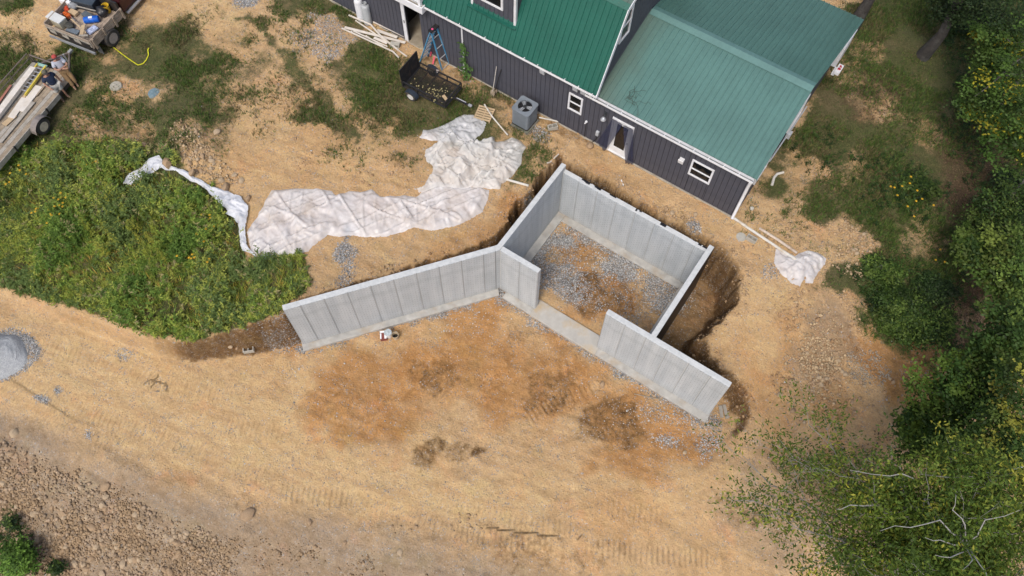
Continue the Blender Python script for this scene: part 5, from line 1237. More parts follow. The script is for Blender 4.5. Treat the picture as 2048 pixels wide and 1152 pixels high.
b = MB(); b.bb((-1.0, BL + .03, BZ), (1.0, BL + .11, TOP + .15)); b.build('headboard', m_black, tk, bevel=.01)
for s in (-1, 1):
    b = MB(); b.bar((s * .98, cy0 + .1, .42), (s * .98, cy1 + .3, .42), .12, .06); b.build('running_board', m_alu, tk)
    wheel(tk, (s * .82, cy1 + .35, .4), .40, .25, m_rimg, (s, 0, 0), 8)
# ---- what lies in the truck bed (each its own thing)
def tw(px, py, z): return Vector(at(px, py, tk_z + BZ + z))
def cargo(name, label, cat, mat, px, py, z0, dims, rz, bevel=.02, lid=None, lidmat=None):
    p = tw(px, py, z0 + dims[2] / 2); t = thing(name, label, cat, (p.x, p.y, tk_z + BZ + z0), tka + rz)
    b = MB(); b.box((0, 0, dims[2] / 2), dims); b.build('body', mat, t, bevel=bevel)
    if lid: b = MB(); b.box((0, 0, dims[2] + lid / 2 + .001), (dims[0] + .02, dims[1] + .02, lid)); b.build('lid', lidmat, t, bevel=.01)
    return t
cargo('cooler', 'large cream cooler box at the rear left of the truck bed', 'cooler', M('cooler_tan', (.45, .41, .30), .6, .1, 6), 116, 42, 0, (.78, .4, .36), R(-5), .03, .06, M('cooler_lid', (.60, .60, .57), .5, .08, 6))
cargo('tote', 'black flat-topped tool chest at the front of the truck bed', 'tool chest', M('black_plastic', (.03, .036, .045), .4, .2, 5), 172, 6, 0, (1.1, .5, .42), R(8), .04, .05, M('chest_lid', (.05, .065, .08), .35, .2, 5))
cargo('foam_box', 'white foam box at the front left of the truck bed', 'box', m_vinyl, 136, 2, .1, (.55, .4, .3), R(5), .02)
cargo('power_tool_case', 'dark grey case in the middle of the truck bed', 'case', M('case_grey', (.10, .115, .125), .5, .3, 8), 176, 32, .05, (.5, .28, .2), R(-12), .03)
cargo('wooden_box', 'tan wooden box in the middle of the truck bed', 'box', m_pine, 147, 25, .05, (.42, .24, .12), R(-5), .01)
cargo('tarp_bundle', 'folded grey tarpaulin at the back of the truck bed', 'tarp', M('tarp_grey', (.15, .18, .21), .6, .3, 9), 146, 62, 0, (.62, .25, .1), R(2), .04)
cargo('cement_bag', 'blue and white printed bag along the right side of the truck bed', 'bag', M('bag_blue_white', (.42, .47, .62), .6, .6, 14), 184, 60, .02, (.3, .5, .1), R(-14), .04)
for px, py, lab, c_ in ((133, 17, 'orange and red chainsaw at the left of the truck bed', (.5, .07, .03)), (134, 29, 'orange chainsaw nearer the cooler in the truck bed', (.55, .11, .02))):
    p = tw(px, py, .15); t = thing('chainsaw', lab, 'chainsaw', (p.x, p.y, tk_z + BZ + .02), tka + R(rng.uniform(-60, 60)), 'chainsaws in the truck bed')
    b = MB(); b.box((0, 0, .1), (.36, .2, .18)); b.box((-.05, 0, .2), (.2, .12, .08)); b.build('body', M('saw_%d' % py, c_, .4, .3, 12), t, bevel=.03)
    b = MB(); b.tube([(-.2, 0, .1), (-.34, 0, .16), (-.3, 0, .24), (-.1, 0, .25)], .016, 6); b.build('handle', m_black, t); b = MB(); b.box((.36, .05, .09), (.42, .012, .08)); b.build('guide_bar', m_alu, t)
p = tw(183, 39, .15); br_ = thing('drum', 'bright blue plastic drum lying on its side in the truck bed', 'drum', p, tka + R(35))
q = Euler((0, R(90), 0)).to_matrix(); b = MB(); b.lathe([(.001, -.31), (.13, -.31), (.15, -.28), (.15, -.12), (.158, -.1), (.15, -.08), (.15, .1), (.158, .12), (.15, .14), (.15, .28), (.13, .31), (.001, .31)], 20, (0, 0, 0), q); b.build('body', M('drum_blue', (.01, .10, .46), .35, .1, 6), br_, True)
b = MB(); b.box((0.0, -.02, .152), (.16, .1, .004), (R(8), 0, 0)); b.build('label', m_vinyl, br_)
bucket(0, 0, M('yellow_pail', (.62, .40, .03), .45, .1, 8), 'yellow bucket at the front right corner of the truck bed', None, 1.05, M('pail_in', (.5, .33, .03), .6), tw(214, 18, .15) - Vector((0, 0, .15)), tka)
def lump(name, label, cat, mat, px, py, z, r, sq=(1, 1, .7), group=None, seed=0):
    bm = bmesh.new(); bmesh.ops.create_icosphere(bm, subdivisions=3, radius=1)
    for v in bm.verts:
        n = vnoise(v.co.x * 2 + seed * 3.1, v.co.y * 2 + v.co.z * 1.7, 9) * .22 + vnoise(v.co.x * 5, v.co.y * 5 + v.co.z * 4, 11) * .1
        v.co = Vector((v.co.x * sq[0], v.co.y * sq[1], v.co.z * sq[2])) * r * (1 + float(n))
    me = bpy.data.meshes.new(name); bm.to_mesh(me); bm.free(); me.polygons.foreach_set('use_smooth', [True] * len(me.polygons))
    p = tw(px, py, z); return tag(link(name, me, mat, None, p), label, cat, group)
m_bag = M('black_bag', (.018, .018, .02), .35, .4, 8)
lump('rubbish_bag', 'black bag beside the yellow bucket in the truck bed', 'bag', m_bag, 203, 22, .2, .27, (1, .9, .75), None, 2)
lump('rubbish_bag', 'grey plastic bag between the foam box and the tool chest in the truck bed', 'bag', M('grey_bag', (.22, .23, .24), .4, .4, 7), 147, 8, .2, .26, (1, 1, .7), None, 5)
lump('cloth_bundle', 'red and white cloth bundle left in truck bed by the chainsaws', 'cloth', M('red_white_cloth', (.45, .30, .28), .8, .7, 5), 118, 26, .12, .17, (1, 1, .6), None, 7)
lump('rope_coil', 'dark tangled hose heap between cooler and case in the truck bed', 'hose', M('hose_dark', (.06, .06, .05), .7, .5, 14), 137, 50, .12, .22, (1.2, .8, .5), None, 9)
for a, c, w, lab, mm in (((142, 38), (172, 66), .05, 'long wooden tool handle lying diagonally in the truck bed', m_pine), ((163, 69), (167, 50), .16, 'pale board offcut standing near the tailgate in truck bed', m_pine), ((158, 71), (176, 71), .08, 'grey board along the tailgate inside the truck bed', m_greyw), ((152, 12), (192, 22), .04, 'thin grey pole across the front of the truck bed', m_greyw)):
    b = MB(); b.bar(tw(*a, .3), tw(*c, .25), w, .04); put(b, 'board', mm, lab, 'board', 'boards and handles in the truck bed')
# yellow tow strap
P_ = []
sp = [(204, 80, .35), (210, 88, .12), (222, 92, .05), (240, 106, .05), (258, 119, .05), (277, 132, .05), (287, 129, .05), (294, 122, .05), (298, 112, .05), (297, 102, .08), (299, 98, .08)]
for x, y, z in sp: g = G(x, y); P_.append(g + [0, 0, z])
b = MB()
for u, v in zip(P_[:-1], P_[1:]): b.bar(u, v, .038, .012)
put(b, 'tow_strap', M('strap_yellow', (.62, .60, .02), .7, .15, 9), 'bright yellow strap trailing from the truck over the lawn', 'strap')

# ---- planter with red flowers at the far gable corner
pl = thing('planter', 'white planter box with red flowers at the rear right corner of the house', 'planter', (2.55, 14.4, 3.9)); pl.scale = (.62, .62, .62)
b = MB(); b.bb((-.17, -.4, .1), (.17, .4, .36)); b.build('box', m_white, pl, bevel=.01)
b = MB(); b.bb((-.3, -.02, -.2), (.1, .02, .1)); b.bb((-.3, -.3, -.15), (-.1, .3, .09)); b.build('bracket', m_white, pl)
for k in range(40):
    if k % 20 == 0: b = MB()
    c = Vector((rng.normal(0, .04), (-.12 if k < 20 else .14) + rng.normal(0, .04), .42 + rng.normal(0, .03))); b.box(c, (.06, .05, .01), (rng.uniform(-1, 1), rng.uniform(-1, 1), rng.uniform(0, 3)))
    if k % 20 == 19: b.build('flower', M('red_petal', (.50, .012, .03), .6, .3, 15), pl)['kind'] = 'stuff'

# ---- two men standing by the trailer
def skin(name, verts, edges, rad, mat, parent, sub=2, root=0):
    me = bpy.data.meshes.new(name); me.from_pydata([tuple(v) for v in verts], edges, [])
    o = bpy.data.objects.new(name, me); COL.objects.link(o)
    o.modifiers.new('skin', 'SKIN'); sv = me.skin_vertices[0].data
    for i, r in enumerate(rad): sv[i].radius = (r, r) if not isinstance(r, tuple) else r; sv[i].use_root = (i == root)
    sb = o.modifiers.new('sub', 'SUBSURF'); sb.levels = sub; sb.render_levels = sub
    dg = bpy.context.evaluated_depsgraph_get(); me2 = bpy.data.meshes.new_from_object(o.evaluated_get(dg)); me2.name = name
    bpy.data.objects.remove(o)
    me2.polygons.foreach_set('use_smooth', [True] * len(me2.polygons)); me2.materials.clear(); 
    return link(name, me2, mat, parent)
m_skin = M('skin', (.40, .22, .15), .55, .1, 9)
def person(label, loc, rz, pose, shirt, legs, capm, shorts):
    t = thing('person', label, 'person', loc, rz)
    J = dict(pelvis=(0, 0, .95), waist=(0, -.01, 1.1), chest=(0, 0, 1.3), neck=(0, .0, 1.48), jaw=(0, .035, 1.56), head=(0, .02, 1.66), crown=(0, .0, 1.735), nose=(0, .125, 1.61))
    for s, n in ((-1, 'l'), (1, 'r')):
        J['sh' + n] = (s * .19, 0, 1.42); J['hip' + n] = (s * .10, 0, .9); J['kn' + n] = (s * .12, .04, .5); J['an' + n] = (s * .13, 0, .08); J['toe' + n] = (s * .15, .17, .035); J['ear' + n] = (s * .088, .015, 1.635)
        J['el' + n] = (s * .28, -.02, 1.14); J['wr' + n] = (s * .28, .1, .92)
    J.update(pose)
    R_ = dict(pelvis=.15, waist=.14, chest=.16, neck=.06, jaw=.07, head=.098, crown=.07, nose=.014, shl=.075, shr=.075, ell=.05, elr=.05, wrl=.036, wrr=.036, hipl=.10, hipr=.10, knl=.066, knr=.066, anl=.046, anr=.046, toel=.038, toer=.038, earl=.018, earr=.018)
    keys = list(J); E_ = [('pelvis', 'waist'), ('waist', 'chest'), ('chest', 'neck'), ('neck', 'jaw'), ('jaw', 'head'), ('head', 'crown'), ('jaw', 'nose'), ('head', 'earl'), ('head', 'earr')]
    for n in 'lr': E_ += [('chest', 'sh' + n), ('sh' + n, 'el' + n), ('el' + n, 'wr' + n), ('pelvis', 'hip' + n), ('hip' + n, 'kn' + n), ('kn' + n, 'an' + n), ('an' + n, 'toe' + n)]
    V = [Vector(J[k]) for k in keys]; rad = [R_[k] for k in keys]; ed = [(keys.index(a), keys.index(c)) for a, c in E_]
    for n, s in (('l', -1), ('r', 1)):          # hands: palm, four fingers, thumb
        w = Vector(J['wr' + n]); d = (w - Vector(J['el' + n])).normalized(); side = d.cross(Vector((0, 0, 1)));
        if side.length < .1: side = Vector((1, 0, 0))
        side.normalize(); up_ = side.cross(d)
        k0 = len(V); V.append(w + d * .06); rad.append((.036, .02)); ed.append((keys.index('wr' + n), k0))
        for f in range(4):
            a = len(V); off = side * (.024 * (f - 1.5)); ln = (.06, .075, .07, .055)[f]
            V += [w + d * .09 + off, w + d * (.09 + ln * .55) + off - up_ * .006, w + d * (.09 + ln) + off * 1.05 - up_ * .022]; rad += [.011, .0095, .008]; ed += [(k0, a), (a, a + 1), (a + 1, a + 2)]
        a = len(V); V += [w + d * .04 + side * .04 * s, w + d * .085 + side * .06 * s - up_ * .01]; rad += [.012, .010]; ed += [(k0, a), (a, a + 1)]
    skin('body', V, ed, rad, m_skin, t)
    def cloth(name, ks, es, rr, mat): return skin(name, [J[k] if isinstance(k, str) else k for k in ks], es, rr, mat, t)
    half = lambda a, c, f: tuple(Vector(J[a]).lerp(Vector(J[c]), f))
    cloth('shirt', ['pelvis', 'waist', 'chest', half('chest', 'neck', .72), 'shl', 'shr', half('shl', 'ell', .72), half('shr', 'elr', .72)], [(0, 1), (1, 2), (2, 3), (2, 4), (2, 5), (4, 6), (5, 7)], [.19, .18, .20, .09, .105, .105, .09, .09], shirt)
    f = .95 if shorts else .86
    if shorts: ks = [half('hipl', 'knl', f), half('hipr', 'knr', f)]; cloth('shorts', ['pelvis', 'hipl', 'hipr'] + ks, [(0, 1), (0, 2), (1, 3), (2, 4)], [.17, .135, .135, .125, .125], legs)
    else: cloth('trousers', ['pelvis', 'hipl', 'hipr', 'knl', 'knr', half('knl', 'anl', f), half('knr', 'anr', f)], [(0, 1), (0, 2), (1, 3), (2, 4), (3, 5), (4, 6)], [.17, .135, .135, .105, .105, .088, .088], legs)
    for n in 'lr':
        a = Vector(J['an' + n]); c = Vector(J['toe' + n]); h = a - (c - a).normalized() * .05; h.z = .04
        cloth('shoe', [tuple(h), (a.x, a.y, .06), tuple(a.lerp(c, .6)), tuple(c)], [(0, 1), (1, 2), (2, 3)], [.042, .06, .048, .042], M('work_boot', (.22, .15, .09), .8, .2, 10))
    H = Vector(J['head']); b = MB(); b.lathe([(.112, .0), (.115, .03), (.10, .075), (.065, .105), (.001, .118)], 16, H + Vector((0, -.01, .02))); cp = b.build('cap', capm, t, True)
    b = MB(); P_ = []
    for a in np.linspace(-60, 60, 9): P_ += [H + Vector((.112 * math.sin(R(a)), -.01 + .112 * math.cos(R(a)), .025)), H + Vector((.10 * math.sin(R(a)), .02 + .17 * math.cos(R(a)), .012))]
    F_ = [(2 * i, 2 * i + 1, 2 * i + 3, 2 * i + 2) for i in range(8)]; b.add(P_, F_); b.add([p - Vector((0, 0, .008)) for p in P_], [q_[::-1] for q_ in F_]); b.build('cap_brim', M('cap_brim_dark', (.05, .04, .04), .8), cp)
    b = MB(); b.lathe([(.104, -.06), (.108, -.02), (.108, .02)], 14, H + Vector((0, -.022, .02))); b.build('hair', M('short_hair', (.07, .045, .03), .9), t, True)
    for s in (-1, 1): b = MB(); b.lathe([(.001, .006), (.009, .004), (.011, 0)], 8, H + Vector((s * .035, .098, -.005)), (R(-90), 0, 0)); b.build('eye', M('eye_dark', (.02, .015, .01), .3), t)
    b = MB(); b.box(H + Vector((0, .098, -.085)), (.045, .01, .008)); b.build('mouth', M('lip', (.28, .10, .08), .6), t)
    return t
gA = G(150, 172); gB = G(130, 197)
# arms folded; hips resting back
crossed = dict(ell=(-.27, .10, 1.16), elr=(.27, .10, 1.16), wrl=(.06, .25, 1.2), wrr=(-.06, .27, 1.15), knl=(-.11, .07, .5), anl=(-.10, .06, .08), toel=(-.12, .23, .035), knr=(.09, .14, .5), anr=(.06, .2, .08), toer=(.05, .37, .035), pelvis=(0, -.05, .95), waist=(0, -.08, 1.1), chest=(0, -.07, 1.3), neck=(0, -.05, 1.48), jaw=(0, 0, 1.55), head=(0, -.01, 1.65), crown=(0, -.03, 1.725), nose=(0, .095, 1.59), hipl=(-.1, -.04, .9), hipr=(.1, -.04, .9), earl=(-.088, -.02, 1.63), earr=(.088, -.02, 1.63), shl=(-.19, -.06, 1.42), shr=(.19, -.06, 1.42))
pA = person('man in pale grey shirt, tan trousers and red cap with folded arms', gA, R(-108), crossed, M('shirt_pale_grey', (.42, .44, .50), .85, .08, 9), M('trousers_tan', (.37, .23, .11), .85, .1, 9), M('cap_red', (.38, .06, .05), .8, .2, 12), False)
relaxed = dict(elr=(.30, -.06, 1.16), wrr=(.24, .10, .98), ell=(-.30, -.1, 1.14), wrl=(-.32, -.02, .9), knl=(-.12, .06, .5), anl=(-.15, .05, .08), toel=(-.19, .2, .035), chest=(0, -.04, 1.3), neck=(0, -.03, 1.48), jaw=(0, .0, 1.55), head=(0, -.02, 1.65), crown=(0, -.05, 1.725), nose=(0, .08, 1.60), earl=(-.088, -.03, 1.63), earr=(.088, -.03, 1.63), shl=(-.19, -.04, 1.42), shr=(.19, -.04, 1.42))
pB = person('man in navy shirt, light grey shorts and olive cap standing by trailer', gB, R(-95), relaxed, M('shirt_navy', (.018, .028, .06), .85, .2, 9), M('shorts_grey', (.46, .44, .40), .85, .08, 9), M('cap_olive', (.10, .095, .07), .8, .2, 12), True)

pA.scale = (.97, .97, .92); pA.rotation_euler = (R(11), 0, R(-108)); pB.scale = (.98, .98, .93); pB.rotation_euler = (R(4), 0, R(-95))

# ---- heap of crushed stone at the left edge
gx, gy = ground(4, 712)[:2]
n1, n2 = 40, 22; V = []; F_ = []
for j in range(n2 + 1):
    r_ = .98 * j / n2
    for k in range(n1):
        t = 2 * math.pi * k / n1; rr = r_ * (1 + .09 * math.sin(2 * t + 1) + .05 * math.sin(5 * t)); x, y = gx + rr * math.cos(t), gy + rr * math.sin(t)
        h = .62 * max(0, 1 - (r_ / .98) ** 1.35) ** .75 * (1 - .15 * math.cos(t)) + .09 * float(fbm(x * 2.2, y * 2.2, 57)) * (1 - j / n2) 
        V.append((x, y, float(zat(x, y)) - .03 + h + .012 * rng.normal() * (j < n2)))
for j in range(n2):
    for k in range(n1): k2 = (k + 1) % n1; F_.append((j * n1 + k, j * n1 + k2, (j + 1) * n1 + k2, (j + 1) * n1 + k))
mt, nt, bs = new_mat('crushed_stone'); geo = nt.nodes.new('ShaderNodeNewGeometry')
vo = nt.nodes.new('ShaderNodeTexVoronoi'); vo.inputs['Scale'].default_value = 34; nt.links.new(geo.outputs['Position'], vo.inputs['Vector']); sp_ = nt.nodes.new('ShaderNodeSeparateColor'); nt.links.new(vo.outputs['Color'], sp_.inputs[0])
nt.links.new(mix(nt, .5, ramp(nt, sp_.outputs[0], [(0, (.22, .23, .235)), (.7, (.37, .385, .39)), (1, (.5, .51, .52))]), (.33, .345, .355)), bs.inputs['Base Color']); bs.inputs['Roughness'].default_value = .9; bump(nt, bs, math_n(nt, 'SUBTRACT', 1., vo.outputs['Distance']), .6, .02)
m_stone_heap = mt
b = MB(); b.add(V, F_); put(b, 'gravel_pile', mt, 'rounded heap of grey crushed stone at the left edge of the road', 'gravel pile', smooth=True)
# ================================================================== PLASTIC SHEETING
def plastic(name, cover, white, rough=.32):
    mt, nt, bs = new_mat(name)
    geo = nt.nodes.new('ShaderNodeNewGeometry'); pos = geo.outputs['Position']
    n1 = noise_node(nt, 1.1, 5, .6, vec=pos); n2 = noise_node(nt, 5, 5, .65, vec=pos)
    c = ramp(nt, n2, [(.25, tuple(v * .80 for v in white)), (.6, white)])
    c = mix(nt, ramp(nt, n1, [(.56, (0, 0, 0)), (.76, (.35, .35, .35))]), c, (.62, .55, .46))
    nt.links.new(c, bs.inputs['Base Color']); bs.inputs['Roughness'].default_value = rough; bs.inputs['Specular IOR Level'].default_value = .45
    tr = nt.nodes.new('ShaderNodeBsdfTransparent'); tl_ = nt.nodes.new('ShaderNodeBsdfTranslucent'); tl_.inputs[0].default_value = (*white, 1)
    m0 = nt.nodes.new('ShaderNodeMixShader'); m0.inputs[0].default_value = .22; nt.links.new(bs.outputs[0], m0.inputs[1]); nt.links.new(tl_.outputs[0], m0.inputs[2])
    m1 = nt.nodes.new('ShaderNodeMixShader'); f = ramp(nt, n1, [(.3, (cover + .14,) * 3), (.7, (cover - .12,) * 3)])
    nt.links.new(f, m1.inputs[0]); nt.links.new(tr.outputs[0], m1.inputs[1]); nt.links.new(m0.outputs[0], m1.inputs[2])
    nt.links.new(m1.outputs[0], nt.nodes['Material Output'].inputs['Surface'])
    bump(nt, bs, n2, .5, .04)
    return mt
m_pl1 = plastic('milky_plastic', .66, (.93, .93, .94), .14); m_pl2 = plastic('crumpled_plastic', .64, (.92, .91, .88), .15); m_pl3 = plastic('white_fabric', .97, (.80, .82, .86), .5)
def sheet(name, P, mat, label, cat, st=.055, amp=.05, fold=.0, dirs=(), bulge=.10, seed=0, lift=.02):
    """cloth lying on the ground: plan outline P (photo points), folds by ridged noise, creases along given lines"""
    P2 = gp(P); A = np.array(P2)
    # densify and roughen the hem
    Q = []
    for i in range(len(A)):
        a, c = A[i], A[(i + 1) % len(A)]; n = max(1, int(np.hypot(*(c - a)) / .09))
        for k in range(n): Q.append(a + (c - a) * k / n)
    Q = np.array(Q); Q = Q + .035 * np.stack([vnoise(Q[:, 0] * 4, Q[:, 1] * 4, 31 + seed), vnoise(Q[:, 0] * 4, Q[:, 1] * 4, 33 + seed)], 1)
    lo, hi = Q.min(0) - st, Q.max(0) + st
    xs_, ys_ = np.arange(lo[0], hi[0], st), np.arange(lo[1], hi[1], st)
    XX, YY = np.meshgrid(xs_, ys_, indexing='ij'); x, y = XX.ravel().copy(), YY.ravel().copy()
    d = poly_sd(x, y, Q); n1, n2 = XX.shape
    i, j = np.meshgrid(np.arange(n1 - 1), np.arange(n2 - 1), indexing='ij'); q = (i * n2 + j).ravel()
    Fq = np.stack([q, q + n2, q + n2 + 1, q + 1], 1); Fq = Fq[(d[Fq] > -st * .35).sum(1) >= 3]
    used = np.unique(Fq)
    out_ = used[d[used] < st * .3]
    for v in out_:                      # snap the rim to the outline
        best = 1e9
        dx = Q - [x[v], y[v]]; k = np.argmin((dx ** 2).sum(1))
        x[v], y[v] = Q[k] * .8 + np.array([x[v], y[v]]) * .2
    d = np.maximum(poly_sd(x, y, Q), 0)
    z = zat(x, y) + lift + bulge * (1 - np.exp(-d / .25))
    rid = lambda s, sd_: (1 - np.abs(vnoise(x * s, y * s, sd_)) * 2.2)
    env = 1 - np.exp(-d / .12)
    wq = .35 * vnoise(x * 1.3, y * 1.3, 51 + seed); z = z + env * amp * (.5 * rid(1.6, 3 + seed) + .45 * rid(3.7, 5 + seed) + .3 * rid(8.3, 8 + seed) + .45 * (1 - np.abs(vnoise(x * 3 + wq * 9, y * 5 - wq * 7, 53 + seed)) * 4))
    for (a, sc, am) in dirs:           # long pulled creases
        u = x * math.cos(a) + y * math.sin(a); v = -x * math.sin(a) + y * math.cos(a)
        z = z + env * am * np.maximum(0, 1 - np.abs(vnoise(v * sc, u * .35, 12 + seed)) * 5)
    if fold:
        wx = x + .5 * vnoise(x * .9, y * .9, 40 + seed); wy = y + .5 * vnoise(x * .9, y * .9, 42 + seed)
        z = z + env * fold * np.maximum(-.1, rid(.9, 44 + seed) * .6 + (1 - np.abs(vnoise(wx * 2.3, wy * 2.3, 46 + seed)) * 3) * .4)
    rem = np.full(len(x), -1); rem[used] = np.arange(len(used))
    V = np.stack([x, y, z], 1)[used]
    c = np.array([V[:, 0].mean(), V[:, 1].mean(), V[:, 2].min()])
    me = np_mesh(name, V - c, rem[Fq], mat, True)
    return tag(link(name, me, None, None, tuple(c)), label, cat)
z2 = lambda L, ox, oy, s: [(ox + a / s, oy + c / s) for a, c in L]
low = z2([(265,580),(400,574),(520,570),(590,575),(650,590),(675,612),(760,590),(840,585),(905,578),(940,600),(965,620),(1080,612),(1190,625),(1215,600),(1260,565),(1330,520),(1480,560),(1600,560),(1660,585),(1650,650),(1620,710),(1540,770),(1400,820),(1290,840),(1180,815),(1120,840),(1000,875),(880,880),(750,870),(700,885),(630,865),(540,930),(500,970),(400,1000),(300,1010),(210,1048),(170,1010),(140,975),(110,850),(180,740),(240,620)], 460, 200, 3.2)
sheet('plastic_sheet', low, m_pl1, 'long milky plastic sheet spread over bare soil above the wing wall', 'plastic sheet', .045, .016, .03, ((R(60), 2.6, .10), (R(-20), 2.1, .10), (R(15), 1.5, .08), (R(100), 3.0, .06), (R(-55), 2.4, .06)), .10, 1)
top = z2([(1215,600),(1175,570),(1240,560),(1300,450),(1300,430),(1265,400),(1240,360),(1260,320),(1320,280),(1330,265),(1400,215),(1530,240),(1590,262),(1640,262),(1670,245),(1690,240),(1700,280),(1780,260),(1800,245),(1860,270),(1895,310),(1870,350),(1860,430),(1800,500),(1735,545),(1730,575),(1670,582),(1560,560),(1480,580),(1330,570)], 460, 200, 3.2)
sheet('plastic_sheet', top, m_pl2, 'big crumpled heap of white plastic at the top end of the long sheet', 'plastic sheet', .04, .05, .38, ((R(80), 2.8, .14), (R(30), 2.3, .12), (R(-30), 2.6, .10), (R(5), 3.4, .08)), .2, 5, .04)
flap = z2([(1212,246),(1240,200),(1330,180),(1420,140),(1490,100),(1560,100),(1610,120),(1642,155),(1630,195),(1560,275),(1500,300),(1420,270),(1340,260),(1290,262)], 460, 200, 3.2)
sheet('plastic_sheet', flap, m_pl1, 'clear plastic flap on the grass beside the small pallet', 'plastic sheet', .045, .06, .12, ((R(-40), 2.0, .08),), .13, 9, .05)
strip = z2([(608,350),(620,320),(635,295),(700,265),(715,240),(735,220),(785,208),(803,235),(840,262),(880,268),(950,305),(1000,330),(1040,360),(1120,380),(1185,410),(1222,455),(1218,500),(1204,560),(1212,640),(1250,690),(1270,722),(1240,690),(1195,672),(1180,620),(1170,540),(1120,480),(1060,420),(1000,360),(930,325),(860,285),(790,270),(760,290),(740,300),(690,320),(650,350)], 0, 230, 2.4515)
sheet('silt_fence', strip, m_pl3, 'narrow white silt fence fabric fallen along the edge of the weeds', 'silt fence', .04, .06, .10, ((R(20), 3.0, .06),), .06, 13, .12)
small = z2([(318,575),(345,572),(375,592),(430,620),(450,600),(510,585),(560,595),(607,630),(600,660),(562,710),(530,770),(495,770),(488,735),(470,770),(455,792),(400,760),(350,715),(308,650)], 1440, 300, 2.88)
sheet('plastic_sheet', small, m_pl1, 'small crumpled plastic sheet over the ends of the drain pipes at right', 'plastic sheet', .04, .06, .12, ((R(-50), 2.6, .08),), .08, 17, .04)
a, c = G(458, 426), G(478, 436); b = MB(); b.bar(a + [0, 0, .16], c + [0, 0, .14], .28, .01); put(b, 'paper_board', m_vinyl, 'white rectangular board lying on the narrow silt fence', 'board')

# ================================================================== STONES
def tint_mat(name, trans=.0, rough=.8, fallback=(.3, .25, .2)):
    mt, nt, bs = new_mat(name)
    a = nt.nodes.new('ShaderNodeAttribute'); a.attribute_name = 'tint'
    geo = nt.nodes.new('ShaderNodeNewGeometry'); n = noise_node(nt, 9, 4, .6, vec=geo.outputs['Position'])
    c = mix(nt, .35, a.outputs['Color'], ramp(nt, n, [(.3, (.3, .3, .3)), (.7, (.7, .7, .7))]), 'OVERLAY')
    nt.links.new(c, bs.inputs['Base Color']); bs.inputs['Roughness'].default_value = rough; bs.inputs['Specular IOR Level'].default_value = .2
    if trans:
        t = nt.nodes.new('ShaderNodeBsdfTranslucent'); nt.links.new(a.outputs['Color'], t.inputs[0])
        m_ = nt.nodes.new('ShaderNodeMixShader'); m_.inputs[0].default_value = trans
        nt.links.new(bs.outputs[0], m_.inputs[1]); nt.links.new(t.outputs[0], m_.inputs[2]); nt.links.new(m_.outputs[0], nt.nodes['Material Output'].inputs['Surface'])
    return mt
m_tint = tint_mat('loose_stone')
m_leaf = tint_mat('leaf', .22, .55)
m_rock = M('tan_rock', (.36, .25, .15), .9, .2, 7, dirt=(.30, .19, .10), dirt_amt=.6, bmp=.5)
m_rock2 = M('pale_rock', (.41, .31, .20), .9, .16, 8, dirt=(.33, .24, .15), dirt_amt=.5, bmp=.5)
_rocks = []
for k in range(8):
    bm = bmesh.new(); bmesh.ops.create_icosphere(bm, subdivisions=2, radius=1)
    sq = Vector((1, rng.uniform(.65, .95), rng.uniform(.5, .75)))
    pl_ = [(Vector(rng.normal(size=3)).normalized(), rng.uniform(.62, .88)) for _ in range(9)]
    for v in bm.verts:
        p = v.co.copy()
        for n, h in pl_:
            e = p.dot(n)
            if e > h: p -= n * (e - h) * .9
        p *= 1 + rng.normal() * .03
        v.co = Vector((p.x * sq.x, p.y * sq.y, p.z * sq.z))
    me = bpy.data.meshes.new('stone'); bm.to_mesh(me); bm.free(); me.materials.append(m_rock if k % 2 else m_rock2)
    me.polygons.foreach_set('use_smooth', [True] * len(me.polygons)); me.set_sharp_from_angle(angle=R(28)); _rocks.append(me)
def stone(x, y, r, label, group, name='stone', sink=.3, k=None, dz=0):
    me = _rocks[int(rng.integers(8)) if k is None else k]
    o = link(name, me, None, None, (x, y, float(zat(x, y)) + r * (.5 - sink) + dz), (rng.uniform(-.4, .4), rng.uniform(-.4, .4), rng.uniform(0, 6.28))); o.scale = (r, r, r)
    return tag(o, label, 'stone', group)
BIG = [(434,265,.19,'boulder on the lawn edge right of the dirt mound'), (290,291,.14,'pale stone lying alone in the brown lawn left of dirt mound'), (333,292,.16,'tan stone at the left foot of the dirt mound'),
 (452,376,.26,'large tan boulder between the silt fence and the bare soil'), (470,352,.15,'stone just above the large boulder by the silt fence'), (424,322,.17,'stone on the mound of soil right of the silt fence bend'), (444,362,.15,'middle stone of the row beside the silt fence'),
 (484,362,.16,'stone at the right end of the row beside the silt fence'), (497,398,.18,'stone at the lower end of the silt fence near the long sheet'), (1180,292,.22,'rounded tan boulder on the soil left of the front door'), (1205,770,.17,'pointed tan stone in front of the right front wall'),
 (212,973,.22,'pale stone alone on the greyish slope at lower left'), (496,1028,.30,'angular slab of rock on the grey slope edge, largest of the lower left'), (1581,764,.19,'pale block of stone on the bank right of the right wall'), (1558,790,.14,'flat stone below the pale block on the right bank'),
 (1345,425,.14,'stone on the soil strip in front of the wing near its window'), (1390,430,.12,'small stone on the soil strip near the right corner of the wing'), (690,1085,.13,'brown stone on the darker slope at the bottom centre'), (800,1105,.16,'brown clod at bottom edge below the crawler track'), (620,1045,.14,'stone near the head of the grey slope at the bottom'),
 (545,615,.12,'pale stone in the grass by the left end of wing wall'), (476,698,.10,'reddish stone on the road left of the hollow block'), (462,695,.12,'tan stone at the foot of the bank left of hollow block'), (30,868,.22,'flat tan rock near the crawler track at far left'), (1480,985,.13,'stone in the furrow below the right wall'), (1370,905,.11,'stone by the pale gravel patch below the right wall'), (230,90,.01,'')]
for px, py, r, lab in BIG[:-1]:
    g = ground(px, py); stone(g[0], g[1], r, lab, None)
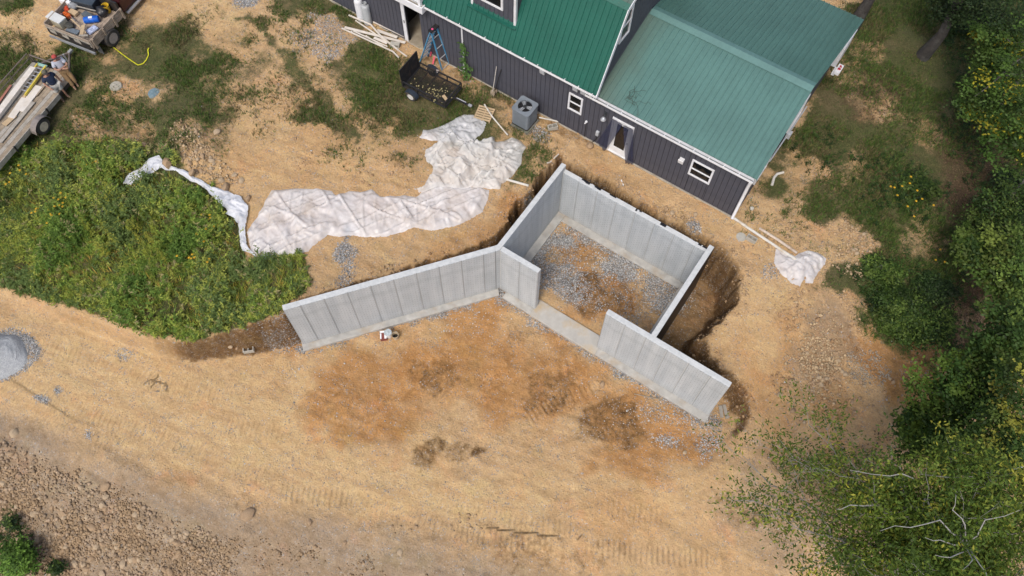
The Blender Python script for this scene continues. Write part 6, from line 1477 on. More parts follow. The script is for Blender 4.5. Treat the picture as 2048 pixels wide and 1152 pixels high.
for px, py, r, lab in ((337, 331, .30, 'large boulder weighing down the bend of the silt fence'), (388, 352, .19, 'smaller boulder on the silt fence below the bend')):
    g = ground(px, py); stone(g[0], g[1], r, lab, None, dz=.12)
def in_poly(P, n):
    A = np.array(gp(P)); lo, hi = A.min(0), A.max(0); out_ = []
    while len(out_) < n:
        q = rng.uniform(lo, hi, (n * 3, 2)); q = q[poly_sd(q[:, 0], q[:, 1], A) > 0]; out_ += list(q)
    return np.array(out_[:n])
RUB = [([(0,890),(60,900),(130,960),(260,1010),(380,1060),(430,1152),(0,1152)], 150, .075, .19, 'tan stone in the rubble slope at the lower left', 'rubble stones at the lower left'),
 ([(1590,690),(1650,680),(1690,720),(1700,780),(1650,830),(1600,860),(1570,800)], 45, .06, .15, 'pale stone on the eroded bank right of the right wall', 'stones on the right bank'),
 ([(1690,440),(1740,480),(1755,530),(1700,560),(1660,530)], 22, .06, .13, 'tan clod on the dirt mound right of the small plastic sheet', 'clods on the right mound'),
 ([(345,250),(390,260),(440,330),(470,350),(440,370),(390,345),(350,310)], 34, .06, .14, 'tan clod on the dirt mound above the silt fence', 'clods on the left mound'),
 ([(1720,720),(1800,760),(1760,850),(1690,830)], 18, .05, .12, 'reddish stone on the orange slope at right', 'stones on the orange slope')]
for P, n, r0, r1, lab, grp in RUB:
    for x, y in in_poly(P, n): stone(x, y, float(r0 + (r1 - r0) * rng.random() ** 2.2), lab, grp)
OCT = np.array([(1, 0, 0), (-1, 0, 0), (0, 1, 0), (0, -1, 0), (0, 0, .8), (0, 0, -.8)], float)
OCF = np.array([(0, 2, 4), (2, 1, 4), (1, 3, 4), (3, 0, 4), (2, 0, 5), (1, 2, 5), (3, 1, 5), (0, 3, 5)])
def rotz(V, a):
    c, s = np.cos(a)[:, None], np.sin(a)[:, None]; o = V.copy(); o[..., 0] = V[..., 0] * c - V[..., 1] * s; o[..., 1] = V[..., 0] * s + V[..., 1] * c; return o
def chips(name, xy, r, cols, label, cat, lift=.3):
    n = len(xy); V = OCT[None] * r[:, None, None] * rng.uniform(.6, 1.25, (n, 6, 3)); V = rotz(V, rng.uniform(0, 6.28, n))
    V[..., 0] += xy[:, :1]; V[..., 1] += xy[:, 1:]; V[..., 2] += (zat(xy[:, 0], xy[:, 1]) + r * lift)[:, None]
    Fc = (OCF[None] + (np.arange(n) * 6)[:, None, None]).reshape(-1, 3)
    t = np.repeat(cols, 8, 0)
    return tag(link(name, np_mesh(name, V.reshape(-1, 3), Fc, m_tint, False, t)), label, cat, kind='stuff')
fine = (np.abs(GA) < 25).ravel() & (GB.ravel() > 1.1) & (GB.ravel() < 33.4)
def sample(Wt, n):
    p = np.where(fine, np.clip(Wt, 0, None), 0); k = rng.choice(len(X), n, p=p / p.sum())
    return np.stack([X[k], Y[k]], 1) + rng.uniform(-.04, .04, (n, 2)), k
# pale crushed stone around the footings and in the pit
cl = sstep(-.1, .45, fbm(X * 1.3, Y * 1.3, 66, 4))
PIT = soft(gp([(1110,450),(1150,480),(1365,590),(1310,660),(1230,640),(1100,570),(1060,520),(1080,490)]), .2, .2)
xy, k = sample(GRAV ** 1.5 * (.3 + cl) * (1 - sstep(.5, 1., SLOPE)) + .10 * PIT * cl + .012 * ORANGE * (.2 + cl), 11000)
xy2 = np.concatenate([np.array(gp([(px + rng.normal(0, sx_), py + rng.normal(0, sy_)) for _ in range(n_)])) for px, py, sx_, sy_, n_ in ((1330, 880, 16, 8, 160), (1420, 885, 16, 14, 200), (1300, 832, 40, 12, 140), (1226, 500, 26, 16, 260), (1255, 545, 40, 14, 420), (1120, 460, 20, 12, 200), (1340, 600, 26, 16, 240), (600, 740, 40, 14, 60), (930, 640, 60, 16, 160), (85, 798, 8, 4, 60), (178, 870, 4, 6, 40), (1395, 820, 30, 16, 160))])
xy = np.concatenate([xy, xy2]); g_ = rng.random(len(xy)) ** np.where(np.arange(len(xy)) < len(xy) - len(xy2), 1.2, .45)
cols = np.stack([.20 + .42 * g_, .205 + .415 * g_, .21 + .39 * g_], 1) * rng.uniform(.85, 1.1, (len(xy), 1))
chips('gravel', xy, rng.uniform(.012, .034, len(xy)) * (1 + .5 * (rng.random(len(xy)) > .93)), cols, 'loose grey and white crushed stone in the pit and along the footings', 'gravel', .35)
# clods and crumbs of soil
fallm = sstep(.2, 1.5, poly_sd(X, Y, FALLP))
wt = .02 * (1 - GRASS) + .35 * mx(soft(ell(370, 280, 70, 60), .4, .4), soft(ell(1650, 480, 110, 60, 30), .5, .4) * .9, soft(ell(1640, 700, 110, 150), .6, .5), soft(ell(1780, 760, 70, 80), .5, .5), soft(ell(760, 320, 260, 50), .6, .8) * .25, soft(ell(1330, 420, 150, 18, 30), .3, .3) * .4, soft(ell(1540, 560, 60, 100), .4, .5) * .5) * (1 - GRASS) + fallm * .10 + fallm * .5 * soft(ell(150, 1080, 280, 110, 10), .8, .8) + .1 * soft(ell(880, 1060, 90, 30), .4, .5)
wt = wt * (.15 + sstep(-.25, .5, fbm(X * .9, Y * .9, 68, 4)))
wt = wt + .15 * np.exp(-(poly_sd(X, Y, LIPP) / .35) ** 2) * (X > -10) * (1 - GRASS) * (X < 7)
xy, k = sample(wt, 30000)
base_ = np.array([(.40, .28, .165)]) * (1 - GREY[k][:, None] * .3); base_ = base_ * (1 - .35 * ORANGE[k][:, None] * np.array([[.2, .7, 1.2]]))
chips('soil_clods', xy, rng.uniform(.010, .024, len(xy)) + .07 * rng.random(len(xy)) ** 6 * (wt[k] > .08) + .05 * fallm[k] * rng.random(len(xy)) ** 3, base_ * rng.uniform(.85, 1.3, (len(xy), 1)), 'loose clods and crumbs of tan soil scattered over the bare ground', 'clods', .3)
xy = in_poly([(-20, 880), (60, 890), (140, 950), (280, 1005), (420, 1060), (480, 1152), (-20, 1170)], 3400); xy = xy[fbm(xy[:, 0] * 1.1, xy[:, 1] * 1.1, 72) + .25 * rng.normal(size=len(xy)) > -.05]
chips('rubble', xy, rng.uniform(.018, .05, len(xy)) + .08 * rng.random(len(xy)) ** 5, np.array([(.36, .265, .175)]) * rng.uniform(.65, 1.2, (len(xy), 1)), 'small rubble between the larger stones at the lower left', 'rubble', .4)

xy = np.concatenate([in_poly([(1585,600),(1670,615),(1715,740),(1665,830),(1595,800),(1560,700)], 520), in_poly([(1600,670),(1650,660),(1680,740),(1640,770),(1600,750)], 500), in_poly([(1690,440),(1745,480),(1760,530),(1720,570),(1660,530)], 350), in_poly([(340,245),(390,255),(450,330),(490,360),(440,380),(390,345),(345,310)], 450)])
chips('bank_rubble', xy, rng.uniform(.018, .05, len(xy)) + .05 * rng.random(len(xy)) ** 5, np.array([(.50, .37, .225)]) * rng.uniform(.65, 1.15, (len(xy), 1)), 'loose pale rubble on the eroded bank and dirt mounds', 'rubble', .5)
xy = in_poly([(1690,705),(1750,700),(1785,745),(1760,775),(1700,760)], 420)
chips('bank_gravel', xy, rng.uniform(.02, .05, len(xy)), np.array([(.40, .345, .27)]) * rng.uniform(.6, 1.15, (len(xy), 1)), 'patch of greyish broken stone at the top of the orange slope', 'gravel', .45)
# ================================================================== GRASS AND WEEDS
GREENS = np.array([(.050, .095, .017), (.072, .128, .024), (.10, .16, .033), (.060, .105, .032), (.13, .175, .04)])
def blades(n, xy, hgt, wid, per, cols, lean=.6):
    """per narrow triangles per tuft"""
    m_ = n * per; c = np.repeat(xy, per, 0) + rng.normal(0, .03, (m_, 2)); z = np.repeat(zat(xy[:, 0], xy[:, 1]), per)
    a = rng.uniform(0, 6.28, m_); h = np.repeat(hgt, per) * rng.uniform(.6, 1.2, m_); w = wid * rng.uniform(.6, 1.3, m_)
    l = h * rng.uniform(.2, 1, m_) * lean; ca, sa = np.cos(a), np.sin(a)
    V = np.zeros((m_, 3, 3)); V[:, 0] = np.stack([c[:, 0] - sa * w, c[:, 1] + ca * w, z - .01], 1); V[:, 1] = np.stack([c[:, 0] + sa * w, c[:, 1] - ca * w, z - .01], 1)
    V[:, 2] = np.stack([c[:, 0] + ca * l, c[:, 1] + sa * l, z + h], 1)
    return V.reshape(-1, 3), np.arange(m_ * 3).reshape(-1, 3), np.repeat(cols, per, 0) * rng.uniform(.7, 1.3, (m_, 1))
patch = sstep(-.35, .35, fbm(X * .7, Y * .7, 91, 4)); straw = sstep(0, .4, fbm(X * .5, Y * .5, 93, 4) + .15 * fbm(X * 4, Y * 4, 94))
lawnw = GRASS * (1 - FIELD) * (.12 + patch) * (1 - .8 * LITTER)
xy, k = sample(lawnw, 70000)
c_ = GREENS[rng.integers(0, 5, len(k))]; st_ = (rng.random(len(k)) < .12 + .5 * straw[k])[:, None]; c_ = np.where(st_, np.array([(.20, .165, .075)]) * rng.uniform(.5, 1.1, (len(k), 1)), c_)
V, Fc, T = blades(len(k), xy, .06 + .08 * patch[k], .014, 3, c_, 1.2)
tag(link('lawn_grass', np_mesh('lawn_grass', V, Fc, m_leaf, False, T)), 'patchy short grass and dry stalks around the house and trailers', 'grass', kind='stuff')
def leafset(c, dirv, ln, wd, nrm):
    """diamond leaves: base c, direction, length, width, normal"""
    s = np.cross(dirv, nrm); s /= np.linalg.norm(s, axis=1, keepdims=True) + 1e-9
    V = np.stack([c, c + dirv * ln[:, None] * .45 + s * wd[:, None] * .5, c + dirv * ln[:, None], c + dirv * ln[:, None] * .45 - s * wd[:, None] * .5], 1)
    return V.reshape(-1, 3), np.arange(len(c) * 4).reshape(-1, 4)
def unit(v): return v / (np.linalg.norm(v, axis=-1, keepdims=True) + 1e-9)
def weed_patch(xy, hgt, nl, ln, cols, tilt=.25):
    n = len(xy); z = zat(xy[:, 0], xy[:, 1]); base = np.concatenate([xy, z[:, None]], 1)
    td = np.stack([rng.normal(0, tilt, n), rng.normal(0, tilt, n), np.ones(n)], 1) * hgt[:, None]
    f = rng.random((n, nl)) ** .7; P_ = base[:, None] + td[:, None] * f[..., None]
    a = rng.uniform(0, 6.28, (n, nl)); el = rng.uniform(-.3, .7, (n, nl))
    dv = np.stack([np.cos(a) * np.cos(el), np.sin(a) * np.cos(el), np.sin(el)], 2)
    L = ln * rng.uniform(.5, 1.3, (n, nl)) * (1.15 - .5 * f)
    nv = unit(np.stack([rng.normal(0, .4, (n, nl)), rng.normal(0, .4, (n, nl)), np.ones((n, nl))], 2))
    V, Fc = leafset(P_.reshape(-1, 3), dv.reshape(-1, 3), L.ravel(), L.ravel() * .30, nv.reshape(-1, 3))
    return V, Fc, np.repeat(cols, nl, 0) * rng.uniform(.75, 1.3, (n * nl, 1))
tall = sstep(-.3, .45, fbm(X * .55, Y * .55, 95, 4)); kind_ = fbm(X * .45 + 9, Y * .45, 97, 3)
xy, k = sample(FIELD * (.08 + .92 * sstep(-.25, .25, fbm(X * 1.1, Y * 1.1, 96, 4))), 6200)
pal = np.array([(.10, .175, .030), (.155, .24, .040), (.24, .31, .05), (.33, .36, .07), (.125, .18, .05), (.31, .27, .12)])
idx = np.clip(((kind_[k] + .5) * 5 + rng.normal(0, 1.0, len(k))).astype(int), 0, 4); idx[rng.random(len(k)) < .07] = 5
V, Fc, T = weed_patch(xy, .12 + .8 * tall[k] * rng.uniform(.3, 1.3, len(k)), 15, .17, pal[idx])
tag(link('field_weeds', np_mesh('field_weeds', V, Fc, m_leaf, False, T)), 'dense green weeds covering the bank left of the wing wall', 'weeds', kind='stuff')
xy, k = sample(FIELD, 9000); V, Fc, T = blades(len(k), xy, .14 + .2 * rng.random(len(k)), .012, 4, pal[rng.integers(1, 4, len(k))] * np.where(rng.random((len(k), 1)) < .15, np.array([(2.2, 1.3, 1.6)]), 1), 1.1)
tag(link('field_grass', np_mesh('field_grass', V, Fc, m_leaf, False, T)), 'long grass growing between the weeds on the left bank', 'grass', kind='stuff')
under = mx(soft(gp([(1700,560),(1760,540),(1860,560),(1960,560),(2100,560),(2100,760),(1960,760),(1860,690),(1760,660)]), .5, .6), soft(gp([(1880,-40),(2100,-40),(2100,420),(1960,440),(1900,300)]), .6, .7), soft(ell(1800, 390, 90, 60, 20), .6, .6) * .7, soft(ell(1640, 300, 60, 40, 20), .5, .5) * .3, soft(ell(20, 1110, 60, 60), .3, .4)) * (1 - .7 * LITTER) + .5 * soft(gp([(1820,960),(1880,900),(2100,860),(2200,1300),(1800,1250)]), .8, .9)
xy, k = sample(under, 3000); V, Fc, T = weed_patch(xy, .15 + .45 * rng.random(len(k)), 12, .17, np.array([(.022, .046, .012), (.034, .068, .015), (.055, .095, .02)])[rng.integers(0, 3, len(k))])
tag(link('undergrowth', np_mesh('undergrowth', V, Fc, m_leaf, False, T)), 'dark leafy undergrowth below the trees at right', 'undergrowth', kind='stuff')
xy, k = sample(LITTER, 5000); V = np.stack([xy[:, 0], xy[:, 1], zat(xy[:, 0], xy[:, 1]) + .02], 1); a = rng.uniform(0, 6.28, len(k))
V, Fc = leafset(V, np.stack([np.cos(a), np.sin(a), rng.uniform(-.1, .4, len(k))], 1), rng.uniform(.06, .13, len(k)), rng.uniform(.04, .07, len(k)), np.tile([(0, 0, 1.)], (len(k), 1)))
tag(link('leaf_litter', np_mesh('leaf_litter', V, Fc, m_leaf, False, np.array([(.13, .085, .05)]) * rng.uniform(.5, 1.6, (len(k), 1)))), 'brown leaf litter on the ground between the trees', 'leaves', kind='stuff')
# tall goldenrods: stem, leaves, plume
m_stem = M('weed_stem', (.10, .13, .035), .8, .2, 8)
def plant_parts(h, nl, ll, seed_, plume):
    r_ = np.random.default_rng(seed_); P_ = [Vector((0, 0, 0))]
    for k in range(1, 6): P_.append(P_[-1] + Vector((r_.normal(0, .03), r_.normal(0, .03), h / 5)))
    b = MB(); b.tube(P_, [.010, .009, .008, .007, .006, .003], 5, False); stm = b.mesh('stem'); stm.materials.append(m_stem)
    f = r_.random(nl) * .95 + .05; c = np.array([P_[int(q * 4.99)].lerp(P_[int(q * 4.99) + 1], q * 5 % 1) for q in f]); a = r_.uniform(0, 6.28, nl); el = r_.uniform(-.2, .6, nl)
    V, Fc = leafset(c, np.stack([np.cos(a) * np.cos(el), np.sin(a) * np.cos(el), np.sin(el)], 1), ll * r_.uniform(.6, 1.2, nl) * (1.25 - .7 * f), ll * .22 * np.ones(nl), np.tile([(0, 0, 1.)], (nl, 1)))
    lf = np_mesh('foliage', V, Fc, m_leaf, False, np.array([plume]) * r_.uniform(.7, 1.25, (nl, 1)))
    return stm, lf, P_[-1]
GOLD = [plant_parts(h, 46, .20, 100 + i, c) for i, (h, c) in enumerate(((1.15, (.22, .25, .035)), (.9, (.17, .23, .032)), (1.3, (.27, .27, .04))))]
gpos = [(470,290),(500,330),(520,370),(560,400),(540,440),(500,400),(580,440),(620,470),(640,500),(330,400),(660,430),(560,480),(600,520),(440,470),(700,560),(720,520),(610,600),(640,560),(420,520),(740,610),(760,660),(690,640),(860,520),(520,560),(300,330),(270,560),(480,620),(380,470)]
for i, (u, v) in enumerate(gpos):
    px, py = u / 2.4515, 230 + v / 2.4515
    g = G(px + 24, py + 30); stm, lf, _ = GOLD[i % 3]
    t = thing('goldenrod', 'tall yellow-green goldenrod plant standing above the weeds on the left bank', 'plant', g, rng.uniform(0, 6.28), 'goldenrods on the left bank')
    s = rng.uniform(.7, 1.1); t.scale = (s, s, s); link('stem', stm, None, t); link('foliage', lf, None, t)
m_petal = M('yellow_petal', (.62, .36, .012), .6, .15, 20)
for i, (px, py, n, lab) in enumerate(((122, 432, 15, 'largest clump of yellow-orange flowers among the left weeds'), (136, 420, 7, 'yellow flowers just right of the largest clump on left bank'), (204, 344, 7, 'yellow flowers nearest the left end of the silt fence'), (52, 370, 6, 'yellow flowers near the left edge below the long trailer'), (422, 458, 4, 'yellow flowers in grass left of the long plastic sheet, upper'), (421, 485, 6, 'yellow flowers in the grass left of the long plastic sheet, lower'), (404, 527, 7, 'yellow flowers by the dry patch in the left weeds'), (1800, 392, 8, 'clump of yellow flowers in the grass right of the house'), (1814, 432, 4, 'yellow flowers just below the larger clump right of house'), (1864, 533, 3, 'orange flowers in the undergrowth near right-hand trees'))):
    g = G(px, py); t = thing('flowering_weed', lab, 'flowers', g, 0, 'yellow flowers')
    b = MB(); fl = MB()
    for k in range(n):
        x, y, h = rng.normal(0, .30), rng.normal(0, .30), rng.uniform(.45, .85); b.tube([(x * .4, y * .4, 0), (x * .8, y * .8, h * .6), (x, y, h)], .006, 4, False)
        for j in range(6): a = j * math.pi / 3; fl.add([(x, y, h + .02), (x + .04 * math.cos(a - .4), y + .04 * math.sin(a - .4), h + .012), (x + .055 * math.cos(a), y + .055 * math.sin(a), h), (x + .04 * math.cos(a + .4), y + .04 * math.sin(a + .4), h + .012)], [(0, 1, 2, 3)])
    b.build('stem', m_stem, t); fl.build('flower', m_petal, t)['kind'] = 'stuff'
# climbing plant on the wall beside the white post
g = G(941, 138); t = thing('climbing_plant', 'green climbing plant on the charcoal wall beside the thin white post', 'plant', (g[0] + .1, YF - .25, g[2]))
b = MB(); b.tube([(0, 0, 0), (.02, .1, .6), (-.1, .16, 1.3), (-.15, .19, 1.9)], .012, 5, False); b.tube([(.1, 0, 0), (.3, .05, .5), (.35, .08, .8)], .01, 5, False); b.build('stem', m_stem, t)
n = 170; f = rng.random(n) ** 1.3; c = np.stack([-.14 * f + rng.normal(0, .13, n) * (1.1 - .6 * f) + .25 * (rng.random(n) < .35) * (f < .45), .05 + .12 * f + rng.uniform(-.12, .02, n), f * 1.95], 1); a = rng.uniform(0, 6.28, n)
V, Fc = leafset(c, unit(np.stack([np.cos(a), -np.abs(np.sin(a)) * .6, -.3 + rng.normal(0, .3, n)], 1)), rng.uniform(.08, .2, n), rng.uniform(.04, .08, n), np.tile([(0, -.7, .7)], (n, 1)))
link('foliage', np_mesh('foliage', V, Fc, m_leaf, False, np.array([(.06, .12, .025)]) * rng.uniform(.7, 1.6, (n, 1))), None, t)

# ================================================================== TREES
m_bark = M('grey_bark', (.115, .105, .09), .95, .35, 9, bmp=.6); m_bark_pale = M('bare_grey_limb', (.24, .23, .205), .9, .25, 8, bmp=.4)
m_darkbark = M('dark_bark', (.055, .05, .046), .95, .4, 6, dirt=(.14, .14, .13), dirt_amt=.5, bmp=.7)
def crown(name, lobes, n, ln, pals, parent, org, per=34, flat=.55, hang=.0, asp=.55):
    per = int(per * 2.0); n = int(n * 1.15)
    """leaves in loose clusters through the lobes (x, y, z, rx, ry, rz, weight), gaps in between"""
    w = np.array([l[6] for l in lobes], float); w /= w.sum(); cs = []; tc = []
    nc = max(8, n // per); li = rng.choice(len(lobes), nc, p=w)
    d = unit(rng.normal(size=(nc, 3))); d[:, 2] = d[:, 2] * .8 + .15; rad = rng.random(nc) ** .38
    L = np.array([l[:6] for l in lobes])[li]; C = L[:, :3] + d * rad[:, None] * L[:, 3:6]
    pc = np.array(pals)[rng.integers(0, len(pals), nc)] * rng.uniform(.55, 1.6, (nc, 1))
    sz = rng.uniform(.13, .34, nc) * (L[:, 3] / 2.) ** .5
    j = np.repeat(np.arange(nc), per); P_ = C[j] + rng.normal(0, 1, (len(j), 3)) * sz[j][:, None] * np.array([1, 1, flat])
    a = rng.uniform(0, 6.28, len(j)); el = rng.uniform(-.5, .3, len(j)) - hang; dv = np.stack([np.cos(a) * np.cos(el), np.sin(a) * np.cos(el), np.sin(el)], 1)
    nv = unit(unit(P_ - C[j]) * .55 + np.stack([rng.normal(0, .35, len(j)), rng.normal(0, .35, len(j)), np.full(len(j), .8)], 1))
    l_ = ln * rng.uniform(.6, 1.3, len(j)); V, Fc = leafset(P_, dv, l_, l_ * asp, nv)
    me = np_mesh(name, V - np.array(org), Fc, m_leaf, False, pc[j] * rng.uniform(.88, 1.16, (len(j), 1)))
    link(name, me, None, parent); return C
def wig(a, b, n, amp):
    a, b = Vector(a), Vector(b); return [a.lerp(b, k / n) + Vector(rng.normal(0, amp, 3)) * (0 < k < n) for k in range(n + 1)]
def tree(label, basexy, H, r, lobes, n, ln, pals, bark=None, cat='tree', name='tree', limbs=9, hang=0., per=34, group=None):
    bz = float(zat(*basexy)) - .05; org = (basexy[0], basexy[1], bz); t = thing(name, label, cat, org, 0, group); bark = bark or m_bark
    top_ = Vector((basexy[0], basexy[1], bz + H)); P_ = wig(org, top_, 6, .06 * H / 6)
    b = MB(); b.tube([p - Vector(org) for p in P_], [r * 1.35] + [r * (1 - .13 * k) for k in range(1, 7)], 9); b.build('trunk', bark, t, True)
    C = crown('crown', lobes, n, ln, pals, t, org, per, hang=hang)
    b = MB()
    for k in range(limbs):
        c = C[rng.integers(len(C))]; f = rng.uniform(.35, .95); s = P_[0].lerp(P_[-1], f); b.tube([p - Vector(org) for p in wig(s, c, 4, .10)], [r * .4, r * .3, r * .22, r * .15, r * .06], 5, False)
    b.build('branch', bark, t, True); return t
G1 = [(.020, .042, .010), (.032, .060, .012), (.050, .085, .016), (.08, .12, .024)]; G2 = [(.034, .066, .013), (.058, .10, .018), (.095, .14, .026)]; GD = [(.018, .034, .012), (.025, .046, .014), (.036, .060, .016)]; GY = [(.045, .085, .014), (.06, .105, .018), (.05, .09, .016), (.035, .065, .014), (.05, .085, .016), (.06, .11, .02), (.04, .08, .014), (.05, .09, .016)] * 2 + [(.28, .25, .02)]
def cl_(px, py, z, rx, ry=None, rz=None, w=1.): p = at(px, py, z); return (p[0], p[1], z, rx, ry or rx, rz or rx * .8, w)
tree('tall dark-trunked tree at the top right whose trunk stands clear in the lawn', G(1845, 112)[:2], 9.5, .24, [cl_(1935, 0, 5.0, 1.3, w=1.2), cl_(1900, 20, 4.2, .9, w=.8), cl_(1990, -60, 7.5, 2.2), cl_(2060, -20, 7, 2.)], 9000, .12, GD, m_darkbark)
tree('dark tree trunk behind the rear corner of the green roof', G(1702, 58)[:2], 9, .25, [cl_(1890, -240, 10.5, 2.4)], 4000, .13, GD, m_darkbark)
p = at(2010, 190, 2)[:2]; tree('tree with yellowing leaves at the right edge near the top', p, 5.2, .16, [cl_(2005, 150, 5.2, 1.5), cl_(1975, 205, 4.6, 1.2), cl_(2040, 240, 5, 1.5), cl_(1985, 95, 5.2, 1.1), cl_(2050, 100, 6, 1.7), cl_(2020, 300, 4, 1.1, w=.6)], 12000, .13, GY)
p = at(2000, 410, 1)[:2]; tree('light green sapling at right edge above the leaf litter', p, 3.6, .09, [cl_(1990, 430, 3.6, 1.0), cl_(2035, 420, 3.8, 1.1), cl_(1960, 460, 3.2, .7)], 5200, .12, G1)
p = at(2000, 560, 1)[:2]; tree('bright green tree at the right edge beside the brown leaf litter', p, 4.2, .12, [cl_(1975, 515, 4, 1.0), cl_(2030, 500, 4.4, 1.2), cl_(1938, 490, 3.6, .6), cl_(2035, 585, 4.3, 1.0)], 7500, .15, G2 + [(.13, .17, .03)])
p = at(2030, 690, 0)[:2]; tree('green tree at the right edge below the leaf litter', p, 5, .13, [cl_(2022, 655, 4.6, 1.0), cl_(2045, 710, 5, 1.3), cl_(1990, 715, 4.2, .8)], 7000, .15, G2)
p = at(1930, 830, -.5)[:2]; tree('bushy green tree at the lower right beside the orange slope', p, 3.6, .12, [cl_(1890, 790, 3.2, 1.3), cl_(1940, 760, 3.8, 1.2), cl_(1870, 850, 2.8, 1.1), cl_(1930, 870, 3.4, 1.5), cl_(1990, 810, 4, 1.3), cl_(1840, 880, 2.2, .8, w=.6)], 13000, .14, [(.030, .062, .012), (.055, .10, .016), (.09, .145, .022)])
p = at(2020, 930, -1)[:2]; tree('yellow-green tree at right edge above the bare grey limbs', p, 6, .14, [cl_(2010, 880, 5.6, 1.3), cl_(2040, 780, 6, 1.3), cl_(1975, 940, 5.4, 1.2), cl_(2045, 980, 5.8, 1.3)], 9000, .13, G2 + [(.2, .2, .03)], hang=.2)
# shrubs
for px, py, z, r_, n, lab, pl2 in ((1762, 545, 1.9, .75, 3200, 'round bright green shrub beside the dirt mound', G2), (1795, 600, 1.9, .95, 4600, 'bright green shrub where the bank meets the undergrowth', G1), (1850, 640, 1.9, 1.2, 6500, 'broad green shrub above the orange slope', G1), (1872, 575, 1.6, .85, 3200, 'darker shrub between the bright shrubs and leaf litter', GD + G1[:1]), (1800, 655, 1.5, .75, 2600, 'low yellow-green shrub at the top of the orange slope', G2), (1960, 20, 2.6, 1.5, 6000, 'dark shrub under the trees at the top right corner', GD), (2035, 360, 2.2, .8, 2200, 'dark shrub at right edge below the yellowing tree', GD + G1[:1]), (1820, 400, 1.2, .7, 2000, 'low green shrub around the yellow flowers right of house', G1), (22, 1112, -.7, .66, 2800, 'bright green bush at the bottom left corner', [(.07, .14, .02), (.10, .18, .026), (.05, .10, .016)]), (105, 1140, -1.3, .33, 600, 'small dark bush right of the bottom left corner bush', G1), (8, 1042, -.9, .26, 400, 'small bush at the left edge above the corner bush', GD + G1)):
    q = at(px, py, z); gz = float(zat(q[0], q[1])); h = max(z - gz, .4)
    tree(lab, q[:2], h * .9, .035, [(q[0], q[1], gz + h * .65, r_, r_ * .9, max(h * .45, .35), 1), (q[0] + .4 * r_, q[1] + .2 * r_, gz + h * .8, r_ * .6, r_ * .6, h * .35, .5), (q[0] - .5 * r_, q[1] + .1 * r_, gz + h * .6, r_ * .6, r_ * .5, h * .35, .5)], n, .11, pl2, None, 'shrub', 'shrub', 6)
# nearest tree: half bare, pale crooked limbs, thin leaves far out over the soil
oc = at(1930, 1085, 7.5); bz = float(zat(oc[0] + .6, oc[1] - .6)); org = (oc[0] + .6, oc[1] - .6, bz)
nt_ = thing('half_bare_tree', 'half-bare tree with pale grey crooked limbs filling the lower right corner', 'tree', org)
O = Vector(org); hub = Vector((oc[0], oc[1], 5.2))
b = MB(); b.tube([p - O for p in wig(O, hub, 6, .08)], [.24, .2, .19, .18, .17, .16, .14], 9); b.build('trunk', m_bark_pale, nt_, True)
ends = [(1480, 905, 5.6), (1500, 1000, 6.), (1560, 880, 5.8), (1640, 870, 6.2), (1600, 1060, 6.4), (1700, 940, 6.8), (1660, 1110, 6.6), (1750, 1010, 7.2), (1740, 1150, 7), (1800, 930, 7.2), (1860, 1000, 8), (1900, 930, 7.8), (1960, 960, 8.2), (2020, 1000, 8), (2060, 1060, 8), (2050, 1150, 8), (1860, 1170, 8.2), (1950, 1160, 8.4), (1920, 1030, 8.6)]
bb = MB(); tips = []
for i, (px, py, z) in enumerate(ends):
    e = Vector(at(px, py, z)); s = hub.lerp(O, rng.uniform(0, .25)); P_ = wig(s, e, 6, .16)
    bb.tube([p - O for p in P_], [.045, .038, .032, .026, .02, .014, .006], 6, False)
    for k in range(13):
        f = rng.uniform(.3, 1.); q = P_[min(5, int(f * 6))].lerp(P_[min(6, int(f * 6) + 1)], f * 6 % 1); d = (e - s).normalized(); d2 = Vector(rng.normal(0, .55, 3)) + d * .7; d2.z = d2.z * .5
        q2 = q + d2 * rng.uniform(.4, 1.1); P2 = wig(q, q2, 3, .05); bb.tube([p - O for p in P2], [.012, .009, .007, .003], 4, False)
        tips.append((q2, px)); tips.append((P2[2], px))
        for _ in range(2):
            q3 = q2 + Vector(rng.normal(0, .28, 3)); bb.tube([p - O for p in wig(P2[2], q3, 2, .03)], [.008, .006, .003], 3, False); tips.append((q3, px))
bb.build('branch', m_bark_pale, nt_, True)
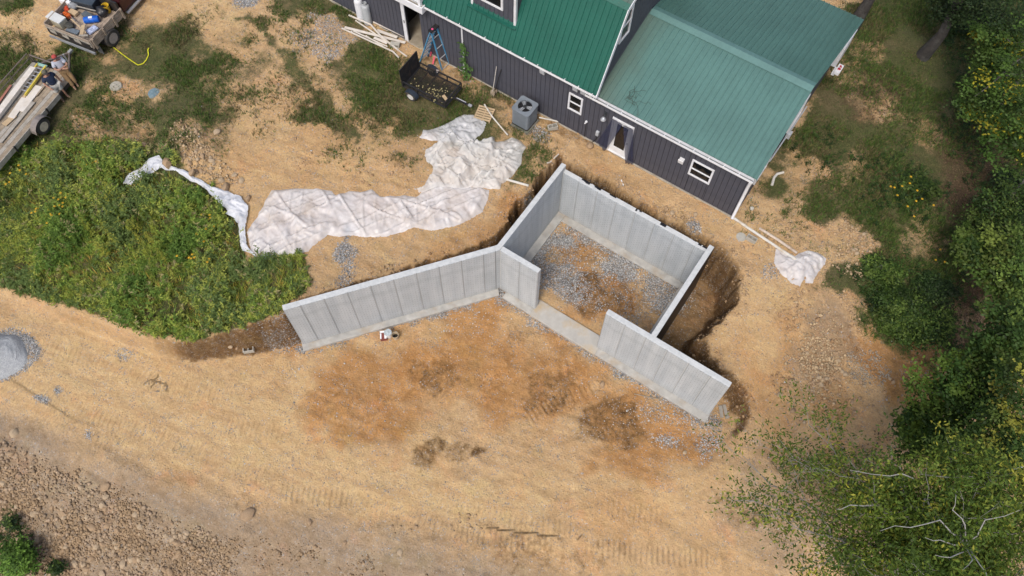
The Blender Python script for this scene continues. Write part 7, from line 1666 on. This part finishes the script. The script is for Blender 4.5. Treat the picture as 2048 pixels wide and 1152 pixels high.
# crooked dead limbs close to the eye
dl = MB()
for pts in (((1930, 1095, 8.2), (1945, 1120, 8.8), (1925, 1140, 9)), ((1935, 1090, 8), (1930, 1050, 8.6), (1905, 1020, 9), (1912, 990, 9.2)), ((1935, 1085, 8), (1880, 1080, 8.7), (1850, 1075, 9)), ((1935, 1085, 8), (1970, 1040, 8.8), (2040, 1020, 9.2)), ((1940, 1100, 8), (1900, 1115, 8.8), (1870, 1110, 9)), ((1930, 1085, 8), (1880, 1040, 8.8), (1820, 1055, 9.2), (1760, 1062, 9.3)), ((2060, 930, 7), (1980, 945, 7.6), (1900, 955, 8), (1840, 948, 8.2)), ((1750, 1010, 7), (1700, 1010, 7.4), (1672, 1018, 7.5)), ((1830, 958, 7.4), (1780, 952, 7.5), (1700, 940, 7.6)), ((1940, 1095, 8), (1960, 1130, 8.8), (1975, 1160, 9))):
    P_ = [Vector(at(*q)) - O for q in pts]; Q_ = []
    for u, v in zip(P_[:-1], P_[1:]): Q_ += [u, u.lerp(v, .5) + Vector(rng.normal(0, .05, 3))]
    Q_.append(P_[-1]); dl.tube(Q_, list(np.linspace(.020, .005, len(Q_))), 6)
dl.tube([hub - O, Vector(at(1932, 1088, 8.2)) - O], [.07, .03], 7); dl.build('dead_limb', M('bleached_limb', (.34, .33, .305), .85, .25, 8, bmp=.3), nt_, True)
Cn = []; Tn = []; Sn = []
for q, px in tips:
    dens = 8 + int(64 * min(1, max(0, (px - 1450) / 520)))
    if rng.random() < .12: continue
    k = int(dens * rng.uniform(.5, 1.4)); c = np.array(q) + rng.normal(0, .24, (k, 3)); Cn.append(c)
    t_ = np.array([(.07, .115, .016), (.105, .155, .020), (.16, .195, .028), (.05, .085, .014), (.27, .265, .035)])[rng.choice(5, p=[.32, .28, .2, .12, .08])]
    Tn.append(np.tile(t_, (k, 1)))
Cn = np.concatenate(Cn); Tn = np.concatenate(Tn); n = len(Cn); a = rng.uniform(0, 6.28, n); el = rng.uniform(-.9, .2, n)
V, Fc = leafset(Cn, np.stack([np.cos(a) * np.cos(el), np.sin(a) * np.cos(el), np.sin(el)], 1), rng.uniform(.09, .17, n), rng.uniform(.035, .06, n), unit(np.stack([rng.normal(0, .5, n), rng.normal(0, .5, n), np.ones(n)], 1)))
link('crown', np_mesh('crown', V - np.array(org), Fc, m_leaf, False, Tn * rng.uniform(.7, 1.35, (n, 1))), None, nt_)
print('half bare leaves', n)
